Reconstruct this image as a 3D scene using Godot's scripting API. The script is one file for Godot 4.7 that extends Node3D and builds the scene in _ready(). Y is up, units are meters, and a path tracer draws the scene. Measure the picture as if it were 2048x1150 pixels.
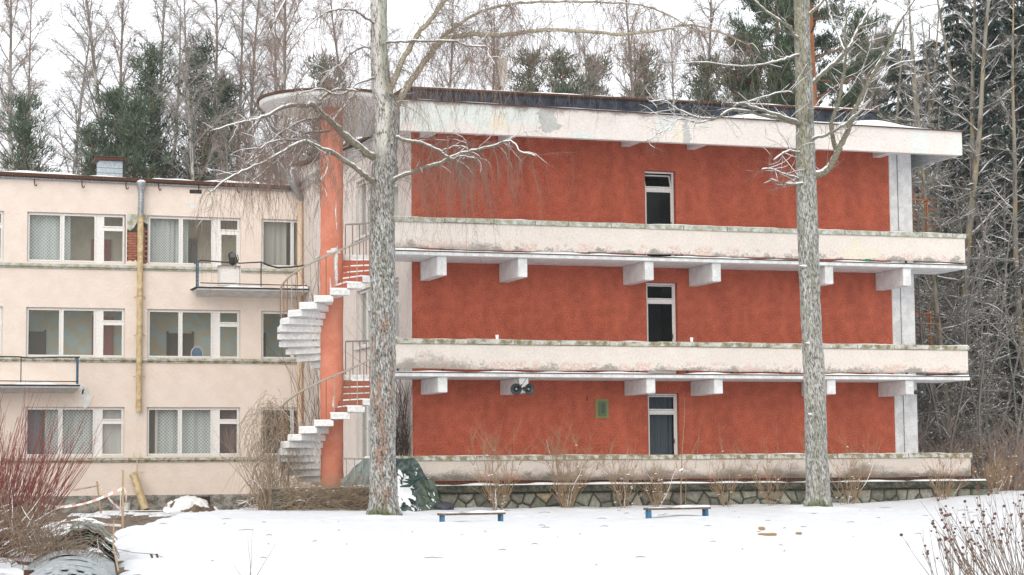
extends Node3D

const L := -12.6          # plane of the left wing's facade
const XC := 14.73         # side wall of the red wing

var rng := RandomNumberGenerator.new()
var M := {}


# ---------------------------------------------------------------- mesh builder
class MB:
	var v := PackedVector3Array()
	var n := PackedVector3Array()
	var uv := PackedVector2Array()
	var c := PackedColorArray()
	var ix := PackedInt32Array()
	var xf := Transform3D()
	var col := Color(1, 1, 1)

	func vert(p: Vector3, nn: Vector3, u := Vector2.ZERO) -> int:
		v.append(xf * p)
		n.append((xf.basis * nn).normalized())
		uv.append(u)
		c.append(col)
		return v.size() - 1

	# a b c d counter-clockwise seen from the front
	func quad(a: Vector3, b: Vector3, cc: Vector3, d: Vector3, ua := Vector2(0, 0), ub := Vector2(1, 0), uc := Vector2(1, 1), ud := Vector2(0, 1)) -> void:
		var nn := (b - a).cross(d - a)
		if nn.length_squared() < 1e-14:
			nn = (cc - b).cross(d - b)
		nn = nn.normalized()
		var i := vert(a, nn, ua)
		vert(b, nn, ub)
		vert(cc, nn, uc)
		vert(d, nn, ud)
		ix.append_array(PackedInt32Array([i, i + 2, i + 1, i, i + 3, i + 2]))

	func tri(a: Vector3, b: Vector3, cc: Vector3) -> void:
		var nn := (b - a).cross(cc - a).normalized()
		var i := vert(a, nn)
		vert(b, nn)
		vert(cc, nn)
		ix.append_array(PackedInt32Array([i, i + 2, i + 1]))

	func box(x0: float, y0: float, z0: float, x1: float, y1: float, z1: float) -> void:
		quad(Vector3(x0, y0, z1), Vector3(x1, y0, z1), Vector3(x1, y1, z1), Vector3(x0, y1, z1))
		quad(Vector3(x1, y0, z0), Vector3(x0, y0, z0), Vector3(x0, y1, z0), Vector3(x1, y1, z0))
		quad(Vector3(x0, y0, z0), Vector3(x0, y0, z1), Vector3(x0, y1, z1), Vector3(x0, y1, z0))
		quad(Vector3(x1, y0, z1), Vector3(x1, y0, z0), Vector3(x1, y1, z0), Vector3(x1, y1, z1))
		quad(Vector3(x0, y1, z1), Vector3(x1, y1, z1), Vector3(x1, y1, z0), Vector3(x0, y1, z0))
		quad(Vector3(x0, y0, z0), Vector3(x1, y0, z0), Vector3(x1, y0, z1), Vector3(x0, y0, z1))

	# box with chamfered edges
	func cbox(x0: float, y0: float, z0: float, x1: float, y1: float, z1: float, b: float) -> void:
		var lo := Vector3(x0, y0, z0)
		var hi := Vector3(x1, y1, z1)
		var mid := (lo + hi) / 2
		var h := (hi - lo) / 2
		for ax in 3:
			var a1 := (ax + 1) % 3
			var a2 := (ax + 2) % 3
			for s in [-1.0, 1.0]:
				var pts := []
				for k in [[-1, -1], [1, -1], [1, 1], [-1, 1]]:
					var p := Vector3.ZERO
					p[ax] = s * h[ax]
					p[a1] = k[0] * (h[a1] - b)
					p[a2] = k[1] * (h[a2] - b)
					pts.append(mid + p)
				if s > 0:
					quad(pts[0], pts[1], pts[2], pts[3])
				else:
					quad(pts[3], pts[2], pts[1], pts[0])
			for s1 in [-1.0, 1.0]:
				for s2 in [-1.0, 1.0]:
					var q := []
					for k in [[-1, 0], [1, 0], [1, 1], [-1, 1]]:
						var p := Vector3.ZERO
						p[ax] = k[0] * (h[ax] - b)
						p[a1] = s1 * (h[a1] - (b if k[1] == 0 else 0.0))
						p[a2] = s2 * (h[a2] - (0.0 if k[1] == 0 else b))
						q.append(mid + p)
					var nn: Vector3 = (q[1] - q[0]).cross(q[3] - q[0])
					var out := Vector3.ZERO
					out[a1] = s1
					out[a2] = s2
					if nn.dot(out) > 0:
						quad(q[0], q[1], q[2], q[3])
					else:
						quad(q[3], q[2], q[1], q[0])
		for sx in [-1.0, 1.0]:
			for sy in [-1.0, 1.0]:
				for sz in [-1.0, 1.0]:
					var s3 := Vector3(sx, sy, sz)
					var a := mid + s3 * (h - Vector3(0, b, b))
					var bb := mid + s3 * (h - Vector3(b, 0, b))
					var cc := mid + s3 * (h - Vector3(b, b, 0))
					if (bb - a).cross(cc - a).dot(s3) > 0:
						tri(a, bb, cc)
					else:
						tri(a, cc, bb)

	# tapered tube along points; pr = PackedFloat32Array radii
	func tube(p: PackedVector3Array, r: PackedFloat32Array, sides: int, capped := false, squash := 1.0) -> void:
		var m := p.size()
		var t := (p[1] - p[0]).normalized()
		var up := Vector3(0, 1, 0) if absf(t.y) < 0.9 else Vector3(1, 0, 0)
		var a := up.cross(t).normalized()
		var first := v.size()
		var len := 0.0
		for i in m:
			if i > 0:
				len += p[i].distance_to(p[i - 1])
			var t2 := (p[mini(i + 1, m - 1)] - p[maxi(i - 1, 0)]).normalized()
			a = (a - t2 * a.dot(t2)).normalized()
			var b := t2.cross(a)
			for k in sides:
				var g := TAU * k / sides
				var d := a * cos(g) + b * sin(g)
				v.append(xf * (p[i] + d * r[i] * Vector3(1, squash, 1)))
				n.append((xf.basis * d).normalized())
				uv.append(Vector2(float(k) / sides, len))
				c.append(col)
		for i in m - 1:
			for k in sides:
				var k2 := (k + 1) % sides
				var q0 := first + i * sides + k
				var q1 := first + i * sides + k2
				ix.append(q0)
				ix.append(q0 + sides)
				ix.append(q1)
				ix.append(q1)
				ix.append(q0 + sides)
				ix.append(q1 + sides)
		if capped:
			for e in [0, m - 1]:
				var ctr := v.size()
				v.append(xf * p[e])
				var dn := (p[1] - p[0]).normalized() * -1.0 if e == 0 else (p[m - 1] - p[m - 2]).normalized()
				n.append((xf.basis * dn).normalized())
				uv.append(Vector2.ZERO)
				c.append(col)
				for k in sides:
					v.append(v[first + e * sides + k])
					n.append(n[ctr])
					uv.append(Vector2.ZERO)
					c.append(col)
				for k in sides:
					var k2 := (k + 1) % sides
					if e == 0:
						ix.append_array(PackedInt32Array([ctr, ctr + 1 + k, ctr + 1 + k2]))
					else:
						ix.append_array(PackedInt32Array([ctr, ctr + 1 + k2, ctr + 1 + k]))

	func rod(a: Vector3, b: Vector3, r: float, sides := 6) -> void:
		tube(PackedVector3Array([a, b]), PackedFloat32Array([r, r]), sides, true)

	# bar with a square section between two points
	func bar(a: Vector3, b: Vector3, w: float, h: float) -> void:
		var t := (b - a).normalized()
		var up := Vector3(0, 1, 0) if absf(t.y) < 0.95 else Vector3(0, 0, 1)
		var s := t.cross(up).normalized()
		var u := s.cross(t)
		var old := xf
		xf = old * Transform3D(Basis(s, u, -t), (a + b) / 2)
		box(-w / 2, -h / 2, -a.distance_to(b) / 2, w / 2, h / 2, a.distance_to(b) / 2)
		xf = old

	# grid surface, pts row by row, smooth normals
	func grid(pts: PackedVector3Array, cols: int, flip := false, uvs := PackedVector2Array()) -> void:
		var rows := pts.size() / cols
		var first := v.size()
		for j in rows:
			for i in cols:
				var du := pts[j * cols + mini(i + 1, cols - 1)] - pts[j * cols + maxi(i - 1, 0)]
				var dv := pts[mini(j + 1, rows - 1) * cols + i] - pts[maxi(j - 1, 0) * cols + i]
				var nn := du.cross(dv).normalized()
				if flip:
					nn = -nn
				vert(pts[j * cols + i], nn, uvs[j * cols + i] if uvs.size() else Vector2(float(i) / (cols - 1), float(j) / (rows - 1)))
		for j in rows - 1:
			for i in cols - 1:
				var q := first + j * cols + i
				if flip:
					ix.append_array(PackedInt32Array([q, q + 1, q + cols, q + 1, q + cols + 1, q + cols]))
				else:
					ix.append_array(PackedInt32Array([q, q + cols, q + 1, q + 1, q + cols, q + cols + 1]))

	# lathe round +y at the given centre: profile of (radius, y)
	func lathe(at: Vector3, prof: Array, sides := 20) -> void:
		for i in prof.size() - 1:
			var p0: Vector2 = prof[i]
			var p1: Vector2 = prof[i + 1]
			var d := (p1 - p0).normalized()
			var nn2 := Vector2(d.y, -d.x)
			var first := v.size()
			for k in sides + 1:
				var g := TAU * k / sides
				var cs := Vector3(cos(g), 0, -sin(g))
				vert(at + cs * p0.x + Vector3(0, p0.y, 0), cs * nn2.x + Vector3(0, nn2.y, 0))
				vert(at + cs * p1.x + Vector3(0, p1.y, 0), cs * nn2.x + Vector3(0, nn2.y, 0))
			for k in sides:
				var q := first + 2 * k
				ix.append_array(PackedInt32Array([q, q + 1, q + 2, q + 2, q + 1, q + 3]))

	# convex or simple outline (x, y), counter-clockwise, from z0 to z1
	func prism(poly: PackedVector2Array, z0: float, z1: float) -> void:
		var t := Geometry2D.triangulate_polygon(poly)
		for k in range(0, t.size(), 3):
			var a := poly[t[k]]
			var b := poly[t[k + 1]]
			var d := poly[t[k + 2]]
			if (b - a).cross(d - a) < 0:
				var s := b
				b = d
				d = s
			tri(Vector3(a.x, a.y, z1), Vector3(b.x, b.y, z1), Vector3(d.x, d.y, z1))
			tri(Vector3(a.x, a.y, z0), Vector3(d.x, d.y, z0), Vector3(b.x, b.y, z0))
		var area := 0.0
		for k in poly.size():
			area += poly[k].cross(poly[(k + 1) % poly.size()])
		for k in poly.size():
			var a := poly[k]
			var b := poly[(k + 1) % poly.size()]
			if area < 0:
				var s := a
				a = b
				b = s
			quad(Vector3(a.x, a.y, z0), Vector3(b.x, b.y, z0), Vector3(b.x, b.y, z1), Vector3(a.x, a.y, z1))

	func mesh() -> ArrayMesh:
		var arr := []
		arr.resize(Mesh.ARRAY_MAX)
		arr[Mesh.ARRAY_VERTEX] = v
		arr[Mesh.ARRAY_NORMAL] = n
		arr[Mesh.ARRAY_TEX_UV] = uv
		arr[Mesh.ARRAY_COLOR] = c
		arr[Mesh.ARRAY_INDEX] = ix
		var m := ArrayMesh.new()
		m.add_surface_from_arrays(Mesh.PRIMITIVE_TRIANGLES, arr)
		return m


# ---------------------------------------------------------------- objects
var taken := {}

func numbered(parent: Node, called: String) -> String:
	var key := str(parent.get_instance_id()) + called
	var k: int = taken.get(key, 0)
	taken[key] = k + 1
	return called if k == 0 else "%s_%03d" % [called, k]


func put(mb: MB, called: String, mat: Material, parent: Node = self) -> MeshInstance3D:
	var o := MeshInstance3D.new()
	o.mesh = mb.mesh()
	o.material_override = mat
	o.name = numbered(parent, called)
	parent.add_child(o, true)
	return o


func put_mesh(m: Mesh, called: String, mat: Material, parent: Node, at := Transform3D()) -> MeshInstance3D:
	var o := MeshInstance3D.new()
	o.mesh = m
	o.material_override = mat
	o.transform = at
	o.name = numbered(parent, called)
	parent.add_child(o, true)
	return o


func thing(called: String, label: String, category: String, at := Vector3.ZERO, group := "") -> Node3D:
	var o := Node3D.new()
	o.name = numbered(self, called)
	add_child(o, true)
	o.position = at
	tag(o, label, category, group)
	return o


func tag(o: Node3D, label: String, category: String, group := "") -> void:
	o.set_meta("label", label)
	o.set_meta("category", category)
	if group != "":
		o.set_meta("group", group)


func copy_of(src: Node3D, label: String, at: Transform3D, group := "") -> Node3D:
	var o: Node3D = src.duplicate()
	var base := str(src.name).rstrip("0123456789").rstrip("_")
	o.name = numbered(self, base)
	add_child(o, true)
	o.transform = at
	o.set_meta("label", label)
	if group != "":
		o.set_meta("group", group)
	return o


func stuff(o: Node3D) -> void:
	o.set_meta("kind", "stuff")


# ---------------------------------------------------------------- materials
func lin(r: float, g: float, b: float) -> Color:
	return Color(r, g, b).linear_to_srgb()


func noise(sd: int, freq: float, oct := 4) -> FastNoiseLite:
	var f := FastNoiseLite.new()
	f.seed = sd
	f.noise_type = FastNoiseLite.TYPE_SIMPLEX_SMOOTH
	f.frequency = freq
	f.fractal_octaves = oct
	return f


func noise_bytes(sd: int, freq: float, w: int, h: int, oct := 4) -> PackedByteArray:
	var im := noise(sd, freq, oct).get_seamless_image(w, h)
	im.convert(Image.FORMAT_L8)
	return im.get_data()


func noise_tex(sd: int, freq: float, size: int, oct := 4) -> ImageTexture:
	var im := noise(sd, freq, oct).get_seamless_image(size, size)
	im.convert(Image.FORMAT_L8)
	return ImageTexture.create_from_image(im)


# a tile of two blended colours (linear), coarse blotches and fine grain
func blotch_tex(sd: int, a: Color, b: Color, coarse: float, fine: float, mixing: float, size := 512) -> ImageTexture:
	var n1 := noise_bytes(sd, coarse, size, size, 4)
	var n2 := noise_bytes(sd + 7, fine, size, size, 2)
	var lut := PackedByteArray()
	for k in 256:
		var cc := a.lerp(b, smoothstep(0.25, 0.75, k / 255.0)).linear_to_srgb()
		lut.append_array(PackedByteArray([int(cc.r * 255), int(cc.g * 255), int(cc.b * 255)]))
	var out := PackedByteArray()
	out.resize(size * size * 3)
	for i in size * size:
		var k := clampi(int(n1[i] * mixing + n2[i] * (1.0 - mixing)), 0, 255) * 3
		out[i * 3] = lut[k]
		out[i * 3 + 1] = lut[k + 1]
		out[i * 3 + 2] = lut[k + 2]
	return ImageTexture.create_from_image(Image.create_from_data(size, size, false, Image.FORMAT_RGB8, out))


func plain(r: float, g: float, b: float, rough := 0.85, metal := 0.0) -> StandardMaterial3D:
	var m := StandardMaterial3D.new()
	m.albedo_color = lin(r, g, b)
	m.roughness = rough
	m.metallic = metal
	return m


func vcol(rough := 0.9) -> StandardMaterial3D:
	var m := StandardMaterial3D.new()
	m.vertex_color_use_as_albedo = true
	m.roughness = rough
	return m


func worldtex(tex: Texture2D, per_metre: float, rough := 0.9, bump: Texture2D = null, bump_cm := 1.0) -> StandardMaterial3D:
	var m := StandardMaterial3D.new()
	m.albedo_texture = tex
	m.uv1_triplanar = true
	m.uv1_world_triplanar = true
	m.uv1_scale = Vector3.ONE * per_metre
	m.roughness = rough
	if bump:
		m.heightmap_enabled = true
		m.heightmap_texture = bump
		m.heightmap_scale = bump_cm
	return m


func make_materials() -> void:
	var grain := noise_tex(3, 0.045, 512, 3)
	var grain2 := noise_tex(5, 0.02, 512, 5)
	M.grain = grain
	M.pink = worldtex(blotch_tex(11, Color(0.71, 0.61, 0.54), Color(0.76, 0.67, 0.605), 0.008, 0.09, 0.6), 0.36, 0.92, grain, 0.9)
	M.pink_side = worldtex(blotch_tex(12, Color(0.68, 0.60, 0.55), Color(0.74, 0.665, 0.62), 0.01, 0.12, 0.5), 0.4, 0.92, grain, 2.5)
	M.red = worldtex(blotch_tex(13, Color(0.32, 0.070, 0.037), Color(0.57, 0.140, 0.076), 0.012, 0.13, 0.27), 0.42, 0.93, grain, 2.6)
	M.red.detail_enabled = true
	M.red.detail_albedo = blotch_tex(54, Color(0.86, 0.85, 0.85), Color(1.0, 1.0, 1.0), 0.012, 0.05, 0.8)
	M.red.detail_blend_mode = BaseMaterial3D.BLEND_MODE_MUL
	M.red.detail_uv_layer = BaseMaterial3D.DETAIL_UV_2
	M.red.uv2_triplanar = true
	M.red.uv2_world_triplanar = true
	M.red.uv2_scale = Vector3(0.25, 0.07, 0.25)
	M.red_paint = worldtex(blotch_tex(14, Color(0.58, 0.19, 0.115), Color(0.64, 0.25, 0.165), 0.01, 0.05, 0.7), 0.4, 0.85, grain2, 0.5)
	M.white = worldtex(blotch_tex(15, Color(0.58, 0.585, 0.58), Color(0.76, 0.765, 0.77), 0.012, 0.07, 0.6), 0.4, 0.8, grain2, 0.5)
	M.frame = worldtex(blotch_tex(16, Color(0.66, 0.65, 0.63), Color(0.84, 0.835, 0.825), 0.03, 0.14, 0.35), 0.8, 0.6, grain2, 0.4)
	M.white_step = worldtex(blotch_tex(17, Color(0.62, 0.62, 0.60), Color(0.86, 0.86, 0.85), 0.025, 0.09, 0.6), 0.7, 0.85, grain2, 0.7)
	M.cap = worldtex(blotch_tex(18, Color(0.20, 0.18, 0.09), Color(0.58, 0.58, 0.53), 0.014, 0.06, 0.68), 0.5, 0.92, grain2, 1.0)
	M.cap3 = worldtex(blotch_tex(19, Color(0.30, 0.30, 0.20), Color(0.56, 0.58, 0.56), 0.012, 0.06, 0.7), 0.5, 0.92, grain2, 0.8)
	M.concrete = worldtex(blotch_tex(20, Color(0.10, 0.10, 0.085), Color(0.36, 0.34, 0.31), 0.012, 0.06, 0.65), 0.5, 0.95, grain2, 1.4)
	M.moss_dark = worldtex(blotch_tex(21, Color(0.022, 0.024, 0.016), Color(0.11, 0.11, 0.075), 0.018, 0.08, 0.6), 0.6, 0.97, grain, 2.5)
	M.stone = worldtex(blotch_tex(22, Color(0.55, 0.54, 0.50), Color(1.0, 1.0, 0.98), 0.02, 0.09, 0.6), 0.7, 0.9, grain2, 1.6)
	M.stone.vertex_color_use_as_albedo = true
	M.mortar = worldtex(blotch_tex(23, Color(0.03, 0.03, 0.022), Color(0.10, 0.095, 0.075), 0.03, 0.1, 0.5), 0.8, 0.97, grain, 2.0)
	M.brick = vcol(0.93)
	M.brick.heightmap_enabled = true
	M.brick.heightmap_texture = grain2
	M.brick.heightmap_scale = 0.6
	M.brick.uv1_triplanar = true
	M.brick.uv1_world_triplanar = true
	M.rust = worldtex(blotch_tex(24, Color(0.035, 0.016, 0.010), Color(0.13, 0.055, 0.03), 0.03, 0.1, 0.5), 0.9, 0.9, grain2, 0.5)
	M.rust_orange = worldtex(blotch_tex(25, Color(0.24, 0.075, 0.02), Color(0.42, 0.16, 0.05), 0.03, 0.1, 0.5), 0.9, 0.9)
	M.roof_black = worldtex(blotch_tex(26, Color(0.018, 0.023, 0.033), Color(0.048, 0.056, 0.072), 0.01, 0.05, 0.7), 0.5, 0.7, grain2, 0.4)
	M.roof_black.metallic_specular = 0.3
	M.zinc = worldtex(blotch_tex(27, Color(0.22, 0.24, 0.26), Color(0.42, 0.45, 0.47), 0.02, 0.06, 0.6), 0.9, 0.42)
	M.zinc.metallic = 0.55
	M.pipe = worldtex(blotch_tex(28, Color(0.40, 0.29, 0.14), Color(0.62, 0.50, 0.30), 0.012, 0.06, 0.75), 0.9, 0.6, grain2, 0.4)
	M.vent_pale = plain(0.50, 0.46, 0.41, 0.8)
	M.pipe_pale = worldtex(blotch_tex(29, Color(0.55, 0.42, 0.29), Color(0.70, 0.56, 0.42), 0.03, 0.09, 0.65), 0.9, 0.7)
	M.black_iron = plain(0.022, 0.022, 0.022, 0.7)
	M.blue = worldtex(blotch_tex(30, Color(0.02, 0.10, 0.22), Color(0.05, 0.21, 0.37), 0.03, 0.09, 0.6), 1.0, 0.55)
	M.blue_worn = worldtex(blotch_tex(53, Color(0.015, 0.02, 0.025), Color(0.04, 0.17, 0.30), 0.06, 0.12, 0.6), 1.0, 0.6)
	M.wood = worldtex(blotch_tex(31, Color(0.08, 0.055, 0.035), Color(0.20, 0.145, 0.10), 0.02, 0.1, 0.5), 1.0, 0.85, grain2, 0.4)
	M.stake = plain(0.42, 0.30, 0.17, 0.85)
	M.rail = worldtex(blotch_tex(32, Color(0.25, 0.20, 0.15), Color(0.52, 0.50, 0.44), 0.03, 0.09, 0.5), 1.2, 0.75)
	M.rust_rod = plain(0.26, 0.13, 0.08, 0.85)
	M.snow = worldtex(blotch_tex(33, Color(0.70, 0.715, 0.74), Color(0.76, 0.77, 0.785), 0.01, 0.05, 0.7), 0.3, 0.75, noise_tex(34, 0.02, 512, 5), 3.0)
	M.snow_bit = plain(0.88, 0.89, 0.91, 0.8)
	M.dirt = worldtex(blotch_tex(35, Color(0.085, 0.055, 0.038), Color(0.25, 0.185, 0.14), 0.015, 0.09, 0.5), 0.4, 0.97, grain, 5.0)
	M.glass = StandardMaterial3D.new()
	M.glass.albedo_color = Color(0.8, 0.84, 0.83, 0.08)
	M.glass.transparency = BaseMaterial3D.TRANSPARENCY_ALPHA
	M.glass.roughness = 0.04
	M.glass_dark = M.glass.duplicate()
	M.glass_dark.albedo_color = Color(0.14, 0.18, 0.18, 0.12)
	M.glass_dark.metallic_specular = 0.4
	M.lace = lace_material()
	M.sheer = plain(0.62, 0.62, 0.60, 0.95)
	M.sheer.backlight_enabled = true
	M.sheer.backlight = Color(0.6, 0.6, 0.6)
	M.sheer_grey = plain(0.34, 0.345, 0.31, 0.95)
	M.drape = plain(0.16, 0.10, 0.095, 0.95)
	M.drape_blue = plain(0.10, 0.13, 0.16, 0.95)
	M.drape_blue.backlight_enabled = true
	M.drape_blue.backlight = Color(0.4, 0.4, 0.4)
	M.room = worldtex(blotch_tex(36, Color(0.62, 0.57, 0.43), Color(0.74, 0.69, 0.56), 0.006, 0.03, 0.8), 0.3, 0.9)
	M.room_blue = worldtex(blotch_tex(37, Color(0.68, 0.63, 0.46), Color(0.58, 0.72, 0.70), 0.012, 0.03, 0.9), 0.35, 0.9)
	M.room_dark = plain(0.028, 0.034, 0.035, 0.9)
	M.room_door = plain(0.10, 0.06, 0.04, 0.7)
	M.cupboard = plain(0.34, 0.09, 0.055, 0.7)
	M.tarp = StandardMaterial3D.new()
	M.tarp.vertex_color_use_as_albedo = true
	M.tarp.roughness = 0.38
	M.tarp.heightmap_enabled = true
	M.tarp.heightmap_texture = grain2
	M.tarp.heightmap_scale = 0.8
	M.tarp.uv1_triplanar = true
	M.tarp.uv1_world_triplanar = true
	M.vc = vcol()
	M.bark = vcol(0.95)
	M.bark.heightmap_enabled = true
	M.bark.heightmap_texture = grain
	M.bark.heightmap_scale = 1.5
	M.bark.uv1_triplanar = true
	M.bark.uv1_world_triplanar = true
	M.bark.uv1_scale = Vector3(2, 1, 2)
	M.twig = plain(0.10, 0.066, 0.050, 0.95)
	M.twig_red = plain(0.35, 0.27, 0.235, 0.95)
	M.twig_grey = plain(0.24, 0.22, 0.19, 0.95)
	M.twig_tan = plain(0.36, 0.245, 0.15, 0.95)
	M.limb = plain(0.27, 0.25, 0.225, 0.95)
	M.limb_lichen = worldtex(blotch_tex(50, Color(0.11, 0.10, 0.075), Color(0.27, 0.26, 0.185), 0.02, 0.09, 0.6), 1.2, 0.95, grain, 1.0)
	M.twig_hang = plain(0.24, 0.165, 0.13, 0.95)
	M.twig_far = plain(0.36, 0.33, 0.305, 0.95)
	M.twig_brown = plain(0.23, 0.165, 0.115, 0.95)
	M.straw = plain(0.36, 0.275, 0.19, 0.95)
	M.pine_limb = plain(0.22, 0.095, 0.05, 0.95)
	M.zinc_blue = worldtex(blotch_tex(51, Color(0.28, 0.33, 0.37), Color(0.42, 0.48, 0.52), 0.02, 0.06, 0.6), 0.9, 0.55)
	M.horn = plain(0.035, 0.038, 0.04, 0.5)
	M.limb_pale = worldtex(blotch_tex(52, Color(0.16, 0.14, 0.095), Color(0.52, 0.47, 0.36), 0.02, 0.06, 0.55), 1.6, 0.95, grain, 1.0)
	M.dogwood = plain(0.23, 0.06, 0.052, 0.8)
	M.needle = vcol(0.85)
	M.needle.backlight_enabled = true
	M.needle.backlight = Color(0.25, 0.25, 0.25)
	M.sheet_metal = worldtex(blotch_tex(38, Color(0.22, 0.245, 0.25), Color(0.42, 0.46, 0.475), 0.012, 0.05, 0.75), 0.8, 0.45, grain2, 0.4)
	M.sheet_green = worldtex(blotch_tex(39, Color(0.10, 0.12, 0.095), Color(0.26, 0.30, 0.26), 0.015, 0.05, 0.7), 0.8, 0.6, grain2, 0.5)


func lace_material() -> StandardMaterial3D:
	var s := 64
	var im := Image.create(s, s, false, Image.FORMAT_RGBA8)
	for y in s:
		for x in s:
			var u := float(x) / s
			var w := float(y) / s
			var d := minf(absf(fposmod(u + w, 1.0) - 0.5), absf(fposmod(u - w, 1.0) - 0.5))
			var on := smoothstep(0.16, 0.05, d)
			var e := minf(Vector2(u - 0.5, w).length(), minf(Vector2(u, w - 0.5).length(), minf(Vector2(u - 1, w - 0.5).length(), Vector2(u - 0.5, w - 1).length())))
			on = maxf(on, smoothstep(0.17, 0.1, e) * 0.7)
			var cc := Color(0.70, 0.75, 0.75).lerp(Color(0.86, 0.89, 0.885), on)
			cc.a = 0.66 + 0.24 * on
			im.set_pixel(x, y, cc)
	var m := StandardMaterial3D.new()
	m.albedo_texture = ImageTexture.create_from_image(im)
	m.transparency = BaseMaterial3D.TRANSPARENCY_ALPHA
	m.roughness = 0.95
	m.backlight_enabled = true
	m.backlight = Color(0.5, 0.5, 0.5)
	return m


# ---------------------------------------------------------------- scene
func _ready() -> void:
	rng.seed = 20240
	var cam := Camera3D.new()
	cam.name = "camera"
	cam.fov = 15.2329
	cam.near = 0.5
	cam.far = 900.0
	add_child(cam)
	cam.position = Vector3(0, 1.2, 52.32)
	cam.rotation_degrees = Vector3(5.09385, -18.40445, -0.49946)

	var sky_mat := ProceduralSkyMaterial.new()
	sky_mat.sky_top_color = Color(0.93, 0.95, 0.98)
	sky_mat.sky_horizon_color = Color(0.93, 0.94, 0.955)
	sky_mat.ground_horizon_color = Color(0.90, 0.91, 0.92)
	sky_mat.ground_bottom_color = Color(0.80, 0.80, 0.80)
	sky_mat.sky_curve = 0.3
	sky_mat.energy_multiplier = 1.15
	var sky := Sky.new()
	sky.sky_material = sky_mat
	var env := Environment.new()
	env.background_mode = Environment.BG_SKY
	env.sky = sky
	env.tonemap_mode = Environment.TONE_MAPPER_LINEAR
	env.tonemap_exposure = 1.5
	env.ssao_enabled = true
	env.ssil_enabled = true
	env.sdfgi_enabled = true
	env.fog_enabled = FOG > 0.0
	env.fog_density = FOG
	env.fog_light_color = Color(0.93, 0.95, 0.98)
	var we := WorldEnvironment.new()
	we.name = "world_environment"
	we.environment = env
	add_child(we)
	var sun := DirectionalLight3D.new()
	sun.name = "sun_behind_cloud"
	sun.light_energy = 0.5
	sun.light_angular_distance = 60.0
	sun.light_color = Color(1.0, 0.985, 0.96)
	sun.shadow_enabled = true
	sun.rotation_degrees = Vector3(-22, -28, 0)
	add_child(sun)

	make_materials()
	build_ground()
	build_left_wing()
	build_red_wing()
	build_stone_wall()
	build_staircase()
	build_small_things()
	build_front_trees()
	build_shrubs()
	build_foreground()
	build_forest()


const FOG := 0.0003


# ---------------------------------------------------------------- ground
var n_big := noise(41, 0.35, 3)
var n_fine := noise(42, 1.6, 3)
var n_edge := noise(43, 0.8, 3)
const EDGE := [[30.0, 4.0], [20.0, 4.55], [15.0, 4.9], [11.5, 5.6], [8.0, 6.7], [5.0, 7.5], [2.0, 8.6], [-0.3, 9.8], [-5.0, 11.3], [-11.5, 12.6], [-14.0, 13.0]]
const DENTS := [[16.4, 19.0, 0.16], [16.9, 20.2, 0.14], [12.1, 24.6, 0.14], [12.5, 24.9, 0.12], [11.2, 15.0, 0.16], [10.8, 13.9, 0.15], [10.5, 12.9, 0.16], [10.9, 11.9, 0.15], [10.6, 10.9, 0.16], [19.5, 13.2, 0.15], [20.1, 12.4, 0.15], [20.0, 11.3, 0.14], [20.6, 10.4, 0.15], [7.5, 21.9, 0.32], [7.75, 21.6, 0.25], [9.4, 16.6, 0.3], [9.15, 17.0, 0.2], [15.0, 8.2, 0.4], [15.35, 8.3, 0.3], [17.9, 21.5, 0.2], [12.3, 6.3, 0.5], [18.3, 22.3, 0.2]]


func dirt_y(x: float, z: float) -> float:
	var y := 0.42
	if z > 2.0:
		y = 0.5 - 0.02 * (minf(z, 27.0) - 2.0) - 0.016 * maxf(0.0, z - 27.0)
	else:
		y = lerpf(0.42, 0.5, smoothstep(-12.0, 2.0, z))
	y += 0.24 * smoothstep(25.0, 32.0, x) * (1.0 - smoothstep(8.0, 20.0, z))
	y += 0.5 * smoothstep(-16.0, -70.0, z)
	return y - 0.13


func edge_x(z: float) -> float:
	for i in EDGE.size() - 1:
		if z <= EDGE[i][0] and z >= EDGE[i + 1][0]:
			return lerpf(EDGE[i + 1][1], EDGE[i][1], (z - EDGE[i + 1][0]) / (EDGE[i][0] - EDGE[i + 1][0]))
	return 4.0 if z > 0 else 13.0


func snow_cover(x: float, z: float) -> float:
	if z < -13.5:
		return 1.0 - 0.9 * smoothstep(0.15, 0.4, n_big.get_noise_2d(x + 90.0, z))
	var s := x - edge_x(z) + n_edge.get_noise_2d(x, z) * 0.55
	var cv := smoothstep(-0.12, 0.4, s)
	if z > 1.0:
		var patch := smoothstep(0.02, 0.2, n_edge.get_noise_2d(x * 1.3 + 50.0, z * 1.3)) * smoothstep(edge_x(z) - 0.9, edge_x(z) - 1.6, x) * smoothstep(3.0, 9.0, z)
		cv = maxf(cv, patch)
		cv = maxf(cv, smoothstep(1.2, 0.4, x))
	else:
		cv = maxf(cv, smoothstep(0.25, 0.4, n_edge.get_noise_2d(x * 0.9 + 20.0, z * 0.9)) * 0.7)
	return cv


func snow_y(x: float, z: float) -> float:
	var y := dirt_y(x, z) - 0.07 + 0.2 * snow_cover(x, z)
	y += 0.05 * n_big.get_noise_2d(x, z) + 0.016 * n_fine.get_noise_2d(x, z) + 0.04 * n_edge.get_noise_2d(x * 0.8 + 300.0, z * 0.8)
	for d in DENTS:
		var q: float = Vector2(x - d[0], z - d[1]).length() / d[2]
		if q < 1.4:
			y -= 0.13 * smoothstep(1.1, 0.5, q) - 0.03 * smoothstep(1.4, 1.1, q)
	# little hollows round the two trunks
	for t in [[12.13, 7.0], [22.52, 7.0]]:
		var q: float = Vector2(x - t[0], z - t[1]).length()
		if q < 1.2:
			y += 0.09 * smoothstep(1.3, 0.7, q) - 0.2 * smoothstep(0.68, 0.36, q)
	return y


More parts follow.
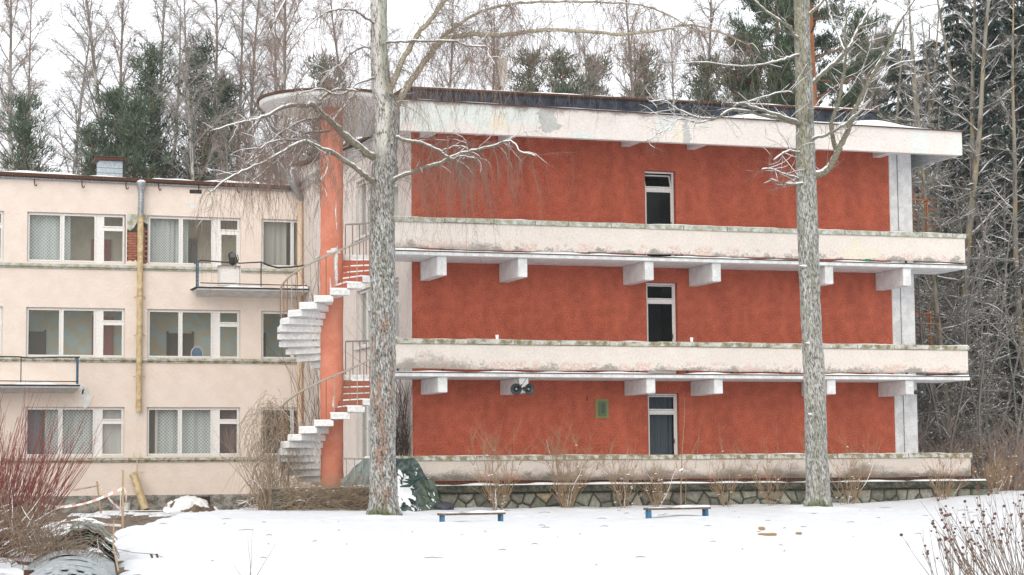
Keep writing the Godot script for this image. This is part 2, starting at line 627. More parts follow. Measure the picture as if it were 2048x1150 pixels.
func steps_of(spans: Array) -> PackedFloat32Array:
	var out := PackedFloat32Array()
	for s in spans:
		var x: float = s[0]
		while x < s[1] - s[2] * 0.5:
			out.append(x)
			x += s[2]
	out.append(spans[-1][1])
	return out


func build_ground() -> void:
	var xs := steps_of([[-140, -60, 20], [-60, -12, 6], [-12, 1, 0.7], [1, 3, 0.3], [3, 31, 0.15], [31, 40, 0.6], [40, 76, 4], [76, 176, 20]])
	var zs := steps_of([[-150, -100, 10], [-100, -40, 6], [-40, -13, 1.2], [-13, 2, 0.22], [2, 28, 0.17], [28, 40, 0.8], [40, 70, 4], [70, 130, 20]])
	var pts := PackedVector3Array()
	for z in zs:
		for x in xs:
			pts.append(Vector3(x, snow_y(x, z), z))
	var mb := MB.new()
	mb.grid(pts, xs.size(), true)
	put(mb, "snow_ground", M.snow).set_meta("kind", "structure")

	xs = steps_of([[-6, 3, 0.4], [3, 15, 0.14]])
	zs = steps_of([[-13.5, 24, 0.16]])
	pts = PackedVector3Array()
	for z in zs:
		for x in xs:
			pts.append(Vector3(x, dirt_y(x, z) + 0.05 * n_fine.get_noise_2d(x * 1.5, z * 1.5) + 0.03 * n_big.get_noise_2d(x * 5.0, z * 5.0), z))
	mb = MB.new()
	mb.grid(pts, xs.size(), true)
	put(mb, "dirt_ground", M.dirt).set_meta("kind", "structure")


# ---------------------------------------------------------------- building helpers
# wall in the plane z = 0 of its own axes, looking to +z, with rectangular openings
func wall_with(mb: MB, x0: float, x1: float, y0: float, y1: float, holes: Array, deep: float) -> void:
	var xs := [x0, x1]
	var ys := [y0, y1]
	for h: Rect2 in holes:
		for x in [h.position.x, h.end.x]:
			if x > x0 and x < x1 and not xs.has(x):
				xs.append(x)
		for y in [h.position.y, h.end.y]:
			if y > y0 and y < y1 and not ys.has(y):
				ys.append(y)
	xs.sort()
	ys.sort()
	for i in xs.size() - 1:
		for j in ys.size() - 1:
			var mid := Vector2((xs[i] + xs[i + 1]) / 2, (ys[j] + ys[j + 1]) / 2)
			var open := false
			for h: Rect2 in holes:
				if h.has_point(mid):
					open = true
			if not open:
				mb.quad(Vector3(xs[i], ys[j], 0), Vector3(xs[i + 1], ys[j], 0), Vector3(xs[i + 1], ys[j + 1], 0), Vector3(xs[i], ys[j + 1], 0))
				mb.quad(Vector3(xs[i + 1], ys[j], -deep), Vector3(xs[i], ys[j], -deep), Vector3(xs[i], ys[j + 1], -deep), Vector3(xs[i + 1], ys[j + 1], -deep))
	for h: Rect2 in holes:
		var a := h.position
		var b := h.end
		mb.quad(Vector3(a.x, a.y, 0), Vector3(a.x, b.y, 0), Vector3(a.x, b.y, -deep), Vector3(a.x, a.y, -deep))
		mb.quad(Vector3(b.x, b.y, 0), Vector3(b.x, a.y, 0), Vector3(b.x, a.y, -deep), Vector3(b.x, b.y, -deep))
		mb.quad(Vector3(a.x, b.y, 0), Vector3(b.x, b.y, 0), Vector3(b.x, b.y, -deep), Vector3(a.x, b.y, -deep))
		mb.quad(Vector3(b.x, a.y, 0), Vector3(a.x, a.y, 0), Vector3(a.x, a.y, -deep), Vector3(b.x, a.y, -deep))
	mb.quad(Vector3(x0, y0, -deep), Vector3(x0, y0, 0), Vector3(x0, y1, 0), Vector3(x0, y1, -deep))
	mb.quad(Vector3(x1, y0, 0), Vector3(x1, y0, -deep), Vector3(x1, y1, -deep), Vector3(x1, y1, 0))
	mb.quad(Vector3(x0, y1, 0), Vector3(x1, y1, 0), Vector3(x1, y1, -deep), Vector3(x0, y1, -deep))


# frame bars and panes; lights = list of [x0, x1, y0, y1] glazed openings inside the outline
func window(parent: Node3D, xf: Transform3D, r: Rect2, lights: Array, called := "window") -> MeshInstance3D:
	var mb := MB.new()
	mb.xf = xf
	# the solid frame is everything in r that is not a light
	var xs := [r.position.x + 0.004, r.end.x - 0.004]
	var ys := [r.position.y + 0.004, r.end.y - 0.004]
	for l in lights:
		for x in [l[0], l[1]]:
			if not xs.has(x):
				xs.append(x)
		for y in [l[2], l[3]]:
			if not ys.has(y):
				ys.append(y)
	xs.sort()
	ys.sort()
	for i in xs.size() - 1:
		var j := 0
		while j < ys.size() - 1:
			var k := j
			while k < ys.size() - 1 and not in_light(lights, (xs[i] + xs[i + 1]) / 2, (ys[k] + ys[k + 1]) / 2):
				k += 1
			if k > j:
				mb.box(xs[i], ys[j], -0.17, xs[i + 1], ys[k], -0.11)
			j = maxi(k, j + 1)
	# casement rims stand a little proud of the frame
	for l in lights:
		var w := 0.035
		mb.box(l[0] - w, l[2] - w, -0.125, l[0] + 0.004, l[3] + w, -0.085)
		mb.box(l[1] - 0.004, l[2] - w, -0.125, l[1] + w, l[3] + w, -0.085)
		mb.box(l[0] + 0.004, l[3] - 0.004, -0.125, l[1] - 0.004, l[3] + w, -0.0855)
		mb.box(l[0] + 0.004, l[2] - w, -0.125, l[1] - 0.004, l[2] + 0.004, -0.0855)
	var o := put(mb, called, M.frame, parent)
	for l in lights:
		var p := MB.new()
		p.xf = xf
		p.quad(Vector3(l[0], l[2], -0.14), Vector3(l[1], l[2], -0.14), Vector3(l[1], l[3], -0.14), Vector3(l[0], l[3], -0.14))
		put(p, "pane", M.glass, o)
	return o


func in_light(lights: Array, x: float, y: float) -> bool:
	for l in lights:
		if x > l[0] and x < l[1] and y > l[2] and y < l[3]:
			return true
	return false


# five walls of a room behind a facade
func room(parent: Node3D, xf: Transform3D, x0: float, x1: float, y0: float, y1: float, deep: float, mat: Material) -> void:
	var mb := MB.new()
	mb.xf = xf
	var f := -0.302
	mb.quad(Vector3(x0, y0, -deep), Vector3(x1, y0, -deep), Vector3(x1, y1, -deep), Vector3(x0, y1, -deep))
	mb.quad(Vector3(x0, y0, f), Vector3(x0, y0, -deep), Vector3(x0, y1, -deep), Vector3(x0, y1, f))
	mb.quad(Vector3(x1, y0, -deep), Vector3(x1, y0, f), Vector3(x1, y1, f), Vector3(x1, y1, -deep))
	mb.quad(Vector3(x0, y0, f), Vector3(x1, y0, f), Vector3(x1, y0, -deep), Vector3(x0, y0, -deep))
	mb.quad(Vector3(x0, y1, -deep), Vector3(x1, y1, -deep), Vector3(x1, y1, f), Vector3(x0, y1, f))
	put(mb, "room_interior", mat, parent)


func curtain(parent: Node3D, xf: Transform3D, x0: float, x1: float, y0: float, y1: float, mat: Material, z := -0.4, pleats := 9.0, tile := 0.105) -> void:
	var pts := PackedVector3Array()
	var uvs := PackedVector2Array()
	var nx := 40
	var ph := x0 * 3.0
	for j in 5:
		for i in nx + 1:
			var x := lerpf(x0, x1, float(i) / nx)
			var y := lerpf(y0, y1, j / 4.0)
			var a := x * pleats + ph
			pts.append(Vector3(x, y, z + 0.03 * sin(a) + 0.018 * sin(a * 2.3 + 1.0) + 0.01 * sin(j * 1.7 + a)))
			uvs.append(Vector2(x / tile, y / tile))
	var mb := MB.new()
	mb.xf = xf
	mb.grid(pts, nx + 1, false, uvs)
	put(mb, "curtain", mat, parent)


# ---------------------------------------------------------------- left wing
func build_left_wing() -> void:
	var w := thing("pink_building_wing", "long pink stucco building wing with three rows of wide white windows at left", "building", Vector3(0, 0, 0))
	var xf := Transform3D(Basis(), Vector3(0, 0, L))
	var rows := [[7.77, 9.27], [4.93, 6.42], [1.98, 3.455]]
	var holes := []
	var groups := [[-0.9, 2.02], [2.8, 5.72], [6.4, 9.32], [9.99, 12.83], [13.48, 14.7]]
	for r in 3:
		for g in groups.size():
			var h := Rect2(groups[g][0], rows[r][0], groups[g][1] - groups[g][0], rows[r][1] - rows[r][0])
			holes.append(h)
	# the balcony door reaches lower than the window it belongs to
	holes.append(Rect2(12.12, 7.17, 0.71, 0.62))
	# bare brick pier of the top row: the plaster there is left out
	var bare := Rect2(9.36, 7.73, 0.625, 1.56)
	var all := holes.duplicate()
	all.append(bare)
	var mb := MB.new()
	mb.xf = xf
	wall_with(mb, -8.0, 14.72, 0.82, 10.24, all, 0.3)
	put(mb, "wall", M.pink, w)
	mb = MB.new()
	mb.xf = xf
	mb.cbox(-8.0, -0.4, -0.3, 14.72, 0.82, 0.03, 0.012)
	put(mb, "plinth", M.concrete, w)
	build_bare_brick(w, xf)
	# back and side of the block, floors
	mb = MB.new()
	mb.box(-8.0, -0.3, -22.2, 14.6, 10.2, -21.8)
	mb.box(-8.0, -0.3, -21.8, -7.7, 10.2, L - 0.32)
	for y in [0.7, 4.1, 7.05, 9.95]:
		mb.box(-7.69, y, -21.78, 14.6, y + 0.2, L - 0.9)
	put(mb, "rear_wall", M.pink, w)
	# ledges under the windows
	for r in 3:
		var y0: float = [7.58, 4.79, 1.8][r]
		var segs: Array = [[[-8.0, 12.11], [12.84, 14.71]], [[-8.0, 14.71]], [[-8.0, 14.71]]][r]
		for s in segs:
			mb = MB.new()
			mb.xf = xf
			mb.cbox(s[0], y0, 0.002, s[1], y0 + 0.05, 0.05, 0.01)
			mb.cbox(s[0], y0 + 0.05, 0.002, s[1], y0 + 0.14, 0.11, 0.015)
			put(mb, "window_ledge", M.cap if r > 0 else M.cap3, w)
	for r in 3:
		for g in groups.size():
			fit_window(w, xf, r, g, rows[r], groups[g])
	build_left_roof(w, xf)
	build_left_balconies(w, xf)
	build_drainpipe(w, xf)
	# cellar vent with an iron grille
	mb = MB.new()
	mb.xf = xf
	mb.box(11.03, 0.42, 0.031, 11.91, 0.76, 0.036)
	var vent := put(mb, "cellar_vent", M.room_dark, w)
	mb = MB.new()
	mb.xf = xf
	for i in 15:
		mb.box(11.04 + i * 0.06, 0.42, 0.05, 11.055 + i * 0.06, 0.76, 0.06)
	for i in 5:
		mb.box(11.03, 0.45 + i * 0.07, 0.061, 11.91, 0.462 + i * 0.07, 0.068)
	put(mb, "grille", M.rust, vent)
	# pale repairs in the plaster
	for q in [[8.15, 3.72, 0.17, 0.36], [8.05, 4.0, 0.1, 0.2], [9.73, 3.14, 0.07, 0.14], [11.35, 9.62, 0.2, 0.1]]:
		var poly := PackedVector2Array()
		for k in 14:
			var a := TAU * k / 14.0
			poly.append(Vector2(q[0] + cos(a) * q[2] * rng.randf_range(0.6, 1.1), q[1] + sin(a) * q[3] * rng.randf_range(0.6, 1.1)))
		mb = MB.new()
		mb.xf = xf
		mb.prism(poly, 0.0, 0.004)
		put(mb, "plaster_patch", M.white, w)
	mb = MB.new()
	mb.xf = xf
	mb.box(11.25, 9.98, 0.001, 11.62, 10.1, 0.006)
	put(mb, "air_slot", M.room_dark, w)


func fit_window(w: Node3D, xf: Transform3D, r: int, g: int, ys: Array, xs: Array) -> void:
	var y0: float = ys[0]
	var y1: float = ys[1]
	var x0: float = xs[0]
	var x1: float = xs[1]
	var b := 0.075
	var lights := []
	var rect := Rect2(x0, y0, x1 - x0, y1 - y0)
	var k := 1.0 if g != 3 else 0.976
	if g == 4:
		lights.append([x0 + b, x0 + 0.94, y0 + b, y1 - b])
		lights.append([x0 + 1.03, x1 - 0.03, y0 + b, y1 - b])
	else:
		lights.append([x0 + b, x0 + 0.98 * k, y0 + b, y1 - b])
		lights.append([x0 + 1.10 * k, x0 + 2.0 * k, y0 + b, y1 - b])
		var nx := x0 + 2.28 * k
		if r == 0 and g == 3:
			# balcony door: transom, glazed leaf, panelled foot
			lights.append([nx, x1 - b, y1 - 0.36, y1 - b])
			lights.append([nx + 0.03, x1 - b - 0.03, y0 + 0.02, y1 - 0.52])
		else:
			lights.append([nx, x1 - b, y1 - 0.36, y1 - b])
			lights.append([nx, x1 - b, y0 + b, y1 - 0.50])
	window(w, xf, rect, lights)
	if r == 0 and g == 3:
		var mb := MB.new()
		mb.xf = xf
		mb.cbox(12.13, 7.19, -0.16, 12.82, 7.775, -0.1, 0.008)
		mb.cbox(12.22, 7.27, -0.1, 12.73, 7.7, -0.085, 0.006)
		put(mb, "balcony_door_panel", M.frame, w)
	# rooms
	var deep := 2.1
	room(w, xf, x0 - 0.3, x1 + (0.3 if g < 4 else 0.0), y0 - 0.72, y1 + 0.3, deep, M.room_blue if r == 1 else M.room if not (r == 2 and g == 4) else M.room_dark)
	var c0 := y0 - 0.5
	var c1 := y1 + 0.2
	if r == 0:
		if g == 2:
			curtain(w, xf, x0 + 0.02, x0 + 1.32, c0, c1, M.lace)
			inner_box(w, xf, x0 + 2.15, c0 - 0.2, x0 + 2.75, y0 + 0.95, deep, M.cupboard, "cupboard")
		elif g == 3:
			curtain(w, xf, x0 + 0.02, x0 + 0.72, c0, c1, M.lace, -0.4, 11.0, 0.085)
			curtain(w, xf, x0 + 0.66, x0 + 1.3, c0, c1, M.lace, -0.44, 17.0, 0.085)
			inner_box(w, xf, x0 + 1.35, c0 - 0.2, x0 + 1.8, y0 + 1.05, deep, M.room_door, "interior_door")
		elif g == 4:
			curtain(w, xf, x0 + 0.02, x0 + 0.86, c0, c1, M.sheer_grey, -0.4, 13.0)
		else:
			curtain(w, xf, x0 + 0.1, x0 + 1.6, c0, c1, M.lace)
			inner_box(w, xf, x0 + 2.1, c0 - 0.2, x0 + 2.8, y0 + 1.2, deep, M.room_door, "interior_door")
	elif r == 1:
		if g == 2:
			inner_box(w, xf, x0 + 0.1, c0 - 0.2, x0 + 0.75, y0 + 0.9, deep, M.room_door, "interior_door")
			inner_box(w, xf, x0 + 2.2, c0 - 0.2, x0 + 2.85, y1 - 0.1, deep, M.cupboard, "cupboard")
		elif g == 3:
			inner_box(w, xf, x0 + 0.98, c0 - 0.2, x0 + 1.7, y0 + 0.9, deep, M.room_door, "interior_door")
		elif g == 4:
			inner_box(w, xf, x0 + 0.1, c0 - 0.2, x0 + 0.5, y0 + 0.9, deep, M.room_door, "interior_door")
		else:
			inner_box(w, xf, x0 + 2.2, c0 - 0.2, x0 + 2.85, y0 + 1.0, deep, M.room_door, "interior_door")
	else:
		if g == 2:
			curtain(w, xf, x0 + 0.02, x0 + 0.5, c0, c1, M.drape_blue, -0.42, 14.0)
			curtain(w, xf, x0 + 0.62, x0 + 2.05, c0, c1, M.lace)
			curtain(w, xf, x0 + 2.2, x1 - 0.05, c0, c1, M.sheer, -0.38, 6.0)
		elif g == 3:
			curtain(w, xf, x0 + 0.35, x0 + 2.0, c0, c1, M.lace)
			curtain(w, xf, x0 + 0.3, x0 + 0.42, c0, c1, M.sheer, -0.36, 30.0)
			curtain(w, xf, x0 + 2.2, x1 - 0.02, c0, c1, M.drape, -0.38, 15.0)
		elif g < 4:
			curtain(w, xf, x0 + 0.1, x0 + 2.0, c0, c1, M.lace)


func inner_box(w: Node3D, xf: Transform3D, x0: float, y0: float, x1: float, y1: float, deep: float, mat: Material, called: String) -> void:
	var mb := MB.new()
	mb.xf = xf
	mb.cbox(x0, y0, -deep + 0.003, x1, y1, -deep + 0.12, 0.01)
	if called == "interior_door":
		mb.cbox(x0 - 0.06, y0, -deep + 0.003, x0 - 0.003, y1 + 0.06, -deep + 0.09, 0.01)
		mb.cbox(x1 + 0.003, y0, -deep + 0.003, x1 + 0.06, y1 + 0.06, -deep + 0.09, 0.01)
	put(mb, called, mat, w)


func build_bare_brick(w: Node3D, xf: Transform3D) -> void:
	var mb := MB.new()
	mb.xf = xf
	mb.quad(Vector3(9.32, 7.7, -0.035), Vector3(9.99, 7.7, -0.035), Vector3(9.99, 9.32, -0.035), Vector3(9.32, 9.32, -0.035))
	mb.box(9.32, 7.7, -0.3, 9.36, 9.3, -0.036)
	put(mb, "mortar_bed", M.mortar, w)
	# four brick shapes shared by all
	var shapes := []
	for k in 4:
		mb = MB.new()
		var t := rng.randf()
		mb.col = Color(0.30, 0.085, 0.048).lerp(Color(0.38, 0.17, 0.115), t)
		mb.cbox(-0.123, -0.0325, -0.05, 0.123, 0.0325, 0.0, 0.006)
		shapes.append(mb.mesh())
	for row in 15:
		var y := 7.79 + row * 0.076
		var x := 9.40 - (0.128 if row % 2 == 0 else 0.0)
		while x < 9.98:
			var a := maxf(x - 0.123, 9.365)
			var b := minf(x + 0.123, 9.975)
			if b - a > 0.04 and not (row > 12 and x < 9.62 + rng.randf() * 0.1):
				var sc := (b - a) / 0.246
				put_mesh(shapes[rng.randi() % 4], "brick", M.brick, w, xf * Transform3D(Basis.from_scale(Vector3(sc, 1, 1)), Vector3((a + b) / 2, y, -0.018 + rng.randf_range(-0.008, 0.008))))
			x += 0.256
	# what is left of the render: grey coat at the top, ragged pink edges
	var poly := PackedVector2Array([Vector2(9.36, 9.29), Vector2(9.36, 8.83), Vector2(9.45, 8.78), Vector2(9.52, 8.83), Vector2(9.58, 8.9), Vector2(9.64, 9.02), Vector2(9.76, 9.0), Vector2(9.86, 9.06), Vector2(9.985, 9.0), Vector2(9.985, 9.29)])
	mb = MB.new()
	mb.xf = xf
	mb.prism(poly, -0.034, -0.004)
	put(mb, "grey_render", M.cap3, w)
	poly = PackedVector2Array([Vector2(9.36, 7.73), Vector2(9.985, 7.73), Vector2(9.985, 7.83), Vector2(9.9, 7.78), Vector2(9.7, 7.8), Vector2(9.62, 7.9), Vector2(9.55, 7.84), Vector2(9.45, 7.88), Vector2(9.36, 7.84)])
	mb = MB.new()
	mb.xf = xf
	mb.prism(poly, -0.034, -0.003)
	put(mb, "render_remnant", M.pink, w)


func build_left_roof(w: Node3D, xf: Transform3D) -> void:
	var mb := MB.new()
	mb.xf = xf
	# flat roof with a dark sheet edge that sags a little to the right
	var old := mb.xf
	mb.xf = xf * Transform3D(Basis(Vector3(0, 0, 1), -0.0125), Vector3(5.6, 10.245, 0)) * Transform3D(Basis(), Vector3(-5.6, 0, 0))
	mb.cbox(-8.2, 0.06, -9.6, 14.66, 0.17, 0.24, 0.015)
	var roof := put(mb, "roof", M.rust, w)
	mb = MB.new()
	mb.xf = xf * Transform3D(Basis(Vector3(0, 0, 1), -0.0125), Vector3(5.6, 10.245, 0)) * Transform3D(Basis(), Vector3(-5.6, 0, 0))
	mb.cbox(-8.2, 0.0, -0.2, 14.66, 0.055, 0.12, 0.01)
	put(mb, "eaves_board", M.zinc, roof)
	mb = MB.new()
	mb.xf = xf * Transform3D(Basis(Vector3(0, 0, 1), -0.0125), Vector3(5.6, 10.245, 0)) * Transform3D(Basis(), Vector3(-5.6, 0, 0))
	for s in [[-8.0, 9.35], [10.05, 14.6]]:
		var pts := PackedVector3Array()
		var n := 60
		for j in 5:
			for i in n:
				var x := lerpf(s[0], s[1], float(i) / (n - 1))
				var e := minf(1.0, minf(i, n - 1 - i) / 3.0)
				var hh := (0.04 + 0.025 * sin(x * 2.1) + 0.02 * sin(x * 5.3)) * e
				pts.append(Vector3(x, 0.171 + (hh if j > 0 else 0.0), 0.225 - [0.0, 0.02, 0.2, 0.8, 9.0][j]))
		mb.grid(pts, n, false)
	put(mb, "roof_snow", M.snow_bit, roof)
	# gutter hooks
	for x in [6.58, 7.98, 9.29, 10.28, 11.5, 12.7]:
		mb = MB.new()
		mb.xf = xf
		mb.tube(PackedVector3Array([Vector3(x, 10.24, 0.14), Vector3(x, 10.1, 0.16), Vector3(x + 0.02, 10.02, 0.2), Vector3(x + 0.05, 10.02, 0.24), Vector3(x + 0.06, 10.07, 0.26)]), PackedFloat32Array([0.018, 0.018, 0.018, 0.016, 0.014]), 6, true)
		put(mb, "gutter_hook", M.rust, w)
	# low wire rail on the roof
	mb = MB.new()
	mb.xf = xf
	for i in 9:
		var x := 0.0 + i * 1.35
		mb.rod(Vector3(x, 10.35, -0.5), Vector3(x, 10.8, -0.5), 0.012, 5)
	for y in [10.62, 10.78]:
		mb.rod(Vector3(-1, y + 0.09, -0.5), Vector3(11.0, y - 0.06, -0.5), 0.007, 5)
	put(mb, "roof_rail", M.rust, w)
	# grey vent housing with a dark cap
	mb = MB.new()
	mb.xf = xf
	mb.cbox(8.77, 10.3, -2.6, 9.5, 11.2, -2.0, 0.02)
	var vent := put(mb, "roof_vent", M.zinc_blue if M.has("zinc_blue") else M.zinc, w)
	mb = MB.new()
	mb.xf = xf
	mb.cbox(8.62, 11.2, -2.75, 9.6, 11.26, -1.85, 0.01)
	mb.cbox(8.66, 11.262, -2.7, 9.56, 11.33, -1.9, 0.03)
	put(mb, "vent_cap", M.rust, vent)


func build_left_balconies(w: Node3D, xf: Transform3D) -> void:
	var specs := [[11.3, 14.7, 7.02, 7.82, true], [1.6, 7.86, 4.06, 4.88, false]]
	for s in specs:
		var x0: float = s[0]
		var x1: float = s[1]
		var y: float = s[2]
		var mb := MB.new()
		mb.xf = xf
		# tapering slab
		var zf := 1.1
		mb.quad(Vector3(x0, y - 0.08, zf), Vector3(x1, y - 0.08, zf), Vector3(x1, y, zf), Vector3(x0, y, zf))
		mb.quad(Vector3(x0, y, zf), Vector3(x1, y, zf), Vector3(x1, y + 0.02, 0.0), Vector3(x0, y + 0.02, 0.0))
		mb.quad(Vector3(x0 + 0.15, y - 0.2, 0.0), Vector3(x1 - 0.05, y - 0.2, 0.0), Vector3(x1, y - 0.08, zf), Vector3(x0, y - 0.08, zf))
		mb.quad(Vector3(x0 + 0.15, y - 0.2, 0.0), Vector3(x0, y - 0.08, zf), Vector3(x0, y, zf), Vector3(x0, y, 0))
		mb.quad(Vector3(x1, y - 0.08, zf), Vector3(x1 - 0.05, y - 0.2, 0.0), Vector3(x1, y, 0), Vector3(x1, y, zf))
		var b := put(mb, "balcony_slab", M.white, w)
		mb = MB.new()
		mb.xf = xf
		mb.cbox(x0 - 0.06, y - 0.035, 0.2, x1, y + 0.005, zf + 0.06, 0.01)
		put(mb, "slab_edge", M.roof_black, b)
		mb = MB.new()
		mb.xf = xf
		var pts := PackedVector3Array()
		var n := 50
		for j in 4:
			for i in n:
				var x := lerpf(x0 - 0.02, x1 - 0.02, float(i) / (n - 1))
				var h := maxf(0.0, 0.03 + 0.03 * sin(x * 3.1) + 0.025 * sin(x * 8.7 + y))
				pts.append(Vector3(x, y + 0.007 + (h if j > 0 else 0.0), [zf + 0.055, zf + 0.03, 0.7, 0.05][j]))
		mb.grid(pts, n, false)
		put(mb, "balcony_snow", M.snow_bit, b)
		# railing
		mb = MB.new()
		mb.xf = xf
		var ty: float = s[3]
		if s[4]:
			mb.rod(Vector3(13.24, y, zf), Vector3(13.24, ty, zf), 0.018)
			mb.tube(PackedVector3Array([Vector3(11.4, ty, zf), Vector3(11.9, ty - 0.03, zf), Vector3(12.6, ty - 0.06, zf), Vector3(13.24, ty - 0.01, zf), Vector3(13.45, ty - 0.1, zf), Vector3(13.75, ty - 0.17, zf), Vector3(14.2, ty - 0.14, zf), Vector3(14.66, ty - 0.07, zf)]), PackedFloat32Array([0.02, 0.022, 0.02, 0.022, 0.026, 0.03, 0.028, 0.024]), 6, true)
			mb.rod(Vector3(11.4, ty, zf), Vector3(11.4, ty, 0.02), 0.018)
		else:
			mb.rod(Vector3(6.16, y, zf), Vector3(6.16, ty, zf), 0.016)
			mb.rod(Vector3(4.4, y, zf), Vector3(4.4, ty, zf), 0.016)
			mb.tube(PackedVector3Array([Vector3(1.6, ty, zf), Vector3(6.1, ty - 0.01, zf), Vector3(6.4, ty - 0.04, zf), Vector3(7.2, ty - 0.01, zf), Vector3(7.85, ty, zf)]), PackedFloat32Array([0.022, 0.022, 0.022, 0.022, 0.022]), 6, true)
			mb.rod(Vector3(7.82, ty, zf), Vector3(7.82, ty, 0.02), 0.018)
		mb.rod(Vector3(x0 + 0.1, y + 0.12, zf), Vector3(x1 - 0.05, y + 0.1, zf), 0.016)
		var rl := put(mb, "balcony_railing", M.black_iron, w)
		# ladder-like corner post with blue paint left on it
		var cx := 11.33 if s[4] else 7.8
		mb = MB.new()
		mb.xf = xf
		for dz in [zf - 0.02, zf - 0.3]:
			mb.bar(Vector3(cx, y, dz), Vector3(cx, ty, dz), 0.035, 0.035)
		for k in 6:
			mb.bar(Vector3(cx, y + 0.1 + k * 0.12, zf - 0.03), Vector3(cx, y + 0.06 + k * 0.12, zf - 0.29), 0.02, 0.02)
		put(mb, "corner_lattice", M.blue_worn, rl)


func build_drainpipe(w: Node3D, xf: Transform3D) -> void:
	var x := 9.74
	var mb := MB.new()
	mb.xf = xf
	mb.lathe(Vector3(x, 9.86, 0.24), [Vector2(0.085, 0.0), Vector2(0.09, 0.06), Vector2(0.15, 0.34), Vector2(0.155, 0.38), Vector2(0.13, 0.38), Vector2(0.08, 0.1)], 20)
	mb.tube(PackedVector3Array([Vector3(x, 9.9, 0.24), Vector3(x, 9.6, 0.24), Vector3(x, 9.45, 0.19), Vector3(x, 9.2, 0.16)]), PackedFloat32Array([0.088, 0.088, 0.09, 0.09]), 16)
	var top := put(mb, "rain_hopper", M.zinc, w)
	mb = MB.new()
	mb.xf = xf
	mb.lathe(Vector3(x, 10.2, 0.24), [Vector2(0.145, 0.0), Vector2(0.13, 0.06), Vector2(0.07, 0.1), Vector2(0.0, 0.105)], 14)
	put(mb, "hopper_snow", M.snow_bit, top)
	mb = MB.new()
	mb.xf = xf
	mb.tube(PackedVector3Array([Vector3(x, 9.25, 0.16), Vector3(x - 0.01, 6.4, 0.16), Vector3(x - 0.02, 3.3, 0.16)]), PackedFloat32Array([0.09, 0.088, 0.086]), 18)
	mb.tube(PackedVector3Array([Vector3(x - 0.02, 3.3, 0.16), Vector3(x - 0.02, 3.6, 0.16)]), PackedFloat32Array([0.078, 0.078]), 18)
	var pipe := put(mb, "drainpipe", M.pipe, w)
	for y in [9.2, 8.05, 6.8, 5.65, 4.4]:
		mb = MB.new()
		mb.xf = xf
		mb.lathe(Vector3(x - 0.01, y, 0.16), [Vector2(0.088, -0.02), Vector2(0.1, -0.015), Vector2(0.1, 0.015), Vector2(0.088, 0.02)], 18)
		mb.rod(Vector3(x + 0.1, y - 0.03, 0.16), Vector3(x + 0.18, y - 0.04, 0.0), 0.01)
		mb.rod(Vector3(x - 0.12, y - 0.03, 0.16), Vector3(x - 0.16, y - 0.03, 0.0), 0.01)
		put(mb, "pipe_collar", M.pipe, pipe)
	# pipe in the corner beside the stair
	mb = MB.new()
	mb.tube(PackedVector3Array([Vector3(14.3, 10.72, L + 0.5), Vector3(14.34, 10.4, L + 0.5), Vector3(14.42, 10.2, L + 0.45), Vector3(14.6, 9.95, L + 0.35), Vector3(14.64, 9.85, L + 0.3)]), PackedFloat32Array([0.15, 0.14, 0.1, 0.1, 0.1]), 16)
	put(mb, "zinc_elbow", M.zinc, w)
	mb = MB.new()
	mb.tube(PackedVector3Array([Vector3(14.62, 9.9, L + 0.3), Vector3(14.62, 3.0, L + 0.3)]), PackedFloat32Array([0.085, 0.085]), 14)
	for y in [8.5, 6.6, 4.4]:
		mb.lathe(Vector3(14.62, y, L + 0.3), [Vector2(0.085, -0.02), Vector2(0.1, -0.015), Vector2(0.1, 0.015), Vector2(0.085, 0.02)], 14)
	put(mb, "corner_pipe", M.pipe_pale, w)


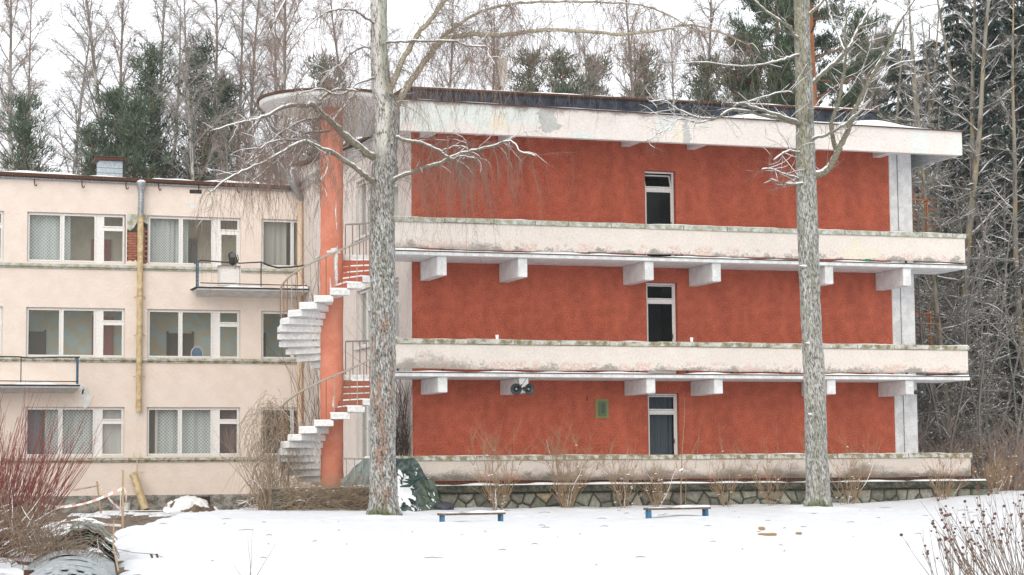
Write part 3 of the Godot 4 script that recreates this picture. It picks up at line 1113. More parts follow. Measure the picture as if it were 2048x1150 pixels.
# ---------------------------------------------------------------- stained strips of stucco
# kind 0..2: storeys from the ground up; 3: fascia
func strip_material(kind: int) -> StandardMaterial3D:
	var w := 2048 if kind < 3 else 1536
	var h := 96
	var n1 := noise_bytes(60 + kind, 0.012, w, h, 5)
	var n2 := noise_bytes(70 + kind, 0.09, w, h, 3)
	var n3 := noise_bytes(80 + kind, 0.004, w, h, 3)
	var base := Color(0.69, 0.63, 0.58)
	if kind == 0:
		base = Color(0.57, 0.505, 0.455)
	if kind == 3:
		base = Color(0.70, 0.65, 0.615)
	var algae := Color(0.075, 0.06, 0.04)
	var red := Color(0.40, 0.11, 0.055)
	var out := PackedByteArray()
	out.resize(w * h * 3)
	for y in h:
		var t := 1.0 - float(y) / (h - 1)        # 0 at the foot
		for x in w:
			var i := y * w + x
			var a := n1[i] / 255.0
			var b := n2[i] / 255.0
			var along := n3[y / 8 * w + x] / 255.0
			var u := float(x) / w
			var cc := base
			var grainy := 1.0 + (b - 0.5) * 0.22 + (a - 0.5) * 0.1
			if kind < 3:
				var reach: float = [0.58, 0.2, 0.13][kind] * (0.35 + 1.3 * along)
				if kind == 1:
					reach += 0.45 * exp(-pow((u - 0.06) / 0.07, 2.0))
				elif kind == 2:
					reach += 0.25 * exp(-pow((u - 0.08) / 0.08, 2.0))
				var d := t + (a - 0.5) * 0.5 + (b - 0.5) * 0.22
				var m := clampf((reach - d) / (reach + 0.05), 0.0, 1.0)
				m = smoothstep(0.0, 1.0, m) * (0.85 if kind == 0 else 0.6)
				var rr := smoothstep(0.56, 0.7, a) * smoothstep(0.5, 0.1, t) * smoothstep(0.45, 0.6, b + 0.1 * along) * (1.0 if kind == 0 else 0.7)
				cc = cc.lerp(red, clampf(rr, 0, 0.7 if kind == 0 else 0.4))
				cc = cc.lerp(algae, m)
				# a rim of grime just under the coping
				cc = cc.lerp(algae, 0.25 * smoothstep(0.95, 1.0, t + (b - 0.5) * 0.12))
				if kind == 2:
					var e := Vector2((u - 0.80) / 0.03, (t - 0.28) / 0.32).length() + (a - 0.5) * 1.8 + (b - 0.5) * 0.5
					if e < 1.0:
						cc = Color(0.70, 0.645, 0.53)
				elif kind == 0:
					cc = cc.lerp(algae, 0.35 * smoothstep(0.55, 0.75, along) * smoothstep(0.9, 0.2, t))
			else:
				# flaking paint and bare render on the fascia: u, t, half-width, half-height, colour number
				for p in [[0.13, 0.55, 0.05, 0.45, 0], [0.20, 0.7, 0.035, 0.3, 0], [0.165, 0.3, 0.012, 0.3, 1], [0.255, 0.62, 0.016, 0.5, 2], [0.05, 0.6, 0.05, 0.5, 0], [0.49, 0.4, 0.008, 0.6, 2], [0.455, 0.75, 0.012, 0.3, 0], [0.478, 0.3, 0.006, 0.4, 1], [0.92, 0.42, 0.018, 0.5, 0], [0.31, 0.1, 0.02, 0.1, 0], [0.99, 0.3, 0.02, 0.4, 0]]:
					var e := Vector2((u - p[0]) / p[2], (t - p[1]) / p[3]).length() + (a - 0.5) * 1.5 + (b - 0.5) * 0.4
					if e < 1.0:
						cc = [Color(0.66, 0.69, 0.66), Color(0.73, 0.66, 0.55), Color(0.46, 0.46, 0.45)][p[4]]
				cc = cc.lerp(algae, 0.55 * smoothstep(0.86, 1.04, t + (b - 0.5) * 0.25 + (a - 0.5) * 0.3) * smoothstep(0.75, 0.4, u))
				cc = cc.lerp(algae, 0.3 * smoothstep(0.62, 0.8, along) * smoothstep(0.3, 0.9, t) * smoothstep(0.6, 0.3, u))
			cc = (cc * grainy).clamp().linear_to_srgb()
			out[i * 3] = int(cc.r * 255)
			out[i * 3 + 1] = int(cc.g * 255)
			out[i * 3 + 2] = int(cc.b * 255)
	var m := StandardMaterial3D.new()
	m.albedo_texture = ImageTexture.create_from_image(Image.create_from_data(w, h, false, Image.FORMAT_RGB8, out))
	m.roughness = 0.93
	m.heightmap_enabled = true
	m.heightmap_texture = M.grain
	m.heightmap_scale = 2.2 if kind < 3 else 0.8
	return m


# ---------------------------------------------------------------- red wing
const BRACKETS := [14.95, 17.06, 20.47, 22.34, 25.56, 27.86]

func build_red_wing() -> void:
	var w := thing("red_building_wing", "three storey building wing with red stucco wall and long pink balconies", "building")
	# end wall, red, with three door openings
	var doors := [[6.84, 9.30], [3.86, 6.33], [1.1, 3.41]]
	var holes := []
	for d in doors:
		holes.append(Rect2(21.13, d[0], 0.88, d[1] - d[0]))
	var mb := MB.new()
	wall_with(mb, XC + 0.004, 28.35, 0.3, 10.2, holes, 0.35)
	put(mb, "red_wall", M.red, w)
	mb = MB.new()
	mb.cbox(28.352, 0.3, -0.35, 29.05, 10.2, 0.012, 0.02)
	put(mb, "white_pillar", M.white, w)
	mb = MB.new()
	mb.rod(Vector3(28.62, 1.2, 0.025), Vector3(28.60, 10.0, 0.025), 0.007, 5)
	put(mb, "cable", M.black_iron, w)
	# side wall facing left, pink
	var side := Transform3D(Basis(Vector3(0, 0, 1), Vector3(0, 1, 0), Vector3(-1, 0, 0)), Vector3(XC, 0, 0))
	var sh := []
	var spans := [[-10.2, -7.25], [-5.72, -4.12], [-3.3, -1.25]]
	var rows := [[7.9, 9.5], [4.86, 6.45], [1.75, 3.45]]
	for r in rows:
		for s in spans:
			sh.append(Rect2(s[0], r[0], s[1] - s[0], r[1] - r[0]))
	mb = MB.new()
	mb.xf = side
	wall_with(mb, L - 0.3, -0.004, 0.3, 10.2, sh, 0.3)
	put(mb, "side_wall", M.pink_side, w)
	for r in rows:
		for s in spans:
			var x0: float = s[0]
			var x1: float = s[1]
			var lights := []
			var b := 0.08
			if x1 - x0 > 2.5:
				lights = [[x0 + b, x0 + 0.9, r[0] + b, r[1] - b], [x0 + 1.02, x0 + 1.95, r[0] + b, r[1] - b], [x0 + 2.1, x1 - b, r[0] + b, r[1] - 0.52], [x0 + 2.1, x1 - b, r[1] - 0.38, r[1] - b]]
			else:
				lights = [[x0 + b, x0 + 0.82, r[0] + b, r[1] - b], [x0 + 0.95, x1 - b, r[0] + b, r[1] - 0.62], [x0 + 0.95, x1 - b, r[1] - 0.48, r[1] - b]]
			window(w, side, Rect2(x0, r[0], x1 - x0, r[1] - r[0]), lights)
			mb = MB.new()
			mb.xf = side
			mb.cbox(x0 - 0.06, r[0] - 0.07, 0.002, x1 + 0.06, r[0] - 0.002, 0.1, 0.012)
			put(mb, "window_ledge", M.white, w)
			room(w, side, x0 - 0.1, x1 + 0.1, r[0] - 0.6, r[1] + 0.25, 2.2, M.room)
			curtain(w, side, x0 + 0.03, x0 + 0.85, r[0] - 0.3, r[1] + 0.2, M.sheer, -0.45, 16.0)
			curtain(w, side, x0 + 1.2, x1 - 0.02, r[0] - 0.3, r[1] + 0.2, M.sheer, -0.45, 15.0)
	# sloping sheet edge over the side wall
	mb = MB.new()
	mb.bar(Vector3(XC - 0.12, 10.44, -3.4), Vector3(XC - 0.12, 10.98, L - 0.1), 0.26, 0.07)
	put(mb, "side_eaves", M.rust, w)
	mb = MB.new()
	var prof := PackedVector3Array([Vector3(XC + 0.003, 10.2, -3.3), Vector3(XC + 0.003, 10.2, L), Vector3(XC + 0.003, 10.93, L), Vector3(XC + 0.003, 10.4, -3.3)])
	mb.quad(prof[0], prof[3], prof[2], prof[1])
	mb.quad(prof[0] + Vector3(0.3, 0, 0), prof[1] + Vector3(0.3, 0, 0), prof[2] + Vector3(0.3, 0, 0), prof[3] + Vector3(0.3, 0, 0))
	put(mb, "side_gable", M.pink_side, w)
	# dark core so that no daylight passes through the storeys
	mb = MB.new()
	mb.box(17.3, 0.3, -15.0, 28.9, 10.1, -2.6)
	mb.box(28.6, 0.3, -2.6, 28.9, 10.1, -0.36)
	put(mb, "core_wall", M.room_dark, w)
	for d in 3:
		build_door(w, doors[d][0], doors[d][1], d)
	# balconies
	var tops := [[1.79, 1.17], [4.65, 3.91], [7.66, 6.89]]
	for k in 3:
		build_balcony(w, k, tops[k][0], tops[k][1])
	build_red_roof(w)


func build_door(w: Node3D, y0: float, y1: float, d: int) -> void:
	var mb := MB.new()
	var x0 := 21.135
	var x1 := 22.005
	var z := -0.13
	mb.cbox(x0, y0, z - 0.07, x0 + 0.045, y1 - 0.005, z, 0.006)
	mb.cbox(x1 - 0.05, y0, z - 0.07, x1, y1 - 0.005, z, 0.006)
	mb.cbox(x0 + 0.046, y1 - 0.05, z - 0.07, x1 - 0.051, y1 - 0.006, z, 0.006)
	mb.cbox(x0 + 0.046, y1 - 0.515, z - 0.07, x1 - 0.051, y1 - 0.445, z + 0.01, 0.006)
	mb.cbox(x0 + 0.046, y0, z - 0.07, x1 - 0.051, y0 + 0.14, z, 0.006)
	# leaf
	mb.cbox(x0 + 0.048, y0 + 0.142, z - 0.03, x0 + 0.085, y1 - 0.518, z + 0.012, 0.006)
	mb.cbox(x1 - 0.095, y0 + 0.142, z - 0.03, x1 - 0.053, y1 - 0.518, z + 0.012, 0.006)
	mb.cbox(x0 + 0.086, y1 - 0.555, z - 0.03, x1 - 0.096, y1 - 0.518, z + 0.0115, 0.006)
	var o := put(mb, "balcony_door", M.frame, w)
	mb = MB.new()
	mb.quad(Vector3(x0 + 0.08, y0 + 0.14, z - 0.02), Vector3(x1 - 0.09, y0 + 0.14, z - 0.02), Vector3(x1 - 0.09, y1 - 0.55, z - 0.02), Vector3(x0 + 0.08, y1 - 0.55, z - 0.02))
	put(mb, "pane", M.glass_dark, o)
	mb = MB.new()
	mb.rod(Vector3(x1 - 0.1, y0 + 1.0, z + 0.03), Vector3(x1 - 0.1, y0 + 1.12, z + 0.03), 0.011)
	mb.rod(Vector3(x1 - 0.1, y0 + 1.06, z + 0.0), Vector3(x1 - 0.1, y0 + 1.06, z + 0.035), 0.012)
	put(mb, "handle", M.black_iron, o)
	# fanlight; the top one hangs open inwards
	mb = MB.new()
	var tilt := 0.35 if d == 0 else 0.0
	mb.xf = Transform3D(Basis(Vector3(1, 0, 0), -tilt), Vector3(0, y1 - 0.435, z - 0.03))
	mb.box(x0 + 0.05, 0.0, -0.02, x1 - 0.055, 0.03, 0.02)
	mb.box(x0 + 0.05, 0.345, -0.02, x1 - 0.055, 0.372, 0.02)
	mb.box(x0 + 0.05, 0.03, -0.02, x0 + 0.08, 0.345, 0.02)
	mb.box(x1 - 0.085, 0.03, -0.02, x1 - 0.055, 0.345, 0.02)
	var f := put(mb, "fanlight", M.frame, o)
	mb = MB.new()
	mb.xf = Transform3D(Basis(Vector3(1, 0, 0), -tilt), Vector3(0, y1 - 0.435, z - 0.03))
	mb.quad(Vector3(x0 + 0.08, 0.03, 0), Vector3(x1 - 0.085, 0.03, 0), Vector3(x1 - 0.085, 0.345, 0), Vector3(x0 + 0.08, 0.345, 0))
	put(mb, "fanlight_pane", M.glass_dark, o)
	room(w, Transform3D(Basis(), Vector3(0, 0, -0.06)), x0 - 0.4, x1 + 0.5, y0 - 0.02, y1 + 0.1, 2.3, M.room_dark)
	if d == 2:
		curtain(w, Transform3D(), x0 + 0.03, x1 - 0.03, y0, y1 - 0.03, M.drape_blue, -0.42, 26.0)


func build_balcony(w: Node3D, k: int, top: float, foot: float) -> void:
	var x0 := 13.82
	var x1 := 29.70
	var zf := 1.64
	# stuccoed parapet, its front textured along the whole length
	var mb := MB.new()
	var zb := zf - 0.13
	var y1 := top - 0.125
	var nx := 60
	var sag := func(x: float) -> float: return 0.012 * sin(x * 0.9 + k) + 0.008 * sin(x * 2.7)
	for i in nx:
		var a := lerpf(x0, x1, float(i) / nx)
		var b := lerpf(x0, x1, float(i + 1) / nx)
		var fa: float = foot + sag.call(a)
		var fb: float = foot + sag.call(b)
		var ua := float(i) / nx
		var ub := float(i + 1) / nx
		mb.quad(Vector3(a, fa, zf), Vector3(b, fb, zf), Vector3(b, y1, zf), Vector3(a, y1, zf), Vector2(ua, 1), Vector2(ub, 1), Vector2(ub, 0), Vector2(ua, 0))
		mb.quad(Vector3(b, fb, zb), Vector3(a, fa, zb), Vector3(a, y1, zb), Vector3(b, y1, zb), Vector2(ub, 0.9), Vector2(ua, 0.9), Vector2(ua, 0), Vector2(ub, 0))
		mb.quad(Vector3(a, fa, zb), Vector3(b, fb, zb), Vector3(b, fb, zf), Vector3(a, fa, zf), Vector2(ua, 1), Vector2(ub, 1), Vector2(ub, 0.95), Vector2(ua, 0.95))
	mb.quad(Vector3(x1, foot, zf), Vector3(x1, foot, -1.2), Vector3(x1, y1, -1.2), Vector3(x1, y1, zf), Vector2(0.9, 1), Vector2(1, 1), Vector2(1, 0), Vector2(0.9, 0))
	mb.quad(Vector3(x1 - 0.13, foot, -1.2), Vector3(x1 - 0.13, foot, zb), Vector3(x1 - 0.13, y1, zb), Vector3(x1 - 0.13, y1, -1.2), Vector2(0.9, 1), Vector2(1, 1), Vector2(1, 0), Vector2(0.9, 0))
	mb.quad(Vector3(x0, foot, zb), Vector3(x0, foot, zf), Vector3(x0, y1, zf), Vector3(x0, y1, zb), Vector2(0.0, 1), Vector2(0.01, 1), Vector2(0.01, 0), Vector2(0.0, 0))
	var mat := strip_material(k)
	mat.uv1_scale = Vector3.ONE
	mat.heightmap_enabled = false
	var p := put(mb, "parapet", mat, w)
	# coping stones
	var x := x0 - 0.03
	var cm: Material = M.cap3 if k == 2 else M.cap
	while x < x1:
		var e := minf(x + rng.randf_range(0.85, 1.35), x1 + 0.04)
		if x1 + 0.04 - e < 0.4:
			e = x1 + 0.04
		mb = MB.new()
		var dy := rng.randf_range(-0.008, 0.008)
		var dz := rng.randf_range(-0.008, 0.008)
		mb.cbox(x + 0.006, top - 0.123 + dy, zb - 0.04 + dz, e - 0.006, top + dy, zf + 0.045 + dz, 0.014)
		put(mb, "coping_stone", cm, p)
		x = e
	# thin snow lying along the coping
	mb = MB.new()
	var pts := PackedVector3Array()
	var n := 160
	for j in 4:
		for i in n:
			var xx := lerpf(x0, x1, float(i) / (n - 1))
			var h := maxf(0.0, 0.012 + 0.03 * n_big.get_noise_2d(xx * 2.0, k * 9.0))
			pts.append(Vector3(xx, top - 0.006 + (h if j in [1, 2] else 0.0), [zf + 0.03, zf + 0.0, zb + 0.02, zb - 0.02][j]))
	mb.grid(pts, n, false)
	put(mb, "coping_snow", M.snow_bit, p)
	if k == 0:
		return
	# slab under it, on small spacers, and its brackets
	var st: float = [0, 3.82, 6.81][k]
	mb = MB.new()
	mb.cbox(x0 - 0.05, st - 0.095, 0.004, x1 + 0.04, st, zf + 0.02, 0.012)
	var s := put(mb, "balcony_slab", M.white, w)
	mb = MB.new()
	mb.cbox(x0 - 0.07, st + 0.001, zf - 0.25, x1 + 0.06, st + 0.018, zf + 0.045, 0.005)
	put(mb, "drip_sheet", M.moss_dark, s)
	mb = MB.new()
	var xx := x0 + 0.1
	while xx < x1:
		mb.box(xx - 0.02, st + 0.0185, zf - 0.1, xx + 0.02, foot + 0.03, zf - 0.03)
		xx += rng.randf_range(1.1, 1.4)
	put(mb, "spacer", M.black_iron, s)
	mb = MB.new()
	mb.box(x1 - 1.2, st + 0.02, zf - 0.12, x1 - 0.03, foot - 0.01, zf - 0.06)
	put(mb, "slab_joint", M.rust, s)
	pts = PackedVector3Array()
	for j in 3:
		for i in n:
			var q := lerpf(x0, x1, float(i) / (n - 1))
			var h := maxf(0.0, 0.02 + 0.05 * n_big.get_noise_2d(q * 1.5, k * 5.0 + 40.0))
			pts.append(Vector3(q, st + 0.02 + (h if j > 0 else 0.0), [zf + 0.04, zf + 0.02, zf - 0.2][j]))
	mb = MB.new()
	mb.grid(pts, n, false)
	put(mb, "slab_snow", M.snow_bit, s)
	var bb: float = [0, 3.34, 6.235][k]
	for i in BRACKETS.size():
		mb = MB.new()
		mb.cbox(BRACKETS[i], bb, 0.004, BRACKETS[i] + 0.245, st - 0.097, 1.56, 0.015)
		put(mb, "bracket", M.white, w)


func build_red_roof(w: Node3D) -> void:
	var x0 := 13.9
	var x1 := 29.70
	var zf := 1.64
	var y_foot := 9.80
	var lefty := 10.57
	var righty := 10.43
	# downstand fascia
	var mb := MB.new()
	var n := 50
	for i in n:
		var t0 := float(i) / n
		var t1 := float(i + 1) / n
		var a := lerpf(x0, x1, t0)
		var b := lerpf(x0, x1, t1)
		mb.quad(Vector3(a, y_foot, zf), Vector3(b, y_foot, zf), Vector3(b, lerpf(lefty, righty, t1), zf), Vector3(a, lerpf(lefty, righty, t0), zf), Vector2(t0, 1), Vector2(t1, 1), Vector2(t1, 0), Vector2(t0, 0))
	mb.quad(Vector3(x1, y_foot, zf), Vector3(x1, y_foot, -3.0), Vector3(x1, righty, -3.0), Vector3(x1, righty, zf), Vector2(0.8, 1), Vector2(0.9, 1), Vector2(0.9, 0), Vector2(0.8, 0))
	mb.quad(Vector3(x0, y_foot, zf - 0.2), Vector3(x0, y_foot, zf), Vector3(x0, lefty, zf), Vector3(x0, lefty, zf - 0.2), Vector2(0.3, 1), Vector2(0.31, 1), Vector2(0.31, 0), Vector2(0.3, 0))
	mb.quad(Vector3(x0, y_foot, zf - 0.2), Vector3(x1, y_foot, zf - 0.2), Vector3(x1, y_foot, zf), Vector3(x0, y_foot, zf), Vector2(0.4, 0.9), Vector2(0.45, 0.9), Vector2(0.45, 0.8), Vector2(0.4, 0.8))
	mb.quad(Vector3(x1, y_foot, zf - 0.2), Vector3(x0, y_foot, zf - 0.2), Vector3(x0, 10.2, zf - 0.2), Vector3(x1, 10.2, zf - 0.2), Vector2(0.4, 0.9), Vector2(0.45, 0.9), Vector2(0.45, 0.8), Vector2(0.4, 0.8))
	var fm := strip_material(3)
	fm.heightmap_enabled = false
	var fascia := put(mb, "fascia", fm, w)
	# dark drip edge and snow on top
	mb = MB.new()
	mb.bar(Vector3(x0, lefty + 0.012, zf - 0.05), Vector3(x1 + 0.12, righty + 0.012, zf - 0.05), 0.24, 0.022)
	put(mb, "drip_edge", M.rust, fascia)
	# roof deck
	mb = MB.new()
	mb.quad(Vector3(XC - 0.2, 10.2, zf - 0.2), Vector3(x1 - 0.02, 10.2, zf - 0.2), Vector3(x1 - 0.02, 10.2, -15), Vector3(XC - 0.2, 10.2, -15))
	mb.quad(Vector3(XC - 0.2, 10.4, zf - 0.1), Vector3(x1 - 0.02, 10.38, zf - 0.1), Vector3(x1 - 0.02, 10.38, -15), Vector3(XC - 0.2, 10.4, -15))
	put(mb, "roof_deck", M.white, w)
	# boarded inner side of the right-hand overhang: single boards
	for i in 4:
		mb = MB.new()
		mb.cbox(x1 - 0.04 - 0.004 * (i % 2), y_foot + 0.002 + i * 0.1, -3.0, x1 - 0.002, y_foot + 0.096 + i * 0.1, zf - 0.204, 0.004)
		put(mb, "overhang_board", M.white, w)
	# beams under the roof
	for i in BRACKETS.size():
		mb = MB.new()
		mb.cbox(BRACKETS[i], 9.90, 0.004, BRACKETS[i] + 0.245, 10.19, 1.42, 0.015)
		put(mb, "roof_beam", M.white, w)
	# raised dark parapet of the roof, sheet by sheet
	var xs := [14.7, 16.1, 17.95, 19.9, 21.6, 23.2, 24.9, 26.6, 28.2]
	for i in xs.size() - 1:
		mb = MB.new()
		var dy := rng.randf_range(-0.012, 0.012)
		mb.cbox(xs[i] + 0.004, 10.405, -0.42 + rng.randf_range(-0.012, 0.012), xs[i + 1] - 0.004, 11.2 + dy, -0.3 + rng.randf_range(-0.008, 0.008), 0.01)
		put(mb, "parapet_sheet", M.roof_black, w)
	mb = MB.new()
	mb.box(28.08, 10.405, -12.0, 28.19, 11.2, -0.43)
	mb.box(14.7, 10.405, -3.0, 14.8, 11.2, -0.43)
	mb.box(17.0, 10.405, -12.1, 28.07, 11.2, -11.98)
	put(mb, "parapet_return", M.roof_black, w)
	mb = MB.new()
	mb.cbox(14.65, 11.218, -0.52, 28.26, 11.27, -0.2, 0.012)
	mb.cbox(14.62, 11.218, -3.1, 14.9, 11.27, -0.523, 0.012)
	mb.cbox(28.02, 11.218, -12.2, 28.3, 11.27, -0.523, 0.012)
	var cp := put(mb, "parapet_coping", M.rust, w)
	mb = MB.new()
	var pts := PackedVector3Array()
	var m := 120
	for j in 4:
		for i in m:
			var q := lerpf(14.7, 28.2, float(i) / (m - 1))
			var h := maxf(0.0, 0.012 + 0.05 * n_big.get_noise_2d(q * 1.2, 71.0))
			pts.append(Vector3(q, 11.268 + (h if j in [1, 2] else 0.0), [-0.21, -0.24, -0.4, -0.51][j]))
	mb.grid(pts, m, false)
	put(mb, "coping_snow", M.snow_bit, cp)
	# snow on the lower roof, thick at the right
	pts = PackedVector3Array()
	m = 160
	for j in 5:
		for i in m:
			var q := lerpf(XC - 0.3, x1 + 0.02, float(i) / (m - 1))
			var t := (q - x0) / (x1 - x0)
			var y0 := lerpf(lefty, righty, t) + 0.022
			var h := 0.025 + 0.02 * n_big.get_noise_2d(q * 1.5, 33.0) + 0.13 * smoothstep(22.0, 23.5, q) * smoothstep(29.7, 27.0, q) * (0.75 + 0.5 * sin(q * 1.9))
			h = maxf(0.0, h)
			if j == 0:
				pts.append(Vector3(q, y0, zf + 0.03))
			else:
				pts.append(Vector3(q, y0 + h * [0, 0.6, 1.0, 1.0, 0.6][j], [0, zf + 0.01, zf - 0.15, 0.3, -0.25][j]))
	mb = MB.new()
	mb.grid(pts, m, false)
	put(mb, "roof_snow", M.snow_bit, w)
	# slab that carries on to the round stair canopy
	mb = MB.new()
	mb.cbox(13.2, 10.44, -3.5, XC + 0.2, 10.6, zf - 0.25, 0.02)
	put(mb, "corner_slab", M.white_step, w)
	# pale vent pipe with a rusty stay
	mb = MB.new()
	mb.tube(PackedVector3Array([Vector3(18.78, 10.4, -5.0), Vector3(18.80, 11.9, -5.0), Vector3(18.84, 12.5, -5.0)]), PackedFloat32Array([0.06, 0.06, 0.07]), 12)
	mb.lathe(Vector3(18.84, 12.45, -5.0), [Vector2(0.07, 0.0), Vector2(0.13, 0.2), Vector2(0.16, 0.62), Vector2(0.19, 0.64), Vector2(0.0, 0.72)], 14)
	var v := put(mb, "vent_pipe", M.vent_pale, w)
	mb = MB.new()
	mb.rod(Vector3(18.3, 10.6, -4.8), Vector3(18.76, 12.3, -4.9), 0.02)
	put(mb, "stay_rod", M.rust, v)


# ---------------------------------------------------------------- rubble stone wall
func build_stone_wall() -> void:
	var w := thing("stone_wall", "low rubble stone wall with mossy slab below the ground floor balcony", "stone wall")
	var mb := MB.new()
	mb.box(13.9, -0.3, 0.36, 29.75, 0.88, 1.90)
	put(mb, "mortar_core", M.mortar, w)
	mb = MB.new()
	mb.cbox(13.8, 0.88, 0.01, 29.95, 1.06, 2.08, 0.03)
	put(mb, "slab", M.moss_dark, w)
	mb = MB.new()
	var pts := PackedVector3Array()
	var m := 200
	for j in 4:
		for i in m:
			var q := lerpf(13.85, 29.9, float(i) / (m - 1))
			var h := maxf(0.0, 0.03 + 0.05 * n_big.get_noise_2d(q * 2.2, 12.0))
			pts.append(Vector3(q, 1.056 + (h if j > 0 else 0.0), 2.075 - [0.0, 0.03 + 0.05 * absf(n_fine.get_noise_2d(q * 2.0, 3.0)), 0.25, 2.0][j]))
	mb.grid(pts, m, false)
	put(mb, "slab_snow", M.snow_bit, w)
	mb = MB.new()
	mb.box(14.5, 1.062, 1.3, 29.6, 1.165, 1.58)
	put(mb, "slab_joint", M.rust, w)
	# every stone a cell of a jittered pattern
	var seeds := []
	var nx := 44
	for j in 3:
		for i in nx:
			var x := 14.0 + (i + (0.5 if j % 2 else 0.0)) * 0.365 + rng.randf_range(-0.17, 0.17)
			var y := 0.26 + j * 0.24 + rng.randf_range(-0.1, 0.1)
			seeds.append(Vector2(x, y))
	for s: Vector2 in seeds:
		var poly := PackedVector2Array([Vector2(s.x - 0.5, 0.1), Vector2(s.x + 0.5, 0.1), Vector2(s.x + 0.5, 0.87), Vector2(s.x - 0.5, 0.87)])
		for o: Vector2 in seeds:
			if o != s and absf(o.x - s.x) < 1.0:
				poly = cut(poly, (s + o) / 2, (o - s).normalized())
		if poly.size() < 3:
			continue
		var ctr := Vector2.ZERO
		for p in poly:
			ctr += p
		ctr /= poly.size()
		mb = MB.new()
		var shade := rng.randf_range(0.15, 0.40)
		mb.col = Color(shade * 1.02, shade, shade * 0.86)
		if rng.randf() < 0.12:
			mb.col = Color(shade * 1.25, shade, shade * 0.68)
		elif rng.randf() < 0.35:
			mb.col = Color(shade * 0.82, shade * 0.86, shade * 0.68)
		var rings := []
		var out := rng.randf_range(0.025, 0.085)
		for lv in [[0.93, 0.0, 0.02], [0.86, 0.7, 0.035], [0.62, 1.0, 0.05]]:
			var ring := []
			for p in poly:
				var d: Vector2 = p - ctr
				var keep: float = 1.0 - lv[2] / maxf(0.12, d.length())
				ring.append(Vector3(ctr.x + d.x * keep * (lv[0] / 0.93), ctr.y + d.y * keep * (lv[0] / 0.93), 1.895 + out * lv[1] + (rng.randf_range(-0.022, 0.022) if lv[1] > 0.9 else 0.0)))
			rings.append(ring)
		var k := poly.size()
		for q in 2:
			for i in k:
				mb.quad(rings[q][i], rings[q][(i + 1) % k], rings[q + 1][(i + 1) % k], rings[q + 1][i])
		var mid := Vector3(ctr.x, ctr.y, 1.895 + out * 1.05)
		for i in k:
			mb.tri(rings[2][i], rings[2][(i + 1) % k], mid)
		put(mb, "stone", M.stone, w)


# keep the part of a counter-clockwise polygon that lies behind the line through p across n
func cut(poly: PackedVector2Array, p: Vector2, n: Vector2) -> PackedVector2Array:
	var out := PackedVector2Array()
	for i in poly.size():
		var a := poly[i]
		var b := poly[(i + 1) % poly.size()]
		var da := (a - p).dot(n)
		var db := (b - p).dot(n)
		if da <= 0:
			out.append(a)
		if (da < 0 and db > 0) or (da > 0 and db < 0):
			out.append(a.lerp(b, da / (da - db)))
	return out


# ---------------------------------------------------------------- spiral stair
const SC := Vector3(12.53, 0, 0.5)

func sector(mb: MB, a0: float, a1: float, r0: float, r1: float, y0: float, y1: float, face := Color(1, 1, 1), rest := Color(1, 1, 1)) -> void:
	var n := maxi(2, int(absf(a1 - a0) / 0.1))
	mb.col = rest
	var pt := func(a: float, r: float, y: float) -> Vector3: return SC + Vector3(cos(a) * r, y, sin(a) * r)
	for i in n:
		var a := lerpf(a0, a1, float(i) / n)
		var b := lerpf(a0, a1, float(i + 1) / n)
		mb.quad(pt.call(b, r0, y1), pt.call(b, r1, y1), pt.call(a, r1, y1), pt.call(a, r0, y1))
		mb.quad(pt.call(a, r0, y0), pt.call(a, r1, y0), pt.call(b, r1, y0), pt.call(b, r0, y0))
		mb.quad(pt.call(b, r1, y0), pt.call(a, r1, y0), pt.call(a, r1, y1), pt.call(b, r1, y1))
		mb.quad(pt.call(a, r0, y0), pt.call(b, r0, y0), pt.call(b, r0, y1), pt.call(a, r0, y1))
	mb.quad(pt.call(a0, r1, y0), pt.call(a0, r0, y0), pt.call(a0, r0, y1), pt.call(a0, r1, y1))
	mb.col = face
	mb.quad(pt.call(a1, r0, y0), pt.call(a1, r1, y0), pt.call(a1, r1, y1), pt.call(a1, r0, y1))


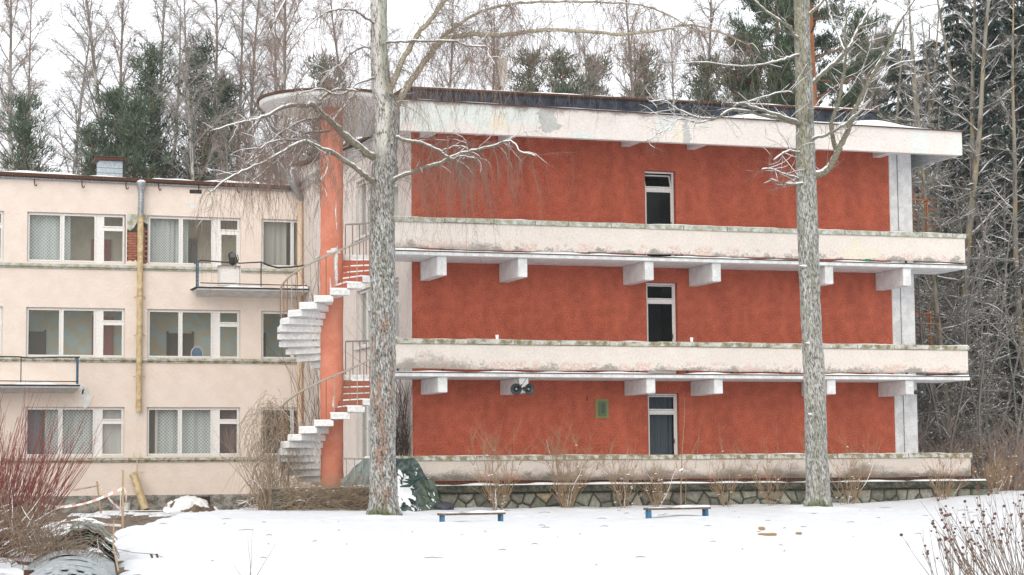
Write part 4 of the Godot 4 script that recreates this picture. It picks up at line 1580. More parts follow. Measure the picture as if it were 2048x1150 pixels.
func build_staircase() -> void:
	var s := thing("spiral_staircase", "white concrete spiral staircase winding round an orange red column", "staircase")
	var step_mat: StandardMaterial3D = M.white_step.duplicate()
	step_mat.vertex_color_use_as_albedo = true
	var mb := MB.new()
	var prof := []
	for i in 60:
		var y := lerpf(0.9, 10.46, i / 59.0)
		prof.append(Vector2(0.285 + 0.006 * sin(y * 2.3) + 0.004 * sin(y * 7.0), y))
	mb.lathe(SC, prof, 40)
	var colm := put(mb, "column", M.red_paint, s)
	# flaked paint: grey filler laid bare
	for q in [[6.86, 0.06, 1.62, 0.55], [6.55, 0.36, 1.43, 0.17], [6.1, 0.3, 1.42, 0.11], [7.85, 0.22, 1.46, 0.05], [7.5, 0.09, 1.38, 0.05], [3.1, 0.12, 1.7, 0.06], [5.95, 0.2, 1.92, 0.06]]:
		mb = MB.new()
		var ring := PackedVector3Array()
		var n := 18
		for lv in [0.0, 0.5, 1.0]:
			for k in n:
				var g := TAU * k / n
				var jag := 1.0 + 0.35 * sin(g * 3.0 + q[0] * 5.0) + 0.2 * sin(g * 7.0 + q[0])
				var a: float = q[2] + cos(g) * q[3] * lv * jag
				var y: float = q[0] + sin(g) * q[1] * lv * jag
				ring.append(SC + Vector3(cos(a) * 0.2985, y, sin(a) * 0.2985))
		for lv in 2:
			for k in n:
				var k2 := (k + 1) % n
				mb.quad(ring[lv * n + k], ring[lv * n + n + k], ring[lv * n + n + k2], ring[lv * n + k2])
		put(mb, "bare_patch", M.white_step, colm)
	for f in 2:
		var top: float = [6.81, 3.82][f]
		var count: int = [17, 16][f]
		for i in range(1, count + 1):
			var y := top - i * (0.166 if f == 0 else 0.168)
			var a0 := deg_to_rad((i - 1) * 17.5 - 3.0)
			var a1 := deg_to_rad(i * 17.5)
			mb = MB.new()
			var red := Color(0.62, 0.16, 0.09) if f == 0 else Color(0.45, 0.16, 0.10)
			sector(mb, a0, a1, 0.27, 1.33 + rng.randf_range(-0.015, 0.015), y - 0.132, y, red)
			var st := put(mb, "step", step_mat, s)
			mb = MB.new()
			sector(mb, a0 + 0.04, a1 + 0.012, 0.5, 1.30, y + 0.002, y + rng.randf_range(0.018, 0.04))
			put(mb, "step_snow", M.snow_bit, st)
		# landing
		mb = MB.new()
		sector(mb, deg_to_rad(-62), deg_to_rad(0), 0.27, 1.45, top - 0.14, top)
		put(mb, "landing", M.white_step, s)
		# handrail and balusters
		var rail := PackedVector3Array()
		var rad := PackedFloat32Array()
		var k0 := -6
		for k in range(k0, 98):
			var phi := k * 2.0
			var y := top - maxf(0.0, phi / 17.5) * 0.166 + 0.86
			rail.append(SC + Vector3(cos(deg_to_rad(phi)) * 1.27, y, sin(deg_to_rad(phi)) * 1.27))
			rad.append(0.026)
		mb = MB.new()
		mb.tube(rail, rad, 8, true)
		var rl := put(mb, "handrail", M.rail, s)
		for k in 23:
			var phi := k * 8.75 - 4.0
			var y := top - maxf(0.0, phi / 17.5) * 0.166
			var base := SC + Vector3(cos(deg_to_rad(phi)) * 1.27, y - 0.12, sin(deg_to_rad(phi)) * 1.27)
			mb = MB.new()
			mb.rod(base, base + Vector3(0, 0.99, 0), 0.011, 6)
			put(mb, "baluster", M.rust_rod if k % 3 else M.rail, s)
		# guard of the landing
		rail = PackedVector3Array()
		rad = PackedFloat32Array()
		for k in 15:
			var phi := -62.0 + k * 4.0
			rail.append(SC + Vector3(cos(deg_to_rad(phi)) * 1.4, top + 0.9, sin(deg_to_rad(phi)) * 1.4))
			rad.append(0.024)
		rail.append(Vector3(13.82, top + 0.87, -0.7))
		rad.append(0.024)
		mb = MB.new()
		mb.tube(rail, rad, 6, true)
		put(mb, "guard_rail", M.rail, s)
		for k in 8:
			var phi := -62.0 + k * 8.0
			var base := SC + Vector3(cos(deg_to_rad(phi)) * 1.4, top, sin(deg_to_rad(phi)) * 1.4)
			mb = MB.new()
			mb.rod(base, base + Vector3(0, 0.9, 0), 0.011, 6)
			put(mb, "baluster", M.rust_rod, s)
	# round canopy
	mb = MB.new()
	mb.lathe(SC, [Vector2(0.0, 10.455), Vector2(1.6, 10.47), Vector2(1.77, 10.50), Vector2(1.80, 10.54), Vector2(1.80, 10.64), Vector2(0.0, 10.66)], 56)
	var can := put(mb, "canopy", M.white_step, s)
	mb = MB.new()
	mb.lathe(SC, [Vector2(1.805, 10.60), Vector2(1.85, 10.605), Vector2(1.85, 10.665), Vector2(0.0, 10.69)], 56)
	put(mb, "canopy_rim", M.rust, can)
	# plinth
	mb = MB.new()
	mb.cbox(11.0, -0.3, -1.0, 13.6, 1.02, 1.75, 0.03)
	put(mb, "plinth", M.moss_dark, s)
	# low rail at the foot
	mb = MB.new()
	mb.rod(Vector3(12.55, 1.73, 1.5), Vector3(13.6, 1.73, 1.5), 0.022)
	for x in [12.65, 12.85, 13.05, 13.25, 13.45]:
		mb.rod(Vector3(x, 1.0, 1.5), Vector3(x, 1.73, 1.5), 0.011)
	put(mb, "low_rail", M.rail, s)


# ---------------------------------------------------------------- small things
func build_small_things() -> void:
	# pair of horn loudspeakers
	var t := thing("horn_loudspeaker", "pair of black horn loudspeakers on a white bracket over the ground floor", "loudspeaker", Vector3(17.06, 3.42, 1.6))
	for sx in [-1.0, 1.0]:
		horn(t, Transform3D(Basis(Vector3(0, 1, 0), sx * 0.35 - 0.15) * Basis(Vector3(1, 0, 0), 0.1), Vector3(sx * 0.17, 0.0, 0.22)))
	var mb := MB.new()
	mb.rod(Vector3(-0.14, 0.03, 0.03), Vector3(0.14, 0.03, 0.03), 0.018)
	mb.rod(Vector3(0.02, 0.03, -0.05), Vector3(0.02, 0.12, 0.06), 0.016)
	mb.tube(PackedVector3Array([Vector3(0.0, 0.1, 0.0), Vector3(-0.08, 0.25, 0.03), Vector3(-0.12, 0.38, 0.06)]), PackedFloat32Array([0.006, 0.006, 0.006]), 5)
	mb.tube(PackedVector3Array([Vector3(0.05, 0.1, 0.0), Vector3(0.14, 0.24, 0.03), Vector3(0.2, 0.38, 0.06)]), PackedFloat32Array([0.006, 0.006, 0.006]), 5)
	put(mb, "mounting_bar", M.black_iron, t)
	t = thing("horn_loudspeaker", "single black horn loudspeaker at the far right end under the first floor balcony", "loudspeaker", Vector3(28.2, 3.40, 1.55))
	horn(t, Transform3D(Basis(Vector3(0, 1, 0), 0.5), Vector3(0.05, 0, 0.2)))
	mb = MB.new()
	mb.rod(Vector3(-0.1, 0.02, 0.0), Vector3(0.06, 0.0, 0.1), 0.018)
	put(mb, "mounting_bar", M.black_iron, t)
	# fuse box
	t = thing("fuse_box", "olive green metal fuse box on the red ground floor wall", "fuse box", Vector3(19.83, 3.0, 0))
	mb = MB.new()
	mb.cbox(-0.18, -0.25, 0.006, 0.18, 0.25, 0.05, 0.008)
	put(mb, "mounting_plate", plain(0.22, 0.22, 0.085, 0.7), t)
	mb = MB.new()
	mb.cbox(-0.1, -0.19, 0.051, 0.1, 0.19, 0.11, 0.008)
	put(mb, "door", plain(0.09, 0.145, 0.075, 0.55), t)
	mb = MB.new()
	mb.cbox(-0.055, -0.13, 0.111, 0.055, 0.13, 0.118, 0.004)
	mb.box(0.03, -0.02, 0.119, 0.042, 0.02, 0.128)
	put(mb, "cover", plain(0.05, 0.08, 0.05, 0.5), t)
	mb = MB.new()
	mb.tube(PackedVector3Array([Vector3(-0.4, 0.33, 0.02), Vector3(-0.4, 0.2, 0.02)]), PackedFloat32Array([0.014, 0.014]), 5)
	put(mb, "wall_stub", M.rust, t)
	# two cups on the coping
	cup(Vector3(16.48, 4.652, 1.585), "white paper cup on the first floor coping above the horn loudspeakers")
	cup(Vector3(21.72, 4.652, 1.585), "white paper cup on the first floor coping beside the glazed door")
	# bottle on the upper slab
	t = thing("bottle", "green glass bottle lying on the upper balcony slab under the parapet", "bottle", Vector3(26.74, 6.885, 1.62))
	mb = MB.new()
	mb.xf = Transform3D(Basis(Vector3(0, 0, 1), PI / 2), Vector3(0.14, 0, 0))
	mb.lathe(Vector3.ZERO, [Vector2(0, 0), Vector2(0.036, 0.0), Vector2(0.038, 0.02), Vector2(0.038, 0.17), Vector2(0.014, 0.22), Vector2(0.013, 0.27), Vector2(0, 0.275)], 14)
	put(mb, "bottle_body", plain(0.03, 0.16, 0.07, 0.2), t)
	# bag hanging on the balcony railing
	t = thing("rucksack", "black rucksack hanging on the iron balcony railing of the pink wing", "bag", Vector3(12.38, 7.74, L + 1.12))
	mb = MB.new()
	var pts := PackedVector3Array()
	for j in 9:
		for i in 17:
			var a := TAU * i / 16.0
			var y := lerpf(-0.06, 0.36, j / 8.0)
			var k: float = [0.0, 0.8, 1.0, 1.02, 0.98, 0.95, 0.9, 0.7, 0.0][j]
			var sq := pow(absf(cos(a)), 0.6) * signf(cos(a))
			pts.append(Vector3(sq * 0.13 * k + 0.02 * sin(y * 14.0), y, sin(a) * 0.09 * k))
	mb.grid(pts, 17, true)
	var bag := put(mb, "bag_body", M.black_iron, t)
	bag.rotation = Vector3(0, 0, 0.12)
	mb = MB.new()
	mb.cbox(-0.1, 0.17, 0.085, 0.05, 0.31, 0.12, 0.015)
	put(mb, "front_pocket", plain(0.13, 0.13, 0.14, 0.8), t)
	mb = MB.new()
	mb.tube(PackedVector3Array([Vector3(-0.02, 0.36, 0), Vector3(0.06, 0.1, 0.13), Vector3(0.08, -0.1, 0.1), Vector3(0.03, -0.16, 0.02)]), PackedFloat32Array([0.012, 0.012, 0.012, 0.012]), 5)
	mb.tube(PackedVector3Array([Vector3(0.12, 0.28, 0), Vector3(0.16, 0.16, 0.04), Vector3(0.13, 0.0, 0.03)]), PackedFloat32Array([0.016, 0.016, 0.016]), 5)
	put(mb, "strap", plain(0.16, 0.15, 0.05, 0.8), t)
	# chair behind the window
	t = thing("chair", "blue backed chair behind the middle row window of the pink wing", "chair", Vector3(11.62, 4.62, L - 0.75))
	mb = MB.new()
	var oval := PackedVector2Array()
	var oval_out := PackedVector2Array()
	for k in 21:
		var a := PI * k / 20.0
		oval.append(Vector2(cos(a) * 0.16, 0.5 + sin(a) * 0.2))
		oval_out.append(Vector2(cos(a) * 0.185, 0.5 + sin(a) * 0.225))
	oval.append_array(PackedVector2Array([Vector2(-0.15, 0.12), Vector2(0.15, 0.12)]))
	oval_out.append_array(PackedVector2Array([Vector2(-0.175, 0.1), Vector2(0.175, 0.1)]))
	mb.prism(oval, 0.03, 0.05)
	put(mb, "backrest", plain(0.07, 0.14, 0.26, 0.8), t)
	mb = MB.new()
	mb.prism(oval_out, 0.0, 0.028)
	put(mb, "back_shell", plain(0.75, 0.75, 0.73, 0.6), t)
	mb = MB.new()
	mb.cbox(-0.2, 0.06, 0.03, 0.2, 0.1, 0.42, 0.012)
	put(mb, "seat", plain(0.07, 0.14, 0.26, 0.8), t)
	for sx in [-0.17, 0.17]:
		for sz in [0.06, 0.38]:
			mb = MB.new()
			mb.rod(Vector3(sx, -0.36, sz), Vector3(sx, 0.06, sz), 0.012)
			put(mb, "leg", M.zinc, t)
	build_benches()
	build_tarp()
	build_yard()
	# rusty frames of the rear balconies, seen past the end of the building
	for k in 2:
		t = thing("rusty_balcony_frame", ["rusty orange balcony frame behind the white pillar on the second floor", "rusty orange balcony frame behind the white pillar on the first floor"][k], "railing", Vector3(31.7, [8.55, 5.05][k], -6.0))
		mb = MB.new()
		for x in [0.0, 1.2]:
			mb.bar(Vector3(x, -0.3, 0), Vector3(x, 1.1, 0), 0.05, 0.05)
		mb.bar(Vector3(-1.6, 1.1, 0), Vector3(1.25, 1.1, 0), 0.05, 0.05)
		mb.bar(Vector3(-1.6, 0.02, 0), Vector3(1.25, 0.02, 0), 0.04, 0.04)
		mb.bar(Vector3(-1.6, -0.3, -0.03), Vector3(1.3, -0.3, -0.03), 0.1, 0.1)
		put(mb, "frame", M.rust_orange, t)
		mb = MB.new()
		for i in 6:
			mb.rod(Vector3(0.1 + i * 0.2, 0.0, 0), Vector3(0.12 + i * 0.2 + rng.randf_range(-0.05, 0.05), 1.5 if i % 2 else 1.1, 0), 0.01, 5)
		mb.rod(Vector3(0.0, 0.0, 0.02), Vector3(1.2, 1.05, 0.02), 0.014, 5)
		mb.rod(Vector3(0.6, 0.0, 0.02), Vector3(0.0, 0.6, 0.02), 0.012, 5)
		put(mb, "bars", M.rust_orange, t)
		mb = MB.new()
		for i in 5:
			mb.rod(Vector3(1.2, 0.1 + i * 0.24, 0.0), Vector3(1.55, 0.1 + i * 0.24, 0.05), 0.014, 5)
		stuff(put(mb, "rungs", M.rust_orange, t))
		mb = MB.new()
		mb.box(-3.0, -0.42, -1.2, 1.3, -0.36, 0.05)
		put(mb, "platform", M.white, t)


func horn(t: Node3D, at: Transform3D) -> void:
	var mb := MB.new()
	mb.xf = at * Transform3D(Basis(Vector3(1, 0, 0), PI / 2).scaled(Vector3.ONE * 0.88), Vector3.ZERO)
	mb.lathe(Vector3.ZERO, [Vector2(0.0, -0.27), Vector2(0.06, -0.27), Vector2(0.065, -0.17), Vector2(0.05, -0.14), Vector2(0.06, -0.1), Vector2(0.09, -0.04), Vector2(0.15, 0.0), Vector2(0.165, 0.015), Vector2(0.16, 0.022)], 26)
	mb.lathe(Vector3.ZERO, [Vector2(0.16, 0.022), Vector2(0.145, 0.005), Vector2(0.085, -0.04), Vector2(0.05, -0.11), Vector2(0.0, -0.12)], 26)
	var h := put(mb, "horn", M.horn if M.has("horn") else M.black_iron, t)
	mb = MB.new()
	mb.xf = at * Transform3D(Basis(Vector3(1, 0, 0), PI / 2).scaled(Vector3.ONE * 0.88), Vector3.ZERO)
	mb.lathe(Vector3.ZERO, [Vector2(0.0, -0.09), Vector2(0.04, -0.08), Vector2(0.035, -0.02), Vector2(0.018, 0.0), Vector2(0.0, 0.004)], 16)
	put(mb, "reflector", M.zinc, h)


func cup(at: Vector3, label: String) -> void:
	var t := thing("paper_cup", label, "cup", at)
	var mb := MB.new()
	mb.lathe(Vector3.ZERO, [Vector2(0.0, 0.0), Vector2(0.03, 0.0), Vector2(0.044, 0.12), Vector2(0.047, 0.122), Vector2(0.041, 0.12), Vector2(0.028, 0.006)], 16)
	put(mb, "cup_body", M.snow_bit, t)


func build_benches() -> void:
	var specs := [[Vector3(13.32, 0.0, 9.5), 1.4, 0.515, "low wooden bench on blue legs near the large forked birch"], [Vector3(18.14, 0.0, 9.0), 1.46, 0.56, "low wooden bench on blue legs left of the straight tree"]]
	for s in specs:
		var at: Vector3 = s[0]
		var t := thing("bench", s[3], "bench", Vector3(at.x, 0, at.z), "low benches standing in the snow")
		var h: float = s[1] / 2
		var y: float = s[2]
		var tilt := 0.006
		for k in 3:
			var mb := MB.new()
			mb.cbox(-h + rng.randf_range(-0.01, 0.01), y - 0.045, -0.16 + k * 0.11, h + rng.randf_range(-0.01, 0.01), y, -0.055 + k * 0.11, 0.008)
			put(mb, "seat_plank", M.wood, t)
		for sx in [-1.0, 1.0]:
			var mb := MB.new()
			var lx: float = sx * (h - 0.065)
			mb.cbox(lx - 0.026, 0.0, -0.12, lx + 0.026, y - 0.047, -0.06, 0.006)
			mb.cbox(lx - 0.026, 0.0, 0.06, lx + 0.026, y - 0.047, 0.12, 0.006)
			mb.cbox(lx - 0.012, 0.02, -0.059, lx + 0.012, y - 0.06, 0.059, 0.004)
			put(mb, "leg", M.blue, t)
		var mb := MB.new()
		var pts := PackedVector3Array()
		for j in 5:
			for i in 40:
				var x := lerpf(-h + 0.02, h - 0.02, i / 39.0)
				var hh := maxf(0.0, 0.022 + 0.018 * sin(x * 4.0) + 0.012 * sin(x * 11.0))
				pts.append(Vector3(x, y - 0.003 + (hh if j in [1, 2, 3] else 0.0), 0.165 - j * 0.082))
		mb.grid(pts, 40, false)
		put(mb, "bench_snow", M.snow_bit, t)
		t.rotation.z = tilt


# a tarpaulin thrown over a heap, snow in its hollows
func build_tarp() -> void:
	var t := thing("tarpaulin", "dark green tarpaulin thrown over a heap beside the forked birch, snow in its folds", "tarpaulin")
	var prof := func(x: float) -> float:
		# height of the ridge along x
		var y := 1.72
		y = lerpf(y, 1.22, smoothstep(13.98, 14.38, x))
		y = lerpf(y, 0.5, smoothstep(14.48, 14.66, x))
		return y
	var pts := PackedVector3Array()
	var nx := 200
	var ny := 90
	for j in ny:
		for i in nx:
			var x := lerpf(13.2, 14.68, float(i) / (nx - 1))
			var v := float(j) / (ny - 1)
			var top: float = prof.call(x)
			var fold := 0.11 * absf(sin(x * 7.0 - v * 5.0 + 3.0 * n_edge.get_noise_2d(x, v))) + 0.05 * sin(x * 9.0 + v * 3.0 + 2.0 * n_edge.get_noise_2d(x * 1.5, v * 2.0)) + 0.05 * n_fine.get_noise_2d(x * 2.0, v * 5.0)
			# v 0: back of the top, 0.25: front rim, 1: foot
			var y := 0.0
			var z := 0.0
			if v < 0.25:
				y = top - 0.05 * (0.25 - v) / 0.25
				z = lerpf(2.15, 2.75, v / 0.25)
			else:
				var s := (v - 0.25) / 0.75
				y = lerpf(top, 0.42, pow(s, 0.9))
				z = 2.75 + 0.35 * s + fold * minf(1.0, s * 4.0) - 0.22 * sin(s * PI) * smoothstep(13.2, 13.5, x) * smoothstep(14.3, 14.0, x)
			y += 0.03 * n_fine.get_noise_2d(x * 3.0, v * 3.0 + 9.0)
			pts.append(Vector3(x, y, z))
	var mb := MB.new()
	mb.grid(pts, nx, true)
	for i in mb.c.size():
		var p := pts[i]
		var k := n_fine.get_noise_2d(p.x * 4.0, p.y * 4.0)
		var green := Color(0.016, 0.038, 0.035).lerp(Color(0.085, 0.125, 0.112), smoothstep(-0.3, 0.5, k))
		if p.x > 14.05 and p.y < 1.2:
			green = green.lerp(Color(0.09, 0.12, 0.07), 0.5)
		mb.c[i] = green
	put(mb, "sheet", M.tarp, t)
	# snow caught on it
	mb = MB.new()
	for j in ny - 1:
		for i in nx - 1:
			var a := pts[j * nx + i]
			var b := pts[j * nx + i + 1]
			var c := pts[(j + 1) * nx + i + 1]
			var d := pts[(j + 1) * nx + i]
			var m := (a + c) / 2
			var lie := absf((b - a).cross(d - a).normalized().y)
			var g := n_edge.get_noise_2d((m.x + m.y * 0.7) * 5.0, (m.y - m.x * 0.5) * 2.2) + 0.5 * n_fine.get_noise_2d(m.x * 5.0, m.y * 3.0)
			var hollow := smoothstep(0.62, 0.22, Vector2((m.x - 13.62) / 0.75, (m.y - 0.95) / 0.9).length())
			if lie * 0.35 + g * 0.85 + hollow * 0.8 > 0.58 and m.y < 1.66:
				var o := Vector3(0, 0.018, 0.02)
				mb.quad(d + o, c + o, b + o, a + o)
	stuff(put(mb, "sheet_snow", M.snow_bit, t))
	# pale plastic film behind the low rail
	var film := thing("plastic_sheet", "crumpled grey plastic sheet behind the low rail left of the forked birch", "plastic sheet", Vector3(12.5, 1.0, 1.2))
	var fp := PackedVector3Array()
	for j in 30:
		for i in 60:
			var x := lerpf(0.05, 1.15, i / 59.0)
			var v := j / 29.0
			var h := lerpf(0.2, 0.72, smoothstep(0.0, 0.7, x)) * v
			fp.append(Vector3(x, h + 0.02, 0.28 - 0.25 * v + 0.07 * absf(sin(x * 9.0 - v * 4.0)) + 0.03 * n_fine.get_noise_2d(x * 6.0, v * 6.0)))
	mb = MB.new()
	mb.grid(fp, 60, false)
	put(mb, "sheet", plain(0.26, 0.31, 0.30, 0.35), film)
	mb = MB.new()
	mb.tube(PackedVector3Array([Vector3(0.3, 0.5, 0.12), Vector3(0.7, 0.76, 0.05), Vector3(1.1, 0.74, 0.05)]), PackedFloat32Array([0.01, 0.035, 0.02]), 7)
	mb.tube(PackedVector3Array([Vector3(0.1, 0.04, 0.36), Vector3(0.5, 0.05, 0.4), Vector3(1.0, 0.04, 0.38)]), PackedFloat32Array([0.02, 0.05, 0.02]), 7)
	stuff(put(mb, "sheet_snow", M.snow_bit, film))
	# knot of gathered cloth and a dark sack at the foot
	mb = MB.new()
	for k in 5:
		var a := rng.randf_range(-0.5, 0.5)
		mb.tube(PackedVector3Array([Vector3(14.12, 1.28, 2.98), Vector3(14.02 - k * 0.06, 1.22 - 0.03 * k + a * 0.1, 3.06), Vector3(13.85 - k * 0.07, 1.12 + a * 0.25, 3.0)]), PackedFloat32Array([0.03, 0.045, 0.015]), 7, true)
	mb.c.fill(Color(0.018, 0.05, 0.042))
	put(mb, "gathered_fold", M.tarp, t)
	var sk := thing("plastic_sack", "small black plastic sack lying in the snow at the foot of the green tarpaulin", "sack", Vector3(14.62, 0.45, 3.2))
	pts = PackedVector3Array()
	for j in 9:
		for i in 17:
			var a := TAU * i / 16.0
			var b := PI * j / 8.0
			var r := 1.0 + 0.18 * sin(a * 3.0 + j) + 0.1 * sin(a * 5.0 + j * 2.0)
			if i == 16:
				r = 1.0 + 0.18 * sin(j) + 0.1 * sin(j * 2.0)
			pts.append(Vector3(cos(a) * sin(b) * 0.24 * r, -cos(b) * 0.13 + 0.1, sin(a) * sin(b) * 0.16 * r))
	mb = MB.new()
	mb.grid(pts, 17, true)
	put(mb, "sack_body", plain(0.03, 0.035, 0.045, 0.45), sk)


func build_yard() -> void:
	# piece of drainpipe that came down
	var t := thing("fallen_pipe", "rusty yellow piece of drainpipe leaning against the pink wall", "pipe")
	var mb := MB.new()
	mb.tube(PackedVector3Array([Vector3(9.56, 1.44, -12.32), Vector3(9.7, 0.95, -12.12), Vector3(9.86, 0.38, -11.88)]), PackedFloat32Array([0.11, 0.12, 0.125]), 20)
	mb.tube(PackedVector3Array([Vector3(9.86, 0.38, -11.88), Vector3(9.7, 0.95, -12.12), Vector3(9.56, 1.44, -12.32)]), PackedFloat32Array([0.115, 0.11, 0.10]), 20)
	var fp := put(mb, "pipe", M.pipe, t)
	mb = MB.new()
	mb.tube(PackedVector3Array([Vector3(9.575, 1.39, -12.3), Vector3(9.55, 1.46, -12.33)]), PackedFloat32Array([0.122, 0.122]), 20)
	put(mb, "rim", M.pipe, fp)
	t = thing("pipe_clamp", "empty wire pipe clamp standing out from the pink wall above the fallen pipe", "clamp")
	mb = MB.new()
	var ring := PackedVector3Array()
	var rr := PackedFloat32Array()
	for k in 15:
		var a := -0.6 + 4.4 * k / 14.0
		ring.append(Vector3(9.68 + cos(a) * 0.11, 2.02 - sin(a) * 0.09, -12.4))
		rr.append(0.014)
	mb.tube(ring, rr, 6, true)
	mb.rod(Vector3(9.68, 1.92, -12.4), Vector3(9.68, 1.5, -12.45), 0.018)
	mb.rod(Vector3(9.68, 1.52, -12.45), Vector3(9.9, 1.5, -12.55), 0.01)
	put(mb, "clamp_ring", M.pipe_pale, t)
	# bucket
	t = thing("bucket", "small white plastic bucket on the dirt beside the fallen pipe", "bucket", Vector3(9.23, 0.33, -11.4))
	mb = MB.new()
	mb.lathe(Vector3.ZERO, [Vector2(0.0, 0.0), Vector2(0.09, 0.0), Vector2(0.115, 0.24), Vector2(0.122, 0.245), Vector2(0.122, 0.27), Vector2(0.108, 0.27), Vector2(0.085, 0.02)], 22)
	put(mb, "bucket_body", plain(0.62, 0.63, 0.60, 0.5), t)
	mb = MB.new()
	ring = PackedVector3Array()
	rr = PackedFloat32Array()
	for k in 13:
		var a := PI * k / 12.0
		ring.append(Vector3(cos(a) * 0.115, 0.25 + sin(a) * 0.06, 0.03 + sin(a) * 0.03))
		rr.append(0.005)
	mb.tube(ring, rr, 5)
	put(mb, "handle", M.zinc, t)
	# heap of earth under snow
	t = thing("dirt_mound", "heap of brown earth capped with snow before the cellar vent", "dirt mound", Vector3(10.95, 0.25, -10.8))
	var pts := PackedVector3Array()
	var snow := PackedVector3Array()
	for j in 30:
		for i in 40:
			var x := lerpf(-1.1, 1.1, i / 39.0)
			var z := lerpf(-0.7, 0.8, j / 29.0)
			var d := Vector2(x / 1.0, z / 0.7)
			var h := 0.52 * maxf(0.0, 1.0 - d.length_squared()) + 0.06 * n_fine.get_noise_2d(x * 4.0, z * 4.0)
			pts.append(Vector3(x, h - 0.06, z))
			var cov := smoothstep(-0.05, 0.25, n_edge.get_noise_2d(x * 2.0 + 7.0, z * 2.0) + h * 1.0 - 0.22)
			snow.append(Vector3(x, h - 0.10 + 0.12 * cov, z))
	mb = MB.new()
	mb.grid(pts, 40, true)
	put(mb, "earth", M.dirt, t)
	mb = MB.new()
	mb.grid(snow, 40, true)
	put(mb, "mound_snow", M.snow_bit, t)
	# board lying on the dirt
	t = thing("board", "narrow snow covered board lying on the dirt below the drainpipe", "board", Vector3(9.4, 0.33, -10.6))
	mb = MB.new()
	mb.cbox(-1.0, 0.0, -0.09, 1.2, 0.035, 0.09, 0.006)
	put(mb, "plank", M.wood, t)
	mb = MB.new()
	mb.cbox(-0.98, 0.036, -0.08, 1.15, 0.062, 0.07, 0.012)
	put(mb, "board_snow", M.snow_bit, t)
	# brush heap
	t = thing("brush_pile", "heap of cut twigs under snow between the cellar vent and the spiral stair", "brush pile", Vector3(12.75, 0.3, -9.0))
	mb = MB.new()
	var sn := MB.new()
	for k in 130:
		var a := Vector3(rng.randf_range(-0.5, 0.5), rng.randf_range(0.0, 0.3), rng.randf_range(-0.3, 0.3))
		var d := Vector3(rng.randf_range(-1, 1), rng.randf_range(-0.25, 0.45), rng.randf_range(-0.6, 0.6)).normalized() * rng.randf_range(0.25, 0.6)
		a.y += 0.2 * (1.0 - absf(a.x) * 1.6)
		mb.tube(PackedVector3Array([a - d / 2, a + d * 0.1 + Vector3(0, 0.02, 0), a + d / 2]), PackedFloat32Array([0.011, 0.009, 0.005]), 4)
		if rng.randf() < 0.55:
			sn.tube(PackedVector3Array([a - d * 0.45 + Vector3(0, 0.012, 0), a + d * 0.1 + Vector3(0, 0.034, 0), a + d * 0.42 + Vector3(0, 0.012, 0)]), PackedFloat32Array([0.012, 0.014, 0.006]), 4)
	stuff(put(mb, "sticks", M.twig, t))
	stuff(put(sn, "stick_snow", M.snow_bit, t))
	# stakes with barrier tape
	var stakes := [[Vector3(7.66, 0.2, -5.0), Vector3(7.52, 1.24, -5.0), "leaning wooden stake holding barrier tape, the one nearer the pink wall"], [Vector3(6.2, 0.15, 9.0), Vector3(6.2, 1.45, 9.0), "upright wooden stake with barrier tape tied round it, nearest the snow edge"], [Vector3(8.35, 0.2, -6.5), Vector3(8.36, 1.0, -6.5), "thin white rod in the dirt between the two tape stakes"]]
	for k in 3:
		t = thing("stake", stakes[k][2], "stake")
		mb = MB.new()
		mb.tube(PackedVector3Array([stakes[k][0], stakes[k][1]]), PackedFloat32Array([0.026 if k < 2 else 0.012, 0.022 if k < 2 else 0.01]), 6, true)
		put(mb, "shaft", M.stake if k < 2 else M.snow_bit, t)
	t = thing("barrier_tape", "orange and white striped barrier tape sagging between two wooden stakes", "barrier tape")
	tape(t, [Vector3(3.6, 0.75, -5.0), Vector3(5.0, 0.88, -5.0), Vector3(6.57, 0.97, -5.0), Vector3(7.56, 1.12, -4.97)], 0.07, 0.3, 0.35)
	tape(t, [Vector3(3.2, 1.0, 9.0), Vector3(4.09, 0.92, 9.0), Vector3(4.58, 0.79, 9.0), Vector3(4.97, 0.73, 9.0), Vector3(5.55, 0.82, 9.0), Vector3(6.18, 1.08, 9.03)], 0.06, 0.22, 0.6)
	tape(t, [Vector3(7.56, 1.13, -4.94), Vector3(7.35, 0.75, -1.0), Vector3(7.0, 0.62, 3.0), Vector3(6.55, 0.78, 7.0), Vector3(6.22, 1.08, 9.03)], 0.07, 0.55, 0.6)
	tape(t, [Vector3(6.2, 1.12, 9.03), Vector3(6.26, 0.98, 9.06), Vector3(6.27, 0.85, 9.05)], 0.05, 0.1, 0.6)
	tape(t, [Vector3(4.9, 0.36, 8.0), Vector3(5.6, 0.37, 8.3), Vector3(6.18, 0.35, 8.9)], 0.05, 0.3, 0.1)
	# scraps showing through the snow
	for q in [[Vector3(16.35, 0.0, 17.4), 0.22, 0.02, "long tan scrap of bark lying in the snow below the straight tree"], [Vector3(16.75, 0.0, 16.3), 0.07, 0.035, "small tan scrap of bark lying behind the long one in the snow"], [Vector3(16.9, 0.0, 17.5), 0.07, 0.014, "sliver of tan bark at the right end of the long scrap in the snow"]]:
		t = thing("bark_scrap", q[3], "bark", Vector3(q[0].x, snow_y(q[0].x, q[0].z) + 0.012, q[0].z))
		var poly := PackedVector2Array()
		for k in 12:
			var a := TAU * k / 12.0
			poly.append(Vector2(cos(a) * q[1] * rng.randf_range(0.75, 1.1), sin(a) * q[2] * 1.6 * rng.randf_range(0.6, 1.2)))
		mb = MB.new()
		mb.xf = Transform3D(Basis(Vector3(1, 0, 0), -1.2), Vector3.ZERO)
		mb.prism(poly, 0.0, 0.03)
		put(mb, "scrap", plain(0.33, 0.21, 0.095, 0.9), t)


